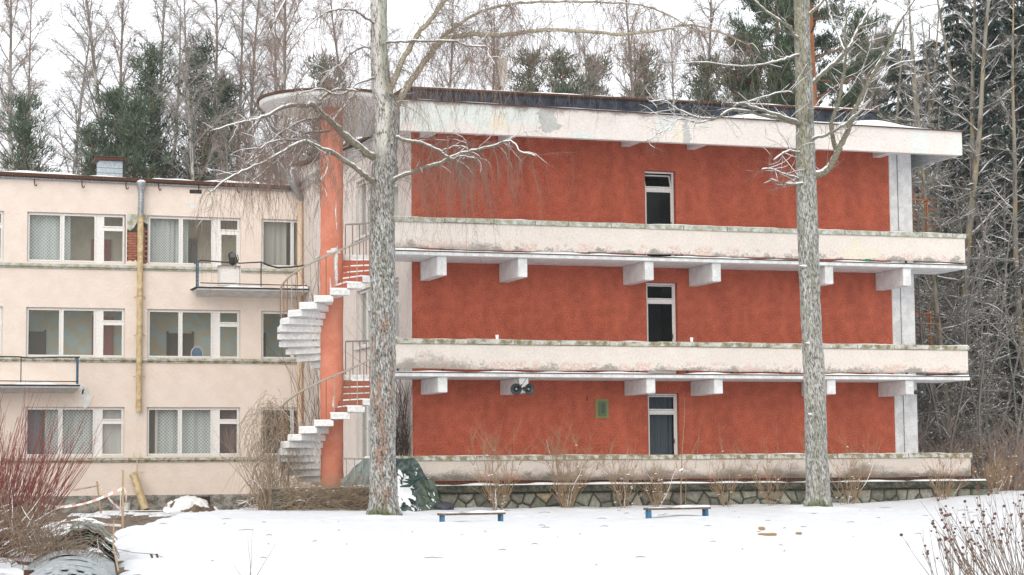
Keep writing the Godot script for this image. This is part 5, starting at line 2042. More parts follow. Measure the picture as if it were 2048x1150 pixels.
func tape(t: Node3D, path: Array, width: float, stripe: float, strength: float) -> void:
	var curve := Curve3D.new()
	for i in path.size():
		var a: Vector3 = path[maxi(0, i - 1)]
		var b: Vector3 = path[mini(path.size() - 1, i + 1)]
		curve.add_point(path[i], -(b - a) / 6.0, (b - a) / 6.0)
	var n := int(curve.get_baked_length() / 0.05) + 2
	var mb := MB.new()
	for i in n - 1:
		var u0 := curve.get_baked_length() * i / (n - 1)
		var u1 := curve.get_baked_length() * (i + 1) / (n - 1)
		var p0 := curve.sample_baked(u0)
		var p1 := curve.sample_baked(u1)
		var tw0 := 0.9 * sin(u0 * 2.1)
		var tw1 := 0.9 * sin(u1 * 2.1)
		var up0 := Vector3(0.2 * sin(tw0), cos(tw0), sin(tw0)) * width / 2
		var up1 := Vector3(0.2 * sin(tw1), cos(tw1), sin(tw1)) * width / 2
		mb.col = Color(0.78, 0.76, 0.75).lerp(Color(0.80, 0.17, 0.035), strength if fposmod(u0 / stripe, 1.0) < 0.45 else 0.0)
		mb.quad(p0 - up0, p1 - up1, p1 + up1, p0 + up0)
	put(mb, "tape", M.vc, t)


# ---------------------------------------------------------------- the two big trees
# x, y, z, radius of every joint, metres from the foot of the tree
const BIRCH_TRUNK := [
		[-0.01, 0.03, 0.00, 0.382, -0.01, 0.20, 0.00, 0.338, -0.02, 0.52, 0.00, 0.305, -0.04, 1.61, 0.00, 0.273, -0.03, 3.78, 0.00, 0.268, -0.03, 5.31, 0.00, 0.274, -0.03, 6.19, 0.00, 0.274, -0.03, 7.08, 0.00, 0.259, 0.03, 8.19, 0.00, 0.276, 0.08, 8.86, 0.00, 0.288, 0.08, 9.13, 0.00, 0.277, -0.04, 9.63, 0.00, 0.211, -0.10, 10.41, 0.00, 0.184, -0.10, 11.53, 0.00, 0.184, -0.12, 13.22, 0.00, 0.169, -0.15, 15.49, 0.00, 0.137, -0.09, 18.36, 0.00, 0.081],
]
const TREE_TRUNK := [
		[0.02, -0.04, 0.00, 0.365, 0.01, 0.13, 0.00, 0.324, 0.00, 0.59, 0.00, 0.277, -0.02, 1.51, 0.00, 0.253, -0.03, 3.14, 0.00, 0.247, -0.09, 4.54, 0.00, 0.236, -0.11, 6.18, 0.00, 0.242, -0.13, 7.36, 0.00, 0.237, -0.14, 8.55, 0.00, 0.232, -0.14, 9.74, 0.00, 0.209, -0.16, 10.93, 0.00, 0.192, -0.16, 12.13, 0.00, 0.181, -0.16, 13.94, 0.00, 0.158, -0.05, 16.38, 0.00, 0.117, -0.03, 19.45, 0.00, 0.056],
]
const BIRCH_LIMBS := [
		[0.16, 9.06, 0.00, 0.089, 0.11, 9.38, 0.11, 0.081, 0.34, 10.10, 0.23, 0.074, 0.71, 10.75, 0.34, 0.067, 0.96, 11.07, 0.46, 0.060, 1.27, 11.49, 0.57, 0.053, 1.69, 12.17, 0.69, 0.046, 2.01, 13.18, 0.80, 0.039],
		[0.24, 9.03, 0.00, 0.094, 0.31, 9.24, 0.08, 0.089, 0.57, 9.70, 0.15, 0.085, 0.82, 10.08, 0.23, 0.080, 1.23, 10.59, 0.30, 0.075, 1.65, 10.75, 0.38, 0.070, 2.10, 10.80, 0.45, 0.066, 2.64, 10.80, 0.52, 0.061, 3.25, 10.91, 0.60, 0.056, 3.79, 10.95, 0.67, 0.051, 4.57, 10.94, 0.75, 0.047, 5.46, 10.92, 0.83, 0.042, 6.17, 11.03, 0.90, 0.037, 6.82, 11.17, 0.98, 0.032, 7.15, 11.15, 1.05, 0.027, 7.86, 10.95, 1.12, 0.022, 8.32, 10.76, 1.20, 0.017],
		[1.29, 10.62, 0.00, 0.050, 1.49, 10.88, -0.12, 0.047, 1.84, 11.16, -0.24, 0.044, 2.36, 11.49, -0.36, 0.040, 2.98, 11.71, -0.48, 0.037, 3.67, 11.84, -0.60, 0.033, 4.71, 11.95, -0.72, 0.030, 5.62, 12.01, -0.84, 0.026, 6.52, 12.04, -0.96, 0.023, 7.30, 11.86, -1.08, 0.019, 8.00, 11.57, -1.20, 0.015],
		[0.04, 10.57, 0.00, 0.033, 0.12, 10.56, 0.21, 0.030, 0.69, 10.57, 0.43, 0.027, 1.41, 10.57, 0.64, 0.024, 1.73, 10.43, 0.86, 0.021, 2.05, 10.39, 1.07, 0.017, 2.03, 10.18, 1.29, 0.014, 2.11, 9.91, 1.50, 0.011],
		[-0.06, 7.94, 0.00, 0.099, -0.34, 8.04, 0.09, 0.091, -0.80, 8.35, 0.18, 0.083, -1.24, 8.70, 0.27, 0.075, -1.57, 8.94, 0.36, 0.067, -1.70, 9.04, 0.45, 0.060, -1.89, 8.99, 0.55, 0.052, -2.32, 8.93, 0.64, 0.044, -2.79, 8.69, 0.73, 0.036, -3.14, 8.57, 0.82, 0.028, -3.39, 8.49, 0.91, 0.021, -4.03, 8.27, 1.00, 0.013],
		[-1.47, 9.00, 0.00, 0.049, -1.49, 9.11, 0.16, 0.043, -1.43, 9.23, 0.32, 0.036, -1.22, 9.37, 0.48, 0.029, -1.05, 9.38, 0.64, 0.023, -0.81, 9.31, 0.80, 0.016],
		[-1.18, 8.73, 0.00, 0.033, -1.09, 8.81, -0.20, 0.029, -0.94, 8.99, -0.40, 0.025, -0.67, 9.32, -0.60, 0.021, -0.41, 9.61, -0.80, 0.017],
		[-1.32, 8.84, 0.00, 0.033, -1.49, 8.80, 0.18, 0.029, -1.89, 8.69, 0.36, 0.025, -2.34, 8.43, 0.54, 0.021, -2.71, 8.12, 0.72, 0.017, -2.95, 7.85, 0.90, 0.013],
		[-1.21, 8.56, 0.00, 0.027, -1.78, 8.48, -0.12, 0.023, -2.26, 8.24, -0.25, 0.019, -2.68, 8.00, -0.38, 0.015, -2.98, 7.81, -0.50, 0.011],
		[-0.11, 7.38, 0.00, 0.066, -0.34, 7.48, 0.16, 0.061, -0.69, 7.68, 0.32, 0.055, -1.16, 7.95, 0.48, 0.050, -1.60, 8.08, 0.64, 0.044, -1.95, 8.17, 0.80, 0.039, -2.33, 8.00, 0.96, 0.034, -2.70, 7.76, 1.12, 0.028, -3.23, 7.48, 1.28, 0.023, -3.69, 7.24, 1.44, 0.018, -4.18, 6.84, 1.60, 0.013],
		[-1.74, 8.29, 0.00, 0.027, -2.14, 8.25, 0.47, 0.022, -2.66, 8.12, 0.93, 0.016, -3.06, 7.88, 1.40, 0.011],
		[-1.34, 8.15, 0.00, 0.027, -1.35, 7.94, 0.15, 0.023, -1.34, 7.70, 0.30, 0.019, -1.45, 7.49, 0.45, 0.015, -1.57, 7.38, 0.60, 0.011],
		[-1.87, 8.25, 0.00, 0.027, -2.35, 7.88, 0.13, 0.022, -2.81, 7.47, 0.27, 0.016, -3.05, 7.34, 0.40, 0.011],
		[0.03, 7.43, 0.00, 0.055, 0.18, 7.50, 0.17, 0.050, 0.62, 7.70, 0.33, 0.046, 1.12, 7.85, 0.50, 0.041, 1.46, 8.02, 0.67, 0.037, 1.88, 8.13, 0.83, 0.032, 2.30, 8.24, 1.00, 0.027, 2.56, 8.31, 1.17, 0.023, 2.74, 8.05, 1.33, 0.018, 3.03, 7.96, 1.50, 0.014],
		[0.03, 8.54, 0.00, 0.044, 0.13, 8.48, 0.14, 0.040, 0.52, 8.36, 0.29, 0.035, 0.79, 8.30, 0.43, 0.031, 1.18, 8.08, 0.57, 0.027, 1.37, 7.94, 0.71, 0.022, 1.52, 7.98, 0.86, 0.018, 1.79, 7.91, 1.00, 0.014],
		[1.27, 8.19, 0.00, 0.022, 1.61, 8.30, 0.20, 0.019, 1.82, 8.19, 0.40, 0.015, 1.63, 7.94, 0.60, 0.011],
		[-0.07, 10.95, 0.00, 0.033, -0.29, 11.00, 0.13, 0.030, -0.59, 11.14, 0.27, 0.026, -0.85, 11.18, 0.40, 0.022, -1.33, 11.10, 0.53, 0.018, -1.81, 10.75, 0.67, 0.015, -2.17, 10.25, 0.80, 0.011],
		[-0.01, 9.86, 0.00, 0.028, -0.60, 9.61, 0.27, 0.023, -1.12, 9.26, 0.55, 0.019, -1.62, 9.32, 0.83, 0.015, -2.23, 9.11, 1.10, 0.011],
		[-0.12, 12.21, 0.00, 0.045, -0.80, 12.45, 0.20, 0.036, -1.74, 12.00, 0.40, 0.028, -2.45, 11.04, 0.60, 0.019, -2.82, 10.21, 0.80, 0.011],
		[-0.09, 12.43, 0.00, 0.045, 0.67, 12.88, 0.25, 0.037, 1.64, 12.55, 0.50, 0.028, 2.48, 11.76, 0.75, 0.020, 2.97, 10.83, 1.00, 0.011],
		[-0.02, 10.30, 0.00, 0.022, -0.30, 10.50, -0.23, 0.020, -0.58, 10.41, -0.45, 0.017, -0.81, 10.16, -0.67, 0.014, -1.22, 9.96, -0.90, 0.011],
]
const TREE_LIMBS := [
		[-0.06, 7.93, 0.00, 0.101, 0.08, 7.95, 0.08, 0.095, 0.32, 8.05, 0.15, 0.089, 0.55, 8.45, 0.23, 0.083, 0.70, 8.77, 0.31, 0.077, 0.86, 9.17, 0.38, 0.070, 0.91, 9.45, 0.46, 0.064, 1.15, 9.89, 0.54, 0.058, 1.34, 10.30, 0.62, 0.052, 1.59, 10.74, 0.69, 0.046, 1.78, 11.14, 0.77, 0.040, 2.02, 11.63, 0.85, 0.034, 2.26, 12.00, 0.92, 0.027, 2.58, 12.57, 1.00, 0.021],
		[0.67, 8.51, 0.00, 0.066, 0.50, 9.12, 0.10, 0.058, 0.65, 9.68, 0.20, 0.051, 0.75, 10.36, 0.30, 0.043, 0.77, 10.75, 0.40, 0.036, 0.71, 11.36, 0.50, 0.028, 0.80, 11.94, 0.60, 0.021],
		[-0.09, 10.12, 0.00, 0.072, 0.15, 10.20, -0.11, 0.065, 0.57, 10.53, -0.23, 0.059, 1.13, 11.00, -0.34, 0.052, 1.44, 11.41, -0.46, 0.046, 1.78, 11.91, -0.57, 0.039, 2.14, 12.42, -0.69, 0.032, 2.57, 13.10, -0.80, 0.025],
		[0.95, 10.94, 0.00, 0.036, 0.95, 11.39, -0.30, 0.032, 0.92, 11.86, -0.60, 0.028, 0.99, 12.27, -0.90, 0.023, 0.94, 12.96, -1.20, 0.019],
		[-0.19, 11.19, 0.00, 0.054, -0.47, 11.21, 0.20, 0.046, -0.69, 11.40, 0.40, 0.039, -1.23, 11.57, 0.60, 0.032, -1.67, 11.78, 0.80, 0.025, -2.08, 12.14, 1.00, 0.017],
		[-0.16, 10.82, 0.00, 0.036, -0.48, 10.74, 0.20, 0.032, -0.93, 10.57, 0.40, 0.028, -1.60, 10.38, 0.60, 0.023, -2.30, 10.29, 0.80, 0.019, -3.23, 10.28, 1.00, 0.015, -3.93, 10.17, 1.20, 0.011],
		[-0.11, 9.12, 0.00, 0.066, -0.48, 9.17, 0.20, 0.055, -0.96, 9.25, 0.40, 0.044, -1.57, 9.34, 0.60, 0.033, -2.05, 9.42, 0.80, 0.023],
		[-0.27, 9.14, 0.00, 0.048, -0.56, 9.14, 0.20, 0.043, -1.35, 9.24, 0.40, 0.039, -2.26, 9.31, 0.60, 0.035, -2.75, 9.06, 0.80, 0.031, -3.25, 9.01, 1.00, 0.027, -3.46, 8.99, 1.20, 0.023, -4.04, 9.14, 1.40, 0.019, -4.36, 9.24, 1.60, 0.015, -4.82, 9.18, 1.80, 0.011],
		[-1.99, 9.43, 0.00, 0.023, -1.92, 9.53, 0.05, 0.022, -1.56, 9.63, 0.10, 0.021, -0.83, 9.86, 0.15, 0.019, -0.50, 9.85, 0.20, 0.018],
		[-2.39, 9.21, 0.00, 0.023, -3.03, 8.99, 0.48, 0.019, -3.72, 8.97, 0.95, 0.016, -4.29, 8.62, 1.43, 0.012, -4.97, 8.26, 1.90, 0.008],
		[-0.20, 8.47, 0.00, 0.036, -0.48, 8.46, 0.17, 0.030, -0.78, 8.43, 0.33, 0.024, -1.21, 8.19, 0.50, 0.017],
		[-0.14, 7.75, 0.00, 0.047, -0.37, 7.72, 0.17, 0.037, -0.83, 7.68, 0.33, 0.027, -1.31, 7.74, 0.50, 0.017],
		[-0.23, 7.83, 0.00, 0.024, -0.79, 7.92, 0.23, 0.020, -1.29, 7.99, 0.47, 0.016, -1.61, 7.93, 0.70, 0.012],
		[-0.08, 8.79, 0.00, 0.048, -0.02, 8.79, 0.25, 0.042, 0.35, 8.93, 0.50, 0.036, 0.67, 9.19, 0.75, 0.030, 0.85, 9.39, 1.00, 0.024],
		[0.06, 9.06, 0.00, 0.048, -0.18, 9.21, 0.30, 0.039, -0.30, 9.42, 0.60, 0.029],
		[-0.09, 10.24, 0.00, 0.036, -0.26, 10.29, 0.20, 0.027, -0.24, 10.52, 0.40, 0.018],
		[1.16, 9.54, 0.00, 0.024, 1.53, 9.80, 0.10, 0.021, 1.76, 10.28, 0.20, 0.018, 2.11, 10.64, 0.30, 0.015, 2.60, 10.76, 0.40, 0.012],
		[1.43, 9.99, 0.00, 0.024, 1.15, 10.33, 0.40, 0.020, 1.19, 10.85, 0.80, 0.016, 1.06, 11.24, 1.20, 0.012],
		[-0.17, 11.65, 0.00, 0.048, 0.17, 11.97, 0.30, 0.036, 0.56, 12.64, 0.60, 0.024],
]


func joints(a: Array) -> Array:
	var p := PackedVector3Array()
	var r := PackedFloat32Array()
	for i in range(0, a.size(), 4):
		p.append(Vector3(a[i], a[i + 1], a[i + 2]))
		r.append(a[i + 3])
	return [p, r]


# the same joints on a smooth curve, with small kinks
func smooth_path(p: PackedVector3Array, r: PackedFloat32Array, per: int, kink := 0.0) -> Array:
	var q := PackedVector3Array()
	var s := PackedFloat32Array()
	for i in p.size() - 1:
		var a := p[maxi(i - 1, 0)]
		var b := p[i]
		var c := p[i + 1]
		var d := p[mini(i + 2, p.size() - 1)]
		for k in per:
			var t := float(k) / per
			q.append(b.cubic_interpolate(c, a, d, t) + (Vector3(rng.randf_range(-1, 1), rng.randf_range(-1, 1), rng.randf_range(-1, 1)) * kink if k > 0 else Vector3.ZERO))
			s.append(lerpf(r[i], r[i + 1], t))
	q.append(p[p.size() - 1])
	s.append(r[r.size() - 1])
	return [q, s]


func snow_on(mb: MB, p: PackedVector3Array, r: PackedFloat32Array, cover := 1.0, steep := 0.86, pad := 0.006) -> void:
	var run := PackedVector3Array()
	var rr := PackedFloat32Array()
	for i in p.size():
		var t := (p[mini(i + 1, p.size() - 1)] - p[maxi(i - 1, 0)]).normalized()
		var ok := absf(t.y) < steep and n_edge.get_noise_3d(p[i].x * 3.0, p[i].y * 3.0, p[i].z * 3.0) > 0.35 - cover * 0.9
		if ok:
			var h := r[i] * 0.62 + 0.005
			run.append(p[i] + Vector3(0, h, 0))
			rr.append(r[i] * 0.62 + pad)
		if (not ok or i == p.size() - 1):
			if run.size() >= 2:
				rr[0] *= 0.3
				rr[rr.size() - 1] *= 0.3
				mb.tube(run, rr, 6)
			run = PackedVector3Array()
			rr = PackedFloat32Array()


# a thin strand: first along d, then more and more downwards
func strand(mb: MB, at: Vector3, d: Vector3, len: float, r: float, droop: float, segs := 4, wild := 0.25) -> PackedVector3Array:
	var p := PackedVector3Array([at])
	var rr := PackedFloat32Array([r])
	var step := len / segs
	for i in segs:
		d = (d + Vector3(rng.randf_range(-wild, wild), -droop + rng.randf_range(-wild, wild) * 0.5, rng.randf_range(-wild, wild))).normalized()
		p.append(p[p.size() - 1] + d * step)
		rr.append(r * (1.0 - 0.75 * (i + 1) / segs))
	mb.tube(p, rr, 3)
	return p


func trunk_mesh(a: Array, sides: int, fine_to: float, paint: Callable, ridge: float) -> MB:
	var jr := joints(a)
	var sp := smooth_path(jr[0], jr[1], 8)
	var curve := []
	var p: PackedVector3Array = sp[0]
	var r: PackedFloat32Array = sp[1]
	# rings at equal heights
	var ys := steps_of([[p[0].y, fine_to, 0.026], [fine_to, p[p.size() - 1].y - 0.02, 0.4]])
	var mb := MB.new()
	var pts := PackedVector3Array()
	var cols := PackedColorArray()
	var nn := noise(91, 1.0, 3)
	var k := 0
	for y in ys:
		while k < p.size() - 2 and p[k + 1].y < y:
			k += 1
		var t := clampf((y - p[k].y) / maxf(0.001, p[k + 1].y - p[k].y), 0, 1)
		var c := p[k].lerp(p[k + 1], t)
		var rad := lerpf(r[k], r[k + 1], t)
		for i in sides + 1:
			var g := TAU * (i % sides) / sides
			var d := Vector3(cos(g), 0, -sin(g))
			var flare := 1.0 + 0.34 * pow(smoothstep(0.75, 0.0, y), 1.5) * (0.45 + 0.55 * sin(g * 4.0 + 1.0) + 0.3 * sin(g * 7.0))
			var rough := lerpf(1.0, 0.35, smoothstep(4.0, 9.0, y))
			var u := nn.get_noise_3d(d.x * 9.0, y * 6.0, d.z * 9.0)
			var crack := nn.get_noise_3d(d.x * 20.0 + 40.0, y * 11.0, d.z * 20.0)
			var lump := nn.get_noise_3d(d.x * 1.2, y * 1.4 + 9.0, d.z * 1.2)
			var disp := ridge * rough * (0.8 * u + 0.7 * crack) + 0.022 * lump
			pts.append(Vector3(c.x, y, c.z) + d * (rad * flare + disp))
			cols.append(paint.call(g, y, u, crack, lump))
	mb.grid(pts, sides + 1, false)
	mb.c = cols
	return mb


func birch_paint(g: float, y: float, u: float, crack: float, lump: float) -> Color:
	var grey := Color(0.235, 0.235, 0.222).lerp(Color(0.56, 0.555, 0.53), smoothstep(-0.25, 0.45, u))
	grey = grey.lerp(Color(0.20, 0.21, 0.145), smoothstep(0.0, 0.35, lump) * 0.4)
	# rusty patches where the outer bark has come off
	var facing := cos(g + 1.75)
	if y < 4.6:
		var m := smoothstep(0.15, 0.4, lump + 0.7 * crack + 0.3 * u) * smoothstep(0.1, 0.8, facing) * smoothstep(0.1, 0.7, y)
		grey = grey.lerp(Color(0.36, 0.17, 0.12), m * 0.55)
	# moss at the foot
	grey = grey.lerp(Color(0.10, 0.12, 0.03), smoothstep(0.6, 0.1, y) * smoothstep(-0.2, 0.3, lump))
	var dark := smoothstep(0.05, -0.35, crack + 0.3 * u)
	var c := grey.lerp(Color(0.05, 0.045, 0.036), dark * 0.95)
	if y > 7.6:
		var left := smoothstep(-0.1, 0.5, cos(g - 3.3)) if y < 9.4 else 1.0
		var white := Color(0.66, 0.65, 0.61)
		var mark := smoothstep(0.1, 0.3, u * 0.6 + crack * 0.6 + 0.25 * sin(y * 9.0 + lump * 6.0))
		white = white.lerp(Color(0.06, 0.055, 0.05), mark * 0.9)
		white = white.lerp(Color(0.20, 0.22, 0.13), 0.55 * smoothstep(0.0, 0.4, cos(g + 0.3)))
		c = c.lerp(white, left * smoothstep(7.6, 8.6, y))
	return c


func tree_paint(g: float, y: float, u: float, crack: float, lump: float) -> Color:
	var grey := Color(0.23, 0.23, 0.215).lerp(Color(0.54, 0.535, 0.505), smoothstep(-0.25, 0.45, u))
	grey = grey.lerp(Color(0.20, 0.21, 0.14), smoothstep(-0.1, 0.3, lump) * 0.4)
	if y > 8.0:
		grey = grey.lerp(Color(0.25, 0.23, 0.11), 0.4 * smoothstep(0.3, 0.9, cos(g + 2.6)))
	# pale stretch half way up
	grey = grey.lerp(Color(0.50, 0.485, 0.45), 0.8 * smoothstep(2.3, 3.0, y) * smoothstep(4.2, 3.5, y) * smoothstep(-0.1, 0.3, crack))
	grey = grey.lerp(Color(0.10, 0.12, 0.03), smoothstep(0.55, 0.1, y) * smoothstep(-0.2, 0.3, lump))
	var dark := smoothstep(-0.05, -0.32, crack + 0.4 * u)
	return grey.lerp(Color(0.06, 0.055, 0.045), dark * 0.8)


func build_front_trees() -> void:
	var t := thing("birch_tree", "large lichen grey birch with forked trunk and drooping twigs before the spiral stair", "tree", Vector3(12.13, 0.25, 7.0))
	put(trunk_mesh(BIRCH_TRUNK[0], 104, 11.8, birch_paint, 0.024), "trunk", M.bark, t)
	limbs(t, BIRCH_LIMBS, true)
	t = thing("bare_tree", "straight grey leafless tree with snowy limbs before the red wall at right", "tree", Vector3(22.52, 0.3, 7.0))
	put(trunk_mesh(TREE_TRUNK[0], 96, 12.0, tree_paint, 0.016), "trunk", M.bark, t)
	limbs(t, TREE_LIMBS, false)
	# stubs and snow pads on the trunk
	var mb := MB.new()
	var sn := MB.new()
	for q in [[-0.3, 5.75, 0.16], [-0.27, 3.95, 0.07], [-0.27, 2.3, 0.05]]:
		var a := Vector3(q[0] * 0.55, q[1], 0.12)
		var b := Vector3(q[0] - q[2], q[1] + 0.02, 0.2)
		mb.tube(PackedVector3Array([a, b]), PackedFloat32Array([0.04, 0.02]), 7, true)
		sn.tube(PackedVector3Array([a + Vector3(0, 0.03, 0.02), a.lerp(b, 0.6) + Vector3(0, 0.035, 0.01), b + Vector3(0, 0.02, 0)]), PackedFloat32Array([0.02, 0.026, 0.008]), 7)
	stuff(put(mb, "stubs", M.limb, t))
	stuff(put(sn, "stub_snow", M.snow_bit, t))


func limbs(t: Node3D, list: Array, weeping: bool) -> void:
	var twigs := MB.new()
	var hang := MB.new()
	var snow := MB.new()
	for i in list.size():
		var jr := joints(list[i])
		var sp := smooth_path(jr[0], jr[1], 5, 0.016)
		var p: PackedVector3Array = sp[0]
		var r: PackedFloat32Array = sp[1]
		for k in r.size():
			r[k] = r[k] * 0.86 * (1.0 + 0.14 * sin(k * 2.7 + i))
		var mb := MB.new()
		mb.tube(p, r, 9 if r[0] > 0.04 else 6, true)
		var pale := weeping and i < 3
		put(mb, "limb", M.limb_pale if pale else M.limb_lichen, t)
		snow_on(snow, p, r, 0.95 if not pale else 0.35, 0.9)
		# long strands that hang straight from the limb
		if weeping:
			var reach: float = [1.6, 2.3, 1.9, 1.7, 1.1, 0.8, 0.8, 1.0, 1.1, 1.9, 1.3, 0.6, 1.4, 2.6, 2.2, 1.0, 1.4, 1.6, 1.6, 1.8, 1.2][i]
			var total := 0.0
			for k in range(1, p.size()):
				total += p[k].distance_to(p[k - 1])
			for k in int(total * (24.0 if i in [1, 2, 3, 18, 19] else 16.0)):
				var j := rng.randi_range(4, p.size() - 1)
				var st := strand(hang, p[j], Vector3(rng.randf_range(-1, 1), rng.randf_range(-0.2, 0.5), rng.randf_range(-1, 1)).normalized(), reach * rng.randf_range(0.35, 1.2), 0.0045, 0.42, 9, 0.17)
				for z in rng.randi_range(2, 5):
					var e := rng.randi_range(2, 8)
					strand(hang, st[e], Vector3(rng.randf_range(-0.7, 0.7), -0.6, rng.randf_range(-0.5, 0.5)).normalized(), rng.randf_range(0.15, 0.55), 0.0031, 0.3, 3, 0.22)
		# side twigs
		var len := 0.0
		for k in range(1, p.size()):
			len += p[k].distance_to(p[k - 1])
		var count := int(len * (10.0 if weeping else 10.0))
		for k in count:
			var f := pow(rng.randf(), 0.75)
			var j := clampi(int(f * (p.size() - 1)), 1, p.size() - 2)
			if j < 3 and r[j] > 0.03:
				continue
			var dir := (p[j + 1] - p[j]).normalized()
			var side := dir.cross(Vector3(rng.randf_range(-1, 1), rng.randf_range(-1, 1), rng.randf_range(-1, 1))).normalized()
			var d := (dir * rng.randf_range(0.2, 1.0) + side).normalized()
			if not weeping:
				d.y += 0.25
			var l := rng.randf_range(0.25, 0.95)
			var s := strand(twigs, p[j], d, l, clampf(r[j] * 0.35, 0.004, 0.010), 0.12 if weeping else -0.05, 5, 0.4)
			if rng.randf() < 0.6:
				var sr := PackedFloat32Array()
				for q in s.size():
					sr.append(0.006 - 0.0008 * q)
				snow_on(snow, s, sr, 0.8, 0.86, 0.003)
			for q in (3 if weeping else 2):
				var m := rng.randi_range(1, s.size() - 2)
				strand(twigs, s[m], (s[m + 1] - s[m] + Vector3(rng.randf_range(-0.2, 0.2), rng.randf_range(-0.15, 0.15), rng.randf_range(-0.2, 0.2))).normalized(), l * rng.randf_range(0.3, 0.7), 0.0038, 0.15 if weeping else 0.0, 3, 0.4)
			if weeping and rng.randf() < 0.85:
				for q in rng.randi_range(1, 2):
					var m := rng.randi_range(1, s.size() - 1)
					var st := strand(hang, s[m], Vector3(rng.randf_range(-0.4, 0.4), -0.5, rng.randf_range(-0.4, 0.4)).normalized(), rng.randf_range(0.4, 1.7), 0.0042, 0.5, 6, 0.16)
					for z in rng.randi_range(1, 3):
						var e := rng.randi_range(1, 5)
						strand(hang, st[e], Vector3(rng.randf_range(-0.6, 0.6), -0.6, rng.randf_range(-0.6, 0.6)).normalized(), rng.randf_range(0.15, 0.5), 0.003, 0.3, 3, 0.2)
	stuff(put(twigs, "twigs", M.twig_grey, t))
	if weeping:
		stuff(put(hang, "hanging_twigs", M.twig_hang, t))
	stuff(put(snow, "snow", M.snow_bit, t))


# ---------------------------------------------------------------- shrubs and creepers
# upright stems that fork upwards
func shrub(mb: MB, sn: MB, stems: int, h: float, spread: float, r: float, forks: int, snow_share := 0.3, lean := Vector3.ZERO, foot := 0.15) -> void:
	for k in stems:
		var a := rng.randf() * TAU
		var base := Vector3(cos(a), 0, sin(a)) * rng.randf() * foot
		var d := (Vector3(cos(a) * spread * rng.randf_range(0.3, 1.0), 1.0, sin(a) * spread * rng.randf_range(0.3, 1.0)) + lean).normalized()
		var len := h * rng.randf_range(0.6, 1.05)
		var p := strand(mb, base, d, len, r * rng.randf_range(0.6, 1.1), -0.06, 7, 0.24)
		if rng.randf() < snow_share:
			var rr := PackedFloat32Array()
			for i in p.size():
				rr.append(r * (1.0 - 0.1 * i))
			snow_on(sn, p, rr, 0.5, 0.93, 0.002)
		for f in forks:
			var m := rng.randi_range(1, 6)
			var dd := (p[m + 1] - p[m]).normalized() + Vector3(rng.randf_range(-0.8, 0.8), rng.randf_range(-0.1, 0.5), rng.randf_range(-0.8, 0.8))
			var q := strand(mb, p[m], dd.normalized(), len * rng.randf_range(0.15, 0.5), r * 0.5, -0.05, 5, 0.3)
			for g in 2:
				var m2 := rng.randi_range(1, 3)
				strand(mb, q[m2], ((q[m2 + 1] - q[m2]).normalized() + Vector3(rng.randf_range(-0.7, 0.7), rng.randf_range(-0.1, 0.5), rng.randf_range(-0.7, 0.7))).normalized(), len * rng.randf_range(0.08, 0.2), r * 0.4, -0.05, 3, 0.2)
			if rng.randf() < snow_share * 0.22:
				# snow pads in the forks
				var c := p[m] + Vector3(0, r, 0)
				sn.tube(PackedVector3Array([c - Vector3(0.03, 0.005, 0), c + Vector3(0, 0.012, 0), c + Vector3(0.03, 0.0, 0)]), PackedFloat32Array([0.004, 0.013, 0.004]), 5)


func plant(called: String, label: String, category: String, at: Vector3, mat: Material, args: Array, group := "") -> Node3D:
	var t := thing(called, label, category, at, group)
	var mb := MB.new()
	var sn := MB.new()
	shrub(mb, sn, args[0], args[1], args[2], args[3], args[4], args[5], args[6] if args.size() > 6 else Vector3.ZERO, args[7] if args.size() > 7 else 0.15)
	stuff(put(mb, "stems", mat, t))
	if sn.v.size():
		stuff(put(sn, "stem_snow", M.snow_bit, t))
	return t


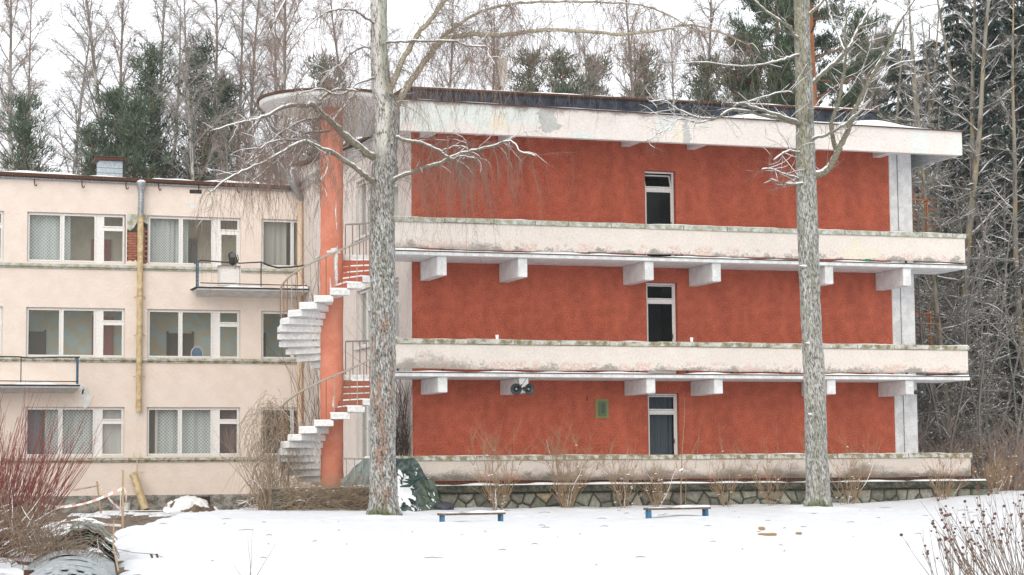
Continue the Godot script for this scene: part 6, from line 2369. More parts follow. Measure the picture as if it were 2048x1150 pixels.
func build_shrubs() -> void:
	var g := "leafless shrubs before the stone wall"
	var rows := [
		[15.9, 3.2, 13, 2.1, 0.85, 0.012, 9, "wide leafless shrub before the stone wall, nearest the green tarpaulin"],
		[17.75, 3.0, 17, 2.1, 0.8, 0.012, 9, "dense leafless shrub with snow in its forks below the fuse box"],
		[19.2, 3.1, 11, 1.8, 0.8, 0.011, 8, "leafless shrub with a snowy slanting stem left of the glazed door"],
		[20.1, 3.0, 10, 1.35, 0.9, 0.010, 8, "low tan shrub below the glazed ground floor door"],
		[21.95, 3.1, 9, 1.75, 0.7, 0.010, 8, "leafless shrub right of the sapling, before the stone wall"],
		[23.3, 3.0, 10, 1.7, 0.7, 0.011, 8, "leafless tan shrub just left of the straight tree"],
		[25.3, 3.1, 13, 1.9, 0.75, 0.011, 9, "round leafless shrub just right of the straight tree"],
		[28.1, 3.0, 13, 1.5, 0.8, 0.011, 8, "snow dotted shrub before the right end of the stone wall"],
	]
	for r in rows:
		plant("leafless_shrub", r[7], "shrub", Vector3(r[0], 0.42, r[1]), M.twig_tan, [r[2], r[3], r[4], r[5], r[6], 0.5], g)
	# the tall sapling in front of the door
	var t := thing("sapling", "tall thin sapling standing before the glazed ground floor door", "sapling", Vector3(20.72, 0.42, 3.1))
	var mb := MB.new()
	var sn := MB.new()
	for q in [[Vector3(0, 0, 0), Vector3(-0.02, 1, 0), 2.75, 0.022], [Vector3(0.02, 0.9, 0), Vector3(0.45, 1, 0.1), 1.0, 0.012], [Vector3(0.0, 1.0, 0), Vector3(0.8, 1, 0), 0.9, 0.011], [Vector3(0, 0.8, 0), Vector3(-0.4, 1, 0.1), 0.6, 0.009], [Vector3(0.1, 0, 0), Vector3(0.1, 1, 0), 1.1, 0.014], [Vector3(0.4, 1.0, 0), Vector3(0.12, 1, 0), 1.25, 0.009], [Vector3(0, 0.7, 0), Vector3(0.9, 0.8, 0), 0.6, 0.01]]:
		strand(mb, q[0], q[1].normalized(), q[2], q[3], 0.0, 8, 0.05)
	put(mb, "stem", M.twig_tan, t)
	sn.tube(PackedVector3Array([Vector3(-0.05, 0.95, 0.02), Vector3(0.02, 0.98, 0.02), Vector3(0.07, 1.0, 0.02)]), PackedFloat32Array([0.01, 0.03, 0.01]), 6)
	put(sn, "stem_snow", M.snow_bit, t)
	# creeper on the side wall and round the stair
	t = thing("creeper", "bare creeper stems matted over the pink wall strip behind the forked birch", "creeper", Vector3(14.6, 1.0, -0.9))
	mb = MB.new()
	for k in 170:
		var p := Vector3(rng.randf_range(0.0, 0.1), rng.randf_range(0.0, 1.3), rng.randf_range(-1.0, 0.85))
		var st := strand(mb, p, Vector3(rng.randf_range(-0.1, 0.1), 1, rng.randf_range(-0.5, 0.5)).normalized(), rng.randf_range(0.5, 1.9), 0.009, 0.0, 7, 0.28)
		strand(mb, st[3], Vector3(rng.randf_range(-0.2, 0.1), 0.5, rng.randf_range(-1, 1)).normalized(), 0.5, 0.006, 0.1, 5, 0.3)
	for k in 26:
		var p := Vector3(0.06, rng.randf_range(1.5, 2.2), rng.randf_range(-0.9, 0.85))
		strand(mb, p, Vector3(0, 1, rng.randf_range(-0.3, 0.3)).normalized(), rng.randf_range(1.5, 4.5), 0.008, 0.0, 12, 0.3)
	for m in mb.v.size():
		mb.v[m].x = minf(mb.v[m].x, 0.11)
	stuff(put(mb, "stems", M.twig, t))
	t = thing("creeper", "mass of bare creeper hanging round the foot of the spiral stair", "creeper", Vector3(11.15, 0.3, 0.3))
	mb = MB.new()
	sn = MB.new()
	for k in 480:
		var a := rng.randf() * TAU
		var rr := rng.randf_range(0.1, 0.6)
		var hh := rng.randf_range(0.5, 3.3) * (1.0 - 0.3 * rr)
		var p := Vector3(cos(a) * rr - 0.08, hh, sin(a) * rr * 1.2)
		var st := strand(mb, p, Vector3(rng.randf_range(-1, 1), rng.randf_range(-0.6, 0.4), rng.randf_range(-1, 1)).normalized(), rng.randf_range(0.6, 1.7), 0.006, 0.42, 9, 0.3)
		if rng.randf() < 0.2:
			var sr := PackedFloat32Array()
			for q in st.size():
				sr.append(0.002)
			snow_on(sn, st, sr, 0.6, 0.9, 0.0035)
	for k in 60:
		var a := rng.randf() * TAU
		strand(mb, Vector3(cos(a) * 0.3, 0, sin(a) * 0.5), Vector3(rng.randf_range(-0.3, 0.2), 1, rng.randf_range(-0.2, 0.2)).normalized(), rng.randf_range(1.5, 2.9), 0.012, 0.0, 9, 0.22)
	stuff(put(mb, "stems", M.straw, t))
	stuff(put(sn, "stem_snow", M.snow_bit, t))
	t = thing("creeper", "thin creeper stems climbing the corner pipe and pink wall left of the stair column", "creeper", Vector3(14.5, 2.0, -11.0))
	mb = MB.new()
	for k in 60:
		strand(mb, Vector3(0.1, rng.randf_range(-1.0, 4.0), rng.randf_range(-1.0, 3.0)), Vector3(0, 1, rng.randf_range(-0.3, 0.3)).normalized(), rng.randf_range(1.5, 4.0), 0.010, 0.0, 12, 0.25)
	for m in mb.v.size():
		mb.v[m].x = minf(mb.v[m].x, 0.2)
	stuff(put(mb, "stems", M.twig, t))
	# dry grass on the plinth
	t = thing("dry_weeds", "tangle of dry brown weeds covering the plinth below the orange red column", "weeds", Vector3(12.35, 0.35, 1.95))
	mb = MB.new()
	sn = MB.new()
	for k in 1100:
		var p := Vector3(rng.randf_range(-1.3, 1.2), rng.randf_range(0.0, 0.72), rng.randf_range(-0.2, 0.45))
		strand(mb, p, Vector3(rng.randf_range(-1, 1), rng.randf_range(-0.1, 1.0), rng.randf_range(-0.3, 0.6)).normalized(), rng.randf_range(0.3, 0.85), 0.006, 0.2, 5, 0.3)
	stuff(put(mb, "stems", M.straw, t))
	for k in 26:
		var p := Vector3(rng.randf_range(-1.1, 1.0), rng.randf_range(0.1, 0.75), rng.randf_range(0.0, 0.35))
		sn.tube(PackedVector3Array([p - Vector3(0.04, 0, 0), p + Vector3(0, 0.012, 0), p + Vector3(0.05, 0.0, 0)]), PackedFloat32Array([0.006, 0.02, 0.006]), 5)
	stuff(put(sn, "weed_snow", M.snow_bit, t))


# ---------------------------------------------------------------- foreground
func build_foreground() -> void:
	# red stemmed bush
	var t := thing("dogwood_bush", "large bush of thin red bare stems at the left edge before the pink wing", "bush", Vector3(2.55, 0.1, 19.0))
	var mb := MB.new()
	var sn := MB.new()
	for k in 340:
		var a := rng.randf() * TAU
		var base := Vector3(cos(a), 0, sin(a)) * sqrt(rng.randf()) * 0.95
		base.x *= 0.8
		var out := rng.randf_range(0.0, 1.0)
		var d := Vector3(base.x * 0.55 + rng.randf_range(-0.15, 0.85) * out, 1.0, base.z * 0.5 + rng.randf_range(-0.4, 0.4)).normalized()
		var p := strand(mb, base, d, rng.randf_range(1.5, 2.75) * (1.0 - 0.14 * out), 0.0085, -0.02, 8, 0.07)
		for q in 2:
			var m := rng.randi_range(2, 6)
			strand(mb, p[m], ((p[m + 1] - p[m]).normalized() + Vector3(rng.randf_range(-0.4, 0.4), 0.2, rng.randf_range(-0.4, 0.4))).normalized(), rng.randf_range(0.25, 0.8), 0.005, -0.05, 4, 0.08)
	stuff(put(mb, "red_stems", M.dogwood, t))
	mb = MB.new()
	for k in 1500:
		var base := Vector3(rng.randf_range(-1.3, 1.25), rng.randf_range(-0.05, 0.6), rng.randf_range(-1.5, 4.5))
		base.y *= smoothstep(1.4, 0.3, base.x)
		var st := strand(mb, base, Vector3(rng.randf_range(-0.4, 0.7), rng.randf_range(0.1, 0.9), rng.randf_range(-0.5, 0.5)).normalized(), rng.randf_range(0.3, 0.95), 0.0052, 0.05, 5, 0.22)
		if rng.randf() < 0.04:
			var sr := PackedFloat32Array()
			for q in st.size():
				sr.append(0.0015)
			snow_on(sn, st, sr, 0.75, 0.9, 0.0035)
	stuff(put(mb, "brown_stems", M.twig_brown, t))
	for k in 60:
		var p := Vector3(rng.randf_range(-1.3, 1.2), rng.randf_range(0.02, 0.75), rng.randf_range(-1.0, 3.0))
		var w := rng.randf_range(0.03, 0.11)
		sn.tube(PackedVector3Array([p - Vector3(w, 0.02, 0), p + Vector3(0, 0.012, 0), p + Vector3(w, 0.05, 0.02)]), PackedFloat32Array([0.006, 0.018, 0.006]), 6)
	stuff(put(sn, "bush_snow", M.snow_bit, t))
	build_sheets()
	# dried flower stalks in the right corner
	t = thing("dried_flower_stalks", "dense clump of dried brown flower stalks with round seed heads in the right corner", "dried plant", Vector3(13.75, -0.1, 30.0))
	stalks(t, 135, 1.15, 0.8, 0.65)
	t = thing("dried_flower_stalks", "sparser dried stalks leaning left of the dense clump at the bottom right", "dried plant", Vector3(12.75, -0.15, 30.3))
	stalks(t, 36, 0.75, 0.8, 0.36)
	# twig in the open snow
	t = thing("twig_sprig", "small bare sprig sticking out of the open snow in the foreground", "sprig", Vector3(5.2, 0.0, 26.6))
	mb = MB.new()
	for q in [[Vector3(0, 0, 0), Vector3(0.25, 1, 0), 0.62], [Vector3(0.02, 0.05, 0), Vector3(-0.15, 1, 0.1), 0.5], [Vector3(0.05, 0.0, 0), Vector3(0.55, 1, 0), 0.55], [Vector3(-0.03, 0.0, 0), Vector3(-0.6, 0.6, 0), 0.28]]:
		strand(mb, q[0], q[1].normalized(), q[2], 0.0045, -0.05, 6, 0.12)
	put(mb, "stems", M.twig_brown, t)
	# bits of bark and twig blown over the snow
	mb = MB.new()
	for k in 90:
		var x := rng.randf_range(5.5, 26.0)
		var z := rng.randf_range(4.0, 26.0)
		if x < edge_x(z) + 0.6:
			continue
		var a := rng.randf() * TAU
		var d := Vector3(cos(a), 0.0, sin(a)) * rng.randf_range(0.02, 0.16)
		var p := Vector3(x, snow_y(x, z) + 0.008, z)
		mb.tube(PackedVector3Array([p - d, p + Vector3(0, 0.012, 0.01), p + d]), PackedFloat32Array([0.004, 0.006, 0.003]), 4)
	var litter := put(mb, "twig_litter", M.twig_brown)
	tag(litter, "tiny twigs and bark bits scattered over the snow in the foreground", "litter")
	stuff(litter)
	# few dead stalks piercing the snow further off
	for q in [[4.95, 20.5, "two dry leaves on a bent stalk at the snow edge beside the metal sheets"]]:
		t = thing("dry_stalk", q[2], "dry stalk", Vector3(q[0], snow_y(q[0], q[1]), q[1]))
		mb = MB.new()
		mb.tube(PackedVector3Array([Vector3(-0.5, 0.16, 0), Vector3(-0.25, 0.1, 0.05), Vector3(0.05, 0.07, 0), Vector3(0.2, 0.02, 0)]), PackedFloat32Array([0.004, 0.005, 0.005, 0.004]), 5)
		put(mb, "stalk", M.twig_brown, t)
		mb = MB.new()
		for x in [0.02, 0.1]:
			mb.quad(Vector3(x - 0.02, 0.07, 0), Vector3(x + 0.01, -0.01, 0.03), Vector3(x + 0.035, 0.0, 0.02), Vector3(x + 0.02, 0.075, 0.01))
		put(mb, "dry_leaf", M.twig, t)


func stalks(t: Node3D, n: int, h: float, spread: float, foot: float) -> void:
	var mb := MB.new()
	var heads := MB.new()
	for k in n:
		var a := rng.randf() * TAU
		var base := Vector3(cos(a), 0, sin(a)) * sqrt(rng.randf()) * foot
		var d := Vector3(base.x * spread - rng.randf_range(-0.12, 0.55), 1.0, base.z * spread + rng.randf_range(-0.25, 0.25)).normalized()
		var p := strand(mb, base, d, h * rng.randf_range(0.55, 1.05), 0.0065, -0.03, 7, 0.1)
		var tips := [p[p.size() - 1]]
		for q in rng.randi_range(1, 3):
			var m := rng.randi_range(3, 6)
			var s := strand(mb, p[m], ((p[m + 1] - p[m]).normalized() + Vector3(rng.randf_range(-0.5, 0.5), 0.2, rng.randf_range(-0.5, 0.5))).normalized(), rng.randf_range(0.1, 0.26), 0.0042, -0.06, 4, 0.12)
			tips.append(s[s.size() - 1])
		for tip: Vector3 in tips:
			if rng.randf() < 0.4:
				head(heads, tip, rng.randf_range(0.009, 0.022))
	stuff(put(mb, "stalks", M.twig_brown, t))
	stuff(put(heads, "seed_heads", M.vc, t))


# a shrivelled flower head: a knob with ragged sepals
func head(mb: MB, at: Vector3, r: float) -> void:
	mb.col = Color(0.10, 0.06, 0.05).lerp(Color(0.17, 0.07, 0.06), rng.randf())
	var pts := PackedVector3Array()
	for j in 5:
		for i in 7:
			var a := TAU * i / 6.0
			var b := PI * j / 4.0
			var q := 1.0 + 0.25 * sin(a * 3.0 + j * 2.0)
			pts.append(at + Vector3(cos(a) * sin(b) * r * q, -cos(b) * r * 0.9, sin(a) * sin(b) * r * q))
	mb.grid(pts, 7, true)
	for k in 5:
		var a := TAU * k / 5.0 + rng.randf()
		var d := Vector3(cos(a), rng.randf_range(-0.3, 0.7), sin(a))
		var s := Vector3(-sin(a), 0, cos(a)) * r * 0.35
		mb.tri(at + d * r * 0.7 - s, at + d * r * 0.7 + s, at + d * r * rng.randf_range(1.5, 2.3))


# ---------------------------------------------------------------- pile of corrugated sheets
func build_sheets() -> void:
	var turn := Basis(Vector3(0, 1, 0), -0.13)
	# name, label, place, then per sheet: lift, shift along, length, half width, corrugation depth, greenish
	var specs := [
		["corrugated_sheet_stack", "stack of bent grey corrugated metal sheets beside the red stemmed bush", Vector3(3.42, -0.10, 23.75), [[0.0, 0.25, 5.0, 0.58, 0.02, 1], [0.022, 0.21, 4.9, 0.57, 0.02, 0], [0.044, 0.28, 4.7, 0.58, 0.02, 1], [0.066, 0.17, 4.8, 0.57, 0.02, 0], [0.088, 0.23, 4.5, 0.58, 0.016, 0], [0.106, -0.15, 4.1, 0.57, 0.0, 0], [0.117, -0.62, 3.2, 0.58, 0.0, 0], [0.13, -1.08, 2.5, 0.56, 0.0, 0], [0.142, -1.5, 1.7, 0.56, 0.0, 0]]],
		["corrugated_sheet_bundle", "folded greenish corrugated sheets on the far end of the grey stack", Vector3(4.0, 0.25, 20.5), [[-0.2, 0.32, 1.5, 0.50, 0.006, 1], [-0.16, 0.3, 1.5, 0.49, 0.008, 0], [-0.12, 0.27, 1.5, 0.48, 0.01, 1], [-0.08, 0.24, 1.5, 0.48, 0.012, 1], [-0.04, 0.18, 1.5, 0.47, 0.012, 1], [0.0, 0.13, 1.5, 0.47, 0.012, 1], [0.045, -0.05, 1.4, 0.45, 0.014, 1], [0.09, -0.25, 1.25, 0.46, 0.016, 1]]],
	]
	for s in specs:
		var t := thing(s[0], s[1], "metal sheets", s[2])
		t.basis = turn
		var green: bool = s[0] == "corrugated_sheet_bundle"
		var number := 0
		for sheet in s[3]:
			number += 1
			var mb := MB.new()
			var nx := 90
			var nz := 30
			var pts := PackedVector3Array()
			for j in nz:
				for i in nx:
					var u := lerpf(-sheet[3], sheet[3], float(i) / (nx - 1))
					var f := float(j) / (nz - 1)
					var w: float = (f - 0.5) * sheet[2]
					var wave: float = clampf(sin(u * TAU / 0.19) * 1.7, -1.0, 1.0) * sheet[4]
					var arch := 0.20 - 0.62 * u * u - 0.028 * w if not green else 0.30 - 1.15 * pow(absf(u), 1.8)
					arch += 0.012 * sin(w * 2.3 + number * 2.0) + 0.03 * n_big.get_noise_2d(u * 3.0 + number * 9.0, w * 2.0)
					# smooth sheets curl up a little at the near edge
					var curl := 0.035 * smoothstep(0.85, 1.0, f) * (0.5 + 0.5 * sin(u * 5.0 + number)) if sheet[4] == 0.0 else 0.0
					var skew := 0.12 * sin(number * 2.3) * u + 0.03 * sin(u * 4.0 + number)
					pts.append(Vector3(u + 0.02 * sin(number * 5.0), sheet[0] + arch + wave + curl, sheet[1] + w + skew))
			mb.grid(pts, nx, true)
			var lip := PackedVector3Array()
			for j in 2:
				for i in nx:
					lip.append(pts[(nz - 1) * nx + i] - Vector3(0, 0.008 * j, 0.0))
			mb.grid(lip, nx, true)
			put(mb, "sheet", M.sheet_green if sheet[5] == 1 else M.sheet_metal, t)
		if green:
			var mb := MB.new()
			for k in 14:
				var p := Vector3(rng.randf_range(-0.35, 0.35), 0, rng.randf_range(-0.7, 0.3))
				p.y = 0.30 - 1.15 * pow(absf(p.x), 1.8) + 0.12
				mb.tube(PackedVector3Array([p - Vector3(0.09, 0, 0), p + Vector3(0, 0.012, 0.02), p + Vector3(0.1, -0.01, 0)]), PackedFloat32Array([0.008, 0.02, 0.008]), 6)
			stuff(put(mb, "sheet_snow", M.snow_bit, t))
	# rusty brick-coloured block under the stack
	var t := thing("rusty_can", "rusty red metal block under the near left corner of the metal sheets", "block", Vector3(2.82, -0.02, 24.4))
	var mb := MB.new()
	mb.cbox(-0.06, 0.0, -0.06, 0.07, 0.13, 0.06, 0.012)
	put(mb, "block", M.rust, t)
	# bare stick leaning along the stack
	t = thing("leaning_stick", "thin brown stick standing beside the right edge of the metal sheets", "stick", Vector3(4.18, 0.05, 22.2))
	mb = MB.new()
	mb.tube(PackedVector3Array([Vector3(-0.15, 0.0, 1.6), Vector3(-0.05, 0.28, 0.4), Vector3(0.12, 0.62, -0.8)]), PackedFloat32Array([0.014, 0.012, 0.008]), 6, true)
	put(mb, "stick", M.stake, t)


# ---------------------------------------------------------------- forest behind
# kind, x, z, size, lean, label
const FOREST := [
	["birch", 12.34, -29.0, 1.00, -0.150, "white birch leaning left, rising just behind the grey roof vent"],
	["birch", 12.63, -33.0, 0.95, -0.030, "upright birch with a white trunk just right of the grey roof vent"],
	["birch", 14.84, -27.0, 0.90, -0.100, "slim white birch rising from the roof edge, left one of a close pair"],
	["birch", 15.15, -31.0, 0.95, -0.020, "slim white birch rising from the roof edge, right one of a close pair"],
	["birch", 16.89, -36.0, 1.00, 0.000, "dark stemmed birch above the third window of the pink wing"],
	["birch", 17.23, -34.0, 0.95, 0.030, "reddish twigged birch left of the round stair canopy"],
	["birch", 17.72, -31.0, 1.05, 0.060, "birch rising just behind the round stair canopy"],
	["birch", 12.79, -30.0, 0.90, -0.320, "birch leaning far left with arching limbs near the left edge"],
	["birch", 8.46, -36.0, 1.00, -0.050, "birch at the very left edge of the view"],
	["birch", 10.17, -40.0, 0.95, 0.050, "pale birch between the leaning birch and the left edge"],
	["birch", 14.34, -42.0, 1.00, 0.060, "birch behind the tall narrow pine left of the close pair"],
	["birch", 23.48, -38.0, 1.00, -0.060, "birch between the stair canopy and the forked trunk"],
	["birch", 23.68, -32.0, 1.00, 0.080, "birch just right of the forked trunk behind the dark roof parapet"],
	["birch", 28.00, -36.0, 0.95, 0.000, "birch left of the pale vent pipe behind the dark roof parapet"],
	["birch", 32.23, -42.0, 1.00, -0.060, "birch close behind the pale vent pipe"],
	["birch", 33.97, -38.0, 0.95, -0.020, "birch right of the small pine behind the dark roof parapet"],
	["birch", 34.88, -33.0, 1.00, -0.090, "left leaning birch behind the middle of the dark roof parapet"],
	["birch", 36.59, -37.0, 0.95, 0.030, "birch with many stems above the glazed doors"],
	["birch", 35.14, -30.0, 1.00, 0.020, "white stemmed birch behind the roof right of the doors"],
	["birch", 42.79, -41.0, 1.00, -0.050, "thin birch left of the straight tree behind the roof"],
	["birch", 39.79, -34.0, 0.90, 0.060, "reddish birch just left of the straight tree behind the roof"],
	["birch", 46.49, -36.0, 1.00, 0.020, "pale birch right of the orange trunked pine"],
	["birch", 25.73, -44.0, 1.00, 0.020, "birch hidden behind the forked trunk"],
	["birch", 35.12, -50.0, 1.00, 0.040, "far birch over the small pine behind the roof"],
	["aspen", 36.84, -16.0, 0.90, 0.030, "thin grey tree behind the right end of the roof"],
	["aspen", 36.50, -12.0, 0.95, 0.000, "grey tree with lichen rising beyond the white pillar"],
	["aspen", 35.39, -9.0, 1.00, 0.020, "pale lichen covered tree right of the white pillar"],
	["aspen", 39.34, -13.0, 1.00, -0.070, "leaning brown trunk among the dark spruces at right"],
	["aspen", 37.72, -10.0, 0.95, 0.040, "thin grey tree close to the right edge"],
	["aspen", 40.82, -20.0, 0.95, -0.040, "slender grey tree seen past the pillar"],
	["aspen", 33.60, -6.0, 0.75, -0.030, "crooked snow lined tree beyond the balcony ends"],
	["aspen", 36.99, -7.0, 0.85, -0.050, "snow lined tree at the very right edge"],
	["aspen", 40.61, -16.0, 0.95, 0.060, "bare grey trunk deep among the spruces"],
	["pine", 7.86, -27.0, 1.05, 0.000, "low dark pine near the left edge above the roof"],
	["pine", 9.77, -26.0, 0.98, 0.000, "short pine behind the leaning birch"],
	["pine", 10.86, -27.0, 1.08, 0.000, "dark pine between the two birches by the roof vent"],
	["pine", 12.62, -28.0, 1.21, 0.000, "tall narrow pine left of the close birch pair"],
	["pine", 11.70, -25.5, 1.04, 0.000, "bright green bushy pine right of the roof vent"],
	["pine", 14.62, -29.0, 1.26, 0.000, "tall pine behind the close birch pair"],
	["pine", 16.50, -34.0, 1.21, 0.000, "far pine behind the dark stemmed birch"],
	["pine", 23.46, -46.0, 1.44, 0.000, "far pine above the stair canopy"],
	["pine", 31.81, -40.0, 1.41, 0.000, "small pine right of the pale vent pipe"],
	["pine", 28.28, -27.0, 1.25, 0.000, "pointed pine right of the pale vent pipe, the taller one"],
	["pine", 37.28, -46.0, 1.49, 0.000, "far pine behind the middle of the roof"],
	["pine", 39.00, -44.0, 1.48, 0.000, "dark far pine above the glazed doors"],
	["pine", 34.97, -27.0, 1.24, 0.000, "far pine left of the straight tree"],
	["pine", 42.07, -39.0, 1.51, 0.000, "green pine beside the straight tree at its left"],
	["redpine", 38.49, -24.0, 1.12, 0.000, "large pine with a bright orange trunk right behind the straight tree"],
	["redpine", 39.51, -30.0, 1.00, 0.000, "tall pine whose green crown shows left of the straight tree"],
	["redpine", 48.56, -40.0, 0.90, 0.000, "pine with sparse crown right of the orange trunked pine"],
	["spruce", 39.93, -16.0, 0.94, 0.000, "snow dusted dark spruce beyond the balcony ends"],
	["spruce", 38.65, -12.0, 0.86, 0.000, "big dark spruce with snowy boughs, second from the right edge"],
	["spruce", 37.44, -8.0, 0.93, 0.000, "great dark spruce at the right edge"],
	["spruce", 43.24, -24.0, 0.94, 0.000, "shaded spruce behind the lichen covered tree"],
	["spruce", 47.66, -26.0, 1.15, 0.000, "tall spruce rising behind the others at right"],
	["spruce", 47.76, -34.0, 1.03, 0.000, "far spruce past the right end of the roof"],
	["spruce", 48.72, -30.0, 1.04, 0.000, "narrow spruce between two larger spruces at right"],
	["spruce", 41.97, -14.0, 0.96, 0.000, "spruce just outside the right edge with boughs reaching in"],
	["brush", 15.84, -29.0, 1.00, 0.000, "reddish thicket of saplings above the balcony of the pink wing"],
	["brush", 17.53, -30.0, 1.05, 0.000, "reddish thicket of saplings left of the stair canopy"],
	["brush", 14.21, -28.0, 0.85, 0.000, "brown thicket at the feet of the close birch pair"],
	["brush", 8.97, -27.0, 0.90, 0.000, "brown thicket left of the roof vent"],
	["brush", 7.45, -28.0, 0.90, 0.000, "brown thicket at the left edge above the roof"],
	["brush", 17.18, -22.0, 0.95, 0.000, "thicket seen between stair canopy and side wall"],
	["brush", 32.20, -30.0, 1.12, 0.000, "brown thicket behind the middle of the roof parapet"],
	["brush", 33.39, -28.0, 1.10, 0.000, "reddish thicket above the glazed doors behind the roof"],
	["brush", 36.28, -29.0, 1.12, 0.000, "reddish thicket behind the roof left of the straight tree"],
	["brush", 25.46, -30.0, 1.05, 0.000, "thin thicket behind the roof near the forked birch"],
	["brush", 37.39, -27.0, 1.10, 0.000, "brown thicket close left of the straight tree behind the roof"],
	["brush", 39.30, -20.0, 1.00, 0.000, "thicket past the right end of the dark roof parapet"],
	["brush", 11.77, -30.0, 0.95, 0.000, "brown thicket behind the grey roof vent"],
	["brush", 19.91, -27.0, 1.12, 0.000, "thicket between the stair canopy and the forked trunk"],
	["brush", 28.37, -31.0, 1.10, 0.000, "thicket around the pale vent pipe behind the roof"],
	["brush", 29.26, -28.0, 1.05, 0.000, "thicket below the small pines behind the roof"],
	["birch", 13.04, -35.0, 1.00, 0.020, "birch behind the bright green bushy pine"],
	["birch", 20.24, -40.0, 1.00, -0.040, "far birch between the reddish birch and the stair canopy"],
	["birch", 38.03, -44.0, 1.00, 0.050, "far birch left of the many stemmed one above the doors"],
	["birch", 8.27, -42.0, 1.00, 0.080, "far pale birch near the left edge"],
	["frost", 33.23, -7.0, 1.00, 0.000, "snow dusted saplings just right of the white pillar"],
	["frost", 35.45, -9.0, 0.95, 0.000, "crossing snow dusted saplings beyond the middle balcony end"],
	["frost", 35.27, -7.0, 1.00, 0.000, "snow dusted saplings before the dark spruces, second clump from the right"],
	["frost", 36.96, -8.0, 1.05, 0.000, "snow dusted saplings at the right edge"],
	["frost", 37.21, -13.0, 1.15, 0.000, "snow dusted saplings reaching above the right end of the roof"],
	["frost", 39.08, -14.0, 1.20, 0.000, "taller snow dusted saplings before the narrow spruce"],
	["frost", 39.07, -12.0, 1.20, 0.000, "snow dusted saplings overlapping the big dark spruce"],
	["frost", 39.53, -11.0, 1.20, 0.000, "snow dusted saplings cut by the right edge"],
	["frost", 38.62, -18.0, 1.15, 0.000, "snow dusted saplings behind the end of the roof parapet"],
	["frost", 32.77, -5.0, 0.80, 0.000, "low snow dusted saplings beyond the lower balcony end"],
	["frost", 34.37, -6.0, 0.85, 0.000, "low snow dusted saplings right of the lower balcony end"],
	["frost", 34.73, -5.0, 0.85, 0.000, "low snow dusted saplings near the right edge"],
	["frost", 40.83, -18.0, 1.30, 0.000, "tall snow dusted saplings between the roof end and the spruces"],
	["aspen", 34.88, -8.0, 1.00, 0.050, "pale slim trunk leaning right, beyond the upper balcony end"],
	["aspen", 42.12, -22.0, 1.00, 0.000, "pale slim trunk rising over the right end of the roof"],
	["spruce", 36.0, 52.0, 1.00, 0.000, "spruce behind the viewer, mirrored in the glazed doors, nearest one"],
	["spruce", 43.0, 58.0, 1.10, 0.000, "spruce behind the viewer, mirrored in the glazed doors, second one"],
	["spruce", 50.0, 66.0, 1.20, 0.000, "spruce behind the viewer, mirrored in the glazed doors, third one"],
	["spruce", 33.0, 62.0, 1.00, 0.000, "spruce behind the viewer, mirrored in the glazed doors, set further left"],
	["spruce", 57.0, 60.0, 1.10, 0.000, "spruce behind the viewer, mirrored in the glazed doors, furthest right"],
	["spruce", 39.0, 64.0, 1.20, 0.000, "spruce behind the viewer, mirrored in the glazed doors, fourth one"],
	["spruce", 46.0, 72.0, 1.00, 0.000, "spruce behind the viewer, mirrored in the glazed doors, fifth one"],
	["spruce", 54.0, 74.0, 1.10, 0.000, "spruce behind the viewer, mirrored in the glazed doors, sixth one"],
	["spruce", 62.0, 72.0, 1.20, 0.000, "spruce behind the viewer, mirrored in the glazed doors, farthest one"],
	["birch", 14.0, 62.0, 0.90, 0.000, "birch behind the viewer, mirrored in the windows of the pink wing, left one"],
	["birch", 18.0, 74.0, 0.96, 0.000, "birch behind the viewer, mirrored in the windows of the pink wing, second from left"],
	["birch", 22.0, 64.0, 1.02, 0.000, "birch behind the viewer, mirrored in the windows of the pink wing, middle one"],
	["birch", 27.0, 78.0, 0.90, 0.000, "birch behind the viewer, mirrored in the windows of the pink wing, fourth from left"],
	["birch", 29.0, 62.0, 0.96, 0.000, "birch behind the viewer, mirrored in the windows of the pink wing, right one"],
]
const KIND := {"birch": ["birch_tree", "birches behind the building"], "aspen": ["bare_tree", "bare grey trees beyond the end of the building"], "pine": ["pine_tree", "pines behind the building"], "redpine": ["pine_tree", "pines behind the building"], "spruce": ["spruce_tree", "dark spruces at the right"], "brush": ["sapling_thicket", "thickets behind the building"], "frost": ["snowy_sapling", "snow dusted saplings at the right"]}


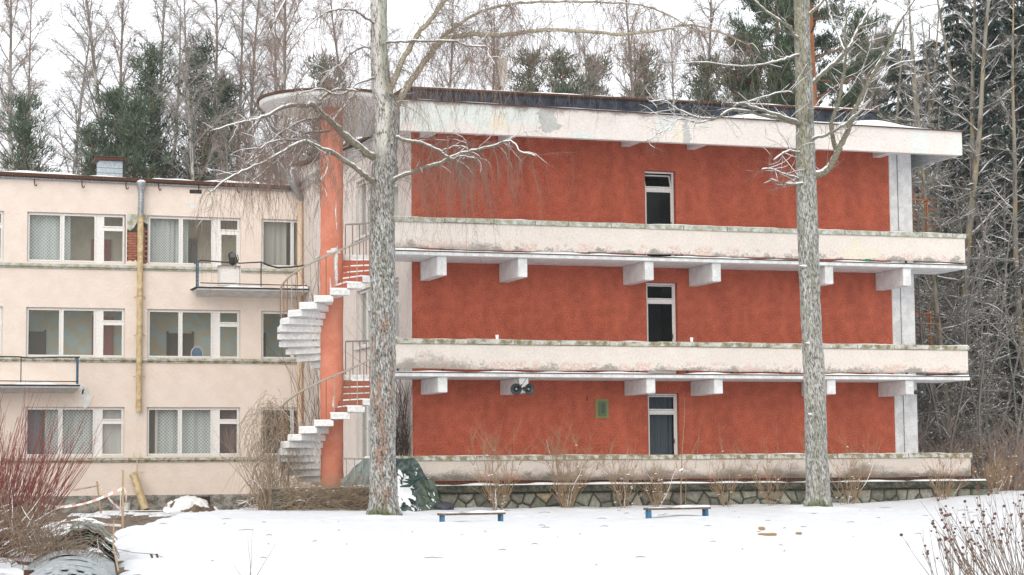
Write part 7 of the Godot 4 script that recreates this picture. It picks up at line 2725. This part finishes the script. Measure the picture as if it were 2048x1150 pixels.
func build_forest() -> void:
	var protos := {}
	var used := {}
	var makers := {"birch": birch_proto, "aspen": aspen_proto, "pine": pine_proto, "redpine": redpine_proto, "spruce": spruce_proto, "brush": brush_proto, "frost": frost_proto}
	var counts := {"birch": 5, "aspen": 3, "pine": 4, "redpine": 2, "spruce": 3, "brush": 3, "frost": 3}
	for row in FOREST:
		var kind: String = row[0]
		var n: int = used.get(kind, 0)
		used[kind] = n + 1
		var key := "%s%d" % [kind, n % counts[kind]]
		var at := Transform3D(Basis(Vector3(0, 0, 1), -row[4]) * Basis(Vector3(0, 1, 0), n * 2.4 + row[1]).scaled(Vector3.ONE * row[3]), Vector3(row[1], dirt_y(row[1], row[2]) + 0.05, row[2]))
		if not protos.has(key):
			var t := thing(KIND[kind][0], row[5], "thicket" if kind == "brush" else "tree", Vector3.ZERO, KIND[kind][1])
			makers[kind].call(t, n % counts[kind])
			t.transform = at
			protos[key] = t
		else:
			copy_of(protos[key], row[5], at, KIND[kind][1])
	# undergrowth beside the end wall
	var rows := [
		[30.6, -2.5, 34, 1.7, "brown undergrowth close to the foot of the white pillar"],
		[32.2, -4.0, 44, 2.3, "tall brown undergrowth right of the white pillar"],
		[33.6, -2.5, 44, 2.1, "reddish brown undergrowth in the gap right of the balconies"],
		[35.2, -5.0, 44, 2.4, "reddish undergrowth near the right edge under the spruces"],
		[36.6, -3.5, 44, 2.2, "brown undergrowth at the very right edge"],
		[34.6, -8.5, 40, 2.6, "dark undergrowth before the spruce trunks"],
		[38.0, -7.0, 40, 2.6, "dark undergrowth at the right edge before the spruces"],
		[31.4, -8.0, 40, 2.6, "undergrowth below the rusty balcony frames"],
	]
	for r in rows:
		plant("undergrowth", r[4], "undergrowth", Vector3(r[0], dirt_y(r[0], r[1]), r[1]), M.twig_red, [r[2], r[3], 0.5, 0.013, 9, 0.15, Vector3.ZERO, 0.9], "undergrowth right of the building")
	for r in [[30.3, 1.6, 1.05, "snow dotted low shrub just past the right end of the stone wall"], [31.2, 0.6, 1.35, "snow dotted shrub a step right of the stone wall"], [32.3, 1.8, 1.15, "snow dotted low shrub at the right edge of the snow"], [33.4, 0.6, 1.4, "snow dotted shrub at the right edge, before the reddish undergrowth"]]:
		plant("snowy_shrub", r[3], "shrub", Vector3(r[0], dirt_y(r[0], r[1]) + 0.1, r[1]), M.twig_tan, [22, r[2], 0.75, 0.013, 7, 0.85, Vector3.ZERO, 0.4], "snow dotted shrubs right of the stone wall")


func simple_trunk(h: float, r0: float, sway: float, paint: Callable, sides := 9) -> Array:
	var p := PackedVector3Array()
	var r := PackedFloat32Array()
	var n := 130
	var a := rng.randf() * TAU
	for i in n + 1:
		var t := float(i) / n
		p.append(Vector3(sway * sin(t * 3.0 + a) - sway * sin(a) + 0.04 * sin(t * 17.0 + a), t * h, sway * cos(t * 2.3 + a) - sway * cos(a)))
		r.append(r0 * (1.0 - 0.9 * pow(t, 1.2)) + 0.006)
	var mb := MB.new()
	mb.tube(p, r, sides)
	for i in mb.c.size():
		mb.c[i] = paint.call(mb.v[i])
	return [mb, p, r]


func birch_proto(t: Node3D, k: int) -> void:
	var h := 22.0
	var nn := noise(300 + k, 1.0, 3)
	var paint := func(v: Vector3) -> Color:
		var m := nn.get_noise_3d(v.x * 5.0, v.y * 2.2, v.z * 5.0) + 0.5 * nn.get_noise_1d(v.y * 2.6)
		var c := Color(0.62, 0.60, 0.56).lerp(Color(0.06, 0.05, 0.045), smoothstep(0.0, 0.16, m))
		return c.lerp(Color(0.20, 0.15, 0.12), smoothstep(14.0, 19.0, v.y) * 0.9)
	var tr := simple_trunk(h, 0.17 if k != 2 else 0.13, 0.35, paint)
	put(tr[0], "trunk", M.vc, t)
	var limbs := MB.new()
	var twigs := MB.new()
	var p: PackedVector3Array = tr[1]
	var r: PackedFloat32Array = tr[2]
	var g := rng.randf() * TAU
	for b in 46:
		var f := lerpf(0.24, 0.97, pow(b / 45.0, 0.9))
		var i := int(f * 130)
		g += 2.4 + rng.randf_range(-0.4, 0.4)
		var up := rng.randf_range(0.9, 2.4)
		var d := Vector3(cos(g), up, sin(g)).normalized()
		var len := lerpf(5.2, 1.2, f) * rng.randf_range(0.6, 1.15)
		var s := strand(limbs, p[i], d, len, r[i] * 0.42 + 0.008, 0.02, 8, 0.09)
		for q in int(7 + len * 2.0):
			var m := rng.randi_range(2, 7)
			var dd := ((s[m + 1] - s[m]).normalized() + Vector3(rng.randf_range(-0.7, 0.7), rng.randf_range(-0.1, 0.6), rng.randf_range(-0.7, 0.7))).normalized()
			var l2 := len * rng.randf_range(0.16, 0.4)
			var u := strand(twigs, s[m], dd, l2, 0.016, 0.06, 5, 0.16)
			for w in 5:
				var m2 := rng.randi_range(1, 5)
				strand(twigs, u[m2], Vector3(rng.randf_range(-0.7, 0.7), rng.randf_range(-0.2, 0.8), rng.randf_range(-0.7, 0.7)).normalized(), rng.randf_range(0.35, 1.2), 0.0065, 0.34, 4, 0.2)
	stuff(put(limbs, "limbs", M.limb, t))
	stuff(put(twigs, "twigs", M.twig_red if k % 2 else M.twig_far, t))


func aspen_proto(t: Node3D, k: int) -> void:
	var h := 19.0
	var nn := noise(320 + k, 1.0, 3)
	var paint := func(v: Vector3) -> Color:
		var m := nn.get_noise_3d(v.x * 4.0, v.y * 1.6, v.z * 4.0)
		var c := Color(0.27, 0.245, 0.205).lerp(Color(0.10, 0.085, 0.07), smoothstep(0.0, 0.35, m))
		return c.lerp(Color(0.36, 0.25, 0.08), smoothstep(0.12, 0.4, nn.get_noise_3d(v.x * 5.0 + 9.0, v.y * 0.9, v.z * 5.0)) * 0.7)
	var tr := simple_trunk(h, 0.15, 0.4, paint)
	put(tr[0], "trunk", M.vc, t)
	var limbs := MB.new()
	var twigs := MB.new()
	var snow := MB.new()
	var p: PackedVector3Array = tr[1]
	var r: PackedFloat32Array = tr[2]
	var g := rng.randf() * TAU
	for b in 46:
		var f := lerpf(0.08, 0.97, b / 45.0)
		var i := int(f * 130)
		g += 2.4 + rng.randf_range(-0.5, 0.5)
		var d := Vector3(cos(g), rng.randf_range(0.0, 1.2), sin(g)).normalized()
		var len := lerpf(2.6, 0.9, f) * rng.randf_range(0.5, 1.3)
		var s := strand(limbs, p[i], d, len, r[i] * 0.26 + 0.008, -0.03, 8, 0.2)
		var rr := PackedFloat32Array()
		for q in s.size():
			rr.append((r[i] * 0.26 + 0.008) * (1.0 - 0.1 * q))
		snow_on(snow, s, rr, 0.6)
		for q in int(6 + len * 4.0):
			var m := rng.randi_range(1, 7)
			var u := strand(twigs, s[m], ((s[m + 1] - s[m]).normalized() + Vector3(rng.randf_range(-0.9, 0.9), rng.randf_range(-0.3, 0.7), rng.randf_range(-0.9, 0.9))).normalized(), len * rng.randf_range(0.15, 0.5), 0.010, -0.02, 4, 0.25)
			if rng.randf() < 0.4:
				snow_on(snow, u, PackedFloat32Array([0.006, 0.006, 0.005, 0.004, 0.003]), 0.7, 0.86, 0.004)
			for w in 2:
				strand(twigs, u[rng.randi_range(1, 4)], Vector3(rng.randf_range(-0.8, 0.8), rng.randf_range(-0.3, 0.8), rng.randf_range(-0.8, 0.8)).normalized(), rng.randf_range(0.2, 0.6), 0.007, 0.0, 3, 0.25)
	stuff(put(limbs, "limbs", M.limb, t))
	stuff(put(twigs, "twigs", M.twig_grey, t))
	stuff(put(snow, "snow", M.snow_bit, t))


func brush_proto(t: Node3D, k: int) -> void:
	var stems := MB.new()
	var twigs := MB.new()
	for b in 22:
		var at := Vector3(rng.randf_range(-2.4, 2.4), 0, rng.randf_range(-1.6, 1.6))
		var h := rng.randf_range(9.0, 14.0)
		var s := strand(stems, at, Vector3(rng.randf_range(-0.12, 0.12), 1, rng.randf_range(-0.12, 0.12)).normalized(), h, 0.04, 0.0, 14, 0.05)
		for q in 26:
			var m := rng.randi_range(5, 13)
			var u := strand(twigs, s[m], ((s[m + 1] - s[m]).normalized() * 1.2 + Vector3(rng.randf_range(-0.8, 0.8), rng.randf_range(-0.2, 0.4), rng.randf_range(-0.8, 0.8))).normalized(), rng.randf_range(0.8, 2.2), 0.012, 0.0, 5, 0.12)
			for w in 4:
				strand(twigs, u[rng.randi_range(1, 5)], Vector3(rng.randf_range(-0.7, 0.7), rng.randf_range(-0.2, 0.9), rng.randf_range(-0.7, 0.7)).normalized(), rng.randf_range(0.3, 0.9), 0.007, 0.12, 3, 0.2)
	stuff(put(stems, "stems", M.limb, t))
	stuff(put(twigs, "twigs", M.twig_red if k != 1 else M.twig_far, t))


func frost_proto(t: Node3D, k: int) -> void:
	var stems := MB.new()
	var twigs := MB.new()
	var snow := MB.new()
	for b in 5:
		var at := Vector3(rng.randf_range(-1.6, 1.6), 0, rng.randf_range(-1.6, 1.6))
		var h := rng.randf_range(6.0, 12.0)
		var s := strand(stems, at, Vector3(rng.randf_range(-0.35, 0.35), 1, rng.randf_range(-0.3, 0.3)).normalized(), h, rng.randf_range(0.04, 0.075), 0.0, 16, 0.09)
		for q in 34:
			var m := rng.randi_range(1, 15)
			var u := strand(stems, s[m], (Vector3(rng.randf_range(-1, 1), rng.randf_range(-0.2, 0.9), rng.randf_range(-1, 1))).normalized(), rng.randf_range(0.7, 2.2), 0.018, 0.02, 7, 0.32)
			if rng.randf() < 0.3:
				snow_on(snow, u, PackedFloat32Array([0.016, 0.015, 0.014, 0.012, 0.01, 0.008, 0.006, 0.005]), 0.5, 0.86, 0.003)
			for w in 6:
				var m2 := rng.randi_range(1, 6)
				var e := strand(twigs, u[m2], Vector3(rng.randf_range(-1, 1), rng.randf_range(-0.5, 0.8), rng.randf_range(-1, 1)).normalized(), rng.randf_range(0.25, 0.8), 0.008, 0.04, 4, 0.35)
				if rng.randf() < 0.5:
					var c := e[2]
					var d := (e[3] - e[2]) * 0.35
					snow.tube(PackedVector3Array([c - d + Vector3(0, 0.006, 0), c + Vector3(0, 0.016, 0), c + d + Vector3(0, 0.008, 0)]), PackedFloat32Array([0.003, 0.009, 0.003]), 4)
	stuff(put(stems, "stems", M.limb, t))
	stuff(put(twigs, "twigs", M.twig_grey, t))
	stuff(put(snow, "snow", M.snow_bit, t))


# tuft of needles
func tuft(mb: MB, at: Vector3, d: Vector3, size: float, blades: int, a: Color, b: Color) -> void:
	mb.col = a.lerp(b, rng.randf())
	for k in blades:
		var o := Vector3(rng.randf_range(-1, 1), rng.randf_range(-1, 1), rng.randf_range(-1, 1)) * size * 0.45
		var e := (d * 0.8 + Vector3(rng.randf_range(-1, 1), rng.randf_range(-0.6, 1), rng.randf_range(-1, 1))).normalized() * size * rng.randf_range(0.6, 1.2)
		var s := e.cross(Vector3(rng.randf_range(-1, 1), rng.randf_range(-1, 1), rng.randf_range(-1, 1))).normalized() * size * 0.085
		mb.tri(at + o - s, at + o + s, at + o + e)


func pine_proto(t: Node3D, k: int) -> void:
	var h := 14.0
	var nn := noise(340 + k, 1.0, 2)
	var tr := simple_trunk(h, 0.12, 0.12, func(v: Vector3) -> Color: return Color(0.10, 0.075, 0.055).lerp(Color(0.20, 0.10, 0.05), smoothstep(5.0, 10.0, v.y)), 7)
	put(tr[0], "trunk", M.vc, t)
	var limbs := MB.new()
	var needles := MB.new()
	var p: PackedVector3Array = tr[1]
	var a := Color(0.055, 0.082, 0.055)
	var b := Color(0.12, 0.155, 0.10)
	for w in 30:
		var f := lerpf(0.18, 0.985, w / 29.0)
		var i := int(f * 130)
		for q in 5:
			var g := rng.randf() * TAU
			var wide := (1.9 + 0.5 * nn.get_noise_2d(g * 2.0, f * 5.0)) * pow(1.0 - f, 0.62) * (1.0 if k != 1 else 0.65) + 0.18
			if rng.randf() < 0.3:
				continue
			var d := Vector3(cos(g), rng.randf_range(0.1, 0.55), sin(g)).normalized()
			var s := strand(limbs, p[i], d, wide * rng.randf_range(0.65, 1.15), 0.022, -0.07, 4, 0.15)
			for m in range(1, 5):
				for z in 3:
					var at := s[m] + Vector3(rng.randf_range(-0.25, 0.25), rng.randf_range(-0.12, 0.25), rng.randf_range(-0.25, 0.25)) * (0.5 + 0.3 * m)
					tuft(needles, at, (s[m] - s[m - 1]).normalized() + Vector3(0, 0.5, 0), 0.25, 9, a, b)
	stuff(put(limbs, "limbs", M.limb, t))
	stuff(put(needles, "needles", M.needle, t))


func redpine_proto(t: Node3D, k: int) -> void:
	var h := 24.0
	var nn := noise(360 + k, 1.0, 3)
	var tr := simple_trunk(h, 0.24, 0.25, func(v: Vector3) -> Color: return Color(0.16, 0.11, 0.08).lerp(Color(0.40, 0.145, 0.055).lerp(Color(0.24, 0.10, 0.05), smoothstep(0.0, 0.3, nn.get_noise_3d(v.x * 4.0, v.y * 2.0, v.z * 4.0))), smoothstep(8.0, 11.0, v.y)), 12)
	put(tr[0], "trunk", M.vc, t)
	var limbs := MB.new()
	var needles := MB.new()
	var p: PackedVector3Array = tr[1]
	var r: PackedFloat32Array = tr[2]
	for w in 44:
		var f := lerpf(0.5, 0.99, pow(w / 43.0, 0.9))
		var i := int(f * 130)
		var g := w * 2.4 + rng.randf_range(-0.5, 0.5)
		var len := (3.4 * sin(clampf((1.0 - f) * 2.6 + 0.12, 0, PI * 0.6)) + 0.3) * rng.randf_range(0.5, 1.15)
		var s := strand(limbs, p[i], Vector3(cos(g), rng.randf_range(-0.1, 0.7), sin(g)).normalized(), len, r[i] * 0.3 + 0.012, -0.04, 6, 0.2)
		for q in 7:
			var m := rng.randi_range(2, 5)
			var u := strand(limbs, s[m], ((s[m + 1] - s[m]).normalized() + Vector3(rng.randf_range(-0.9, 0.9), rng.randf_range(-0.2, 0.6), rng.randf_range(-0.9, 0.9))).normalized(), rng.randf_range(0.5, 1.2), 0.015, -0.06, 4, 0.2)
			for z in range(2, 5):
				for y in 4:
					tuft(needles, u[z] + Vector3(rng.randf_range(-0.22, 0.22), rng.randf_range(-0.12, 0.2), rng.randf_range(-0.22, 0.22)), (u[z] - u[z - 1]).normalized() + Vector3(0, 0.4, 0), 0.24, 11, Color(0.045, 0.075, 0.045), Color(0.11, 0.155, 0.085))
	stuff(put(limbs, "limbs", M.pine_limb, t))
	stuff(put(needles, "needles", M.needle, t))


func spruce_proto(t: Node3D, k: int) -> void:
	var h := 20.0
	var tr := simple_trunk(h, 0.2, 0.08, func(v: Vector3) -> Color: return Color(0.075, 0.058, 0.046), 7)
	put(tr[0], "trunk", M.vc, t)
	var limbs := MB.new()
	var needles := MB.new()
	var snow := MB.new()
	var p: PackedVector3Array = tr[1]
	var y := 0.8
	var g0 := rng.randf() * TAU
	while y < h - 0.4:
		var f := y / h
		var i := clampi(int(f * 130), 0, 129)
		var len0 := 3.5 * pow(1.0 - f, 0.8) + 0.2
		var count := 7 if f < 0.8 else 5
		for q in count:
			var g := g0 + TAU * q / count + rng.randf_range(-0.3, 0.3)
			if rng.randf() < 0.1:
				continue
			var len := len0 * rng.randf_range(0.65, 1.15)
			var d := Vector3(cos(g), rng.randf_range(0.0, 0.25), sin(g)).normalized()
			var pts := PackedVector3Array()
			var rr := PackedFloat32Array()
			for m in 7:
				var u := m / 6.0
				pts.append(Vector3(p[i].x, y, p[i].z) + Vector3(d.x, 0, d.z) * len * u + Vector3(0, len * (0.22 * u - 0.75 * u * u + 0.28 * u * u * u * u) + rng.randf_range(-0.03, 0.03), 0))
				rr.append(0.025 * (1.0 - 0.8 * u))
			limbs.tube(pts, rr, 3)
			var side := Vector3(-sin(g), 0, cos(g))
			for m in range(1, 7):
				for z in 4:
					var at := pts[m - 1].lerp(pts[m], rng.randf())
					needles.col = Color(0.026, 0.050, 0.042).lerp(Color(0.085, 0.120, 0.104), rng.randf())
					var sg := 1.0 if z % 2 else -1.0
					var e := (side * sg * rng.randf_range(0.4, 1.0) + Vector3(d.x, 0, d.z) * 0.55 + Vector3(0, rng.randf_range(-1.1, -0.1), 0)).normalized() * rng.randf_range(0.28, 0.6)
					for x in 3:
						var e2 := e * (1.0 - 0.2 * x) + Vector3(rng.randf_range(-0.12, 0.12), rng.randf_range(-0.12, 0.06), rng.randf_range(-0.12, 0.12))
						var w := e2.cross(Vector3(rng.randf_range(-0.5, 0.5), 1, rng.randf_range(-0.5, 0.5))).normalized() * 0.055
						needles.tri(at - w, at + w, at + e2)
					if rng.randf() < 0.5:
						var o := Vector3(0, 0.03, 0)
						var w := e.cross(Vector3.UP).normalized() * rng.randf_range(0.008, 0.022)
						snow.quad(at + o - w, at + o + w, at + o + e * 0.3 + w * 0.5, at + o + e * 0.3 - w * 0.5)
				if rng.randf() < 0.3:
					snow.tube(PackedVector3Array([pts[m - 1] + Vector3(0, 0.03, 0), pts[m - 1].lerp(pts[m], 0.5) + Vector3(0, 0.045, 0), pts[m] + Vector3(0, 0.03, 0)]), PackedFloat32Array([0.008, 0.022, 0.008]), 4)
		g0 += 0.5
		y += rng.randf_range(0.3, 0.46)
	stuff(put(limbs, "limbs", M.twig, t))
	stuff(put(needles, "needles", M.needle, t))
	stuff(put(snow, "snow", M.snow_bit, t))
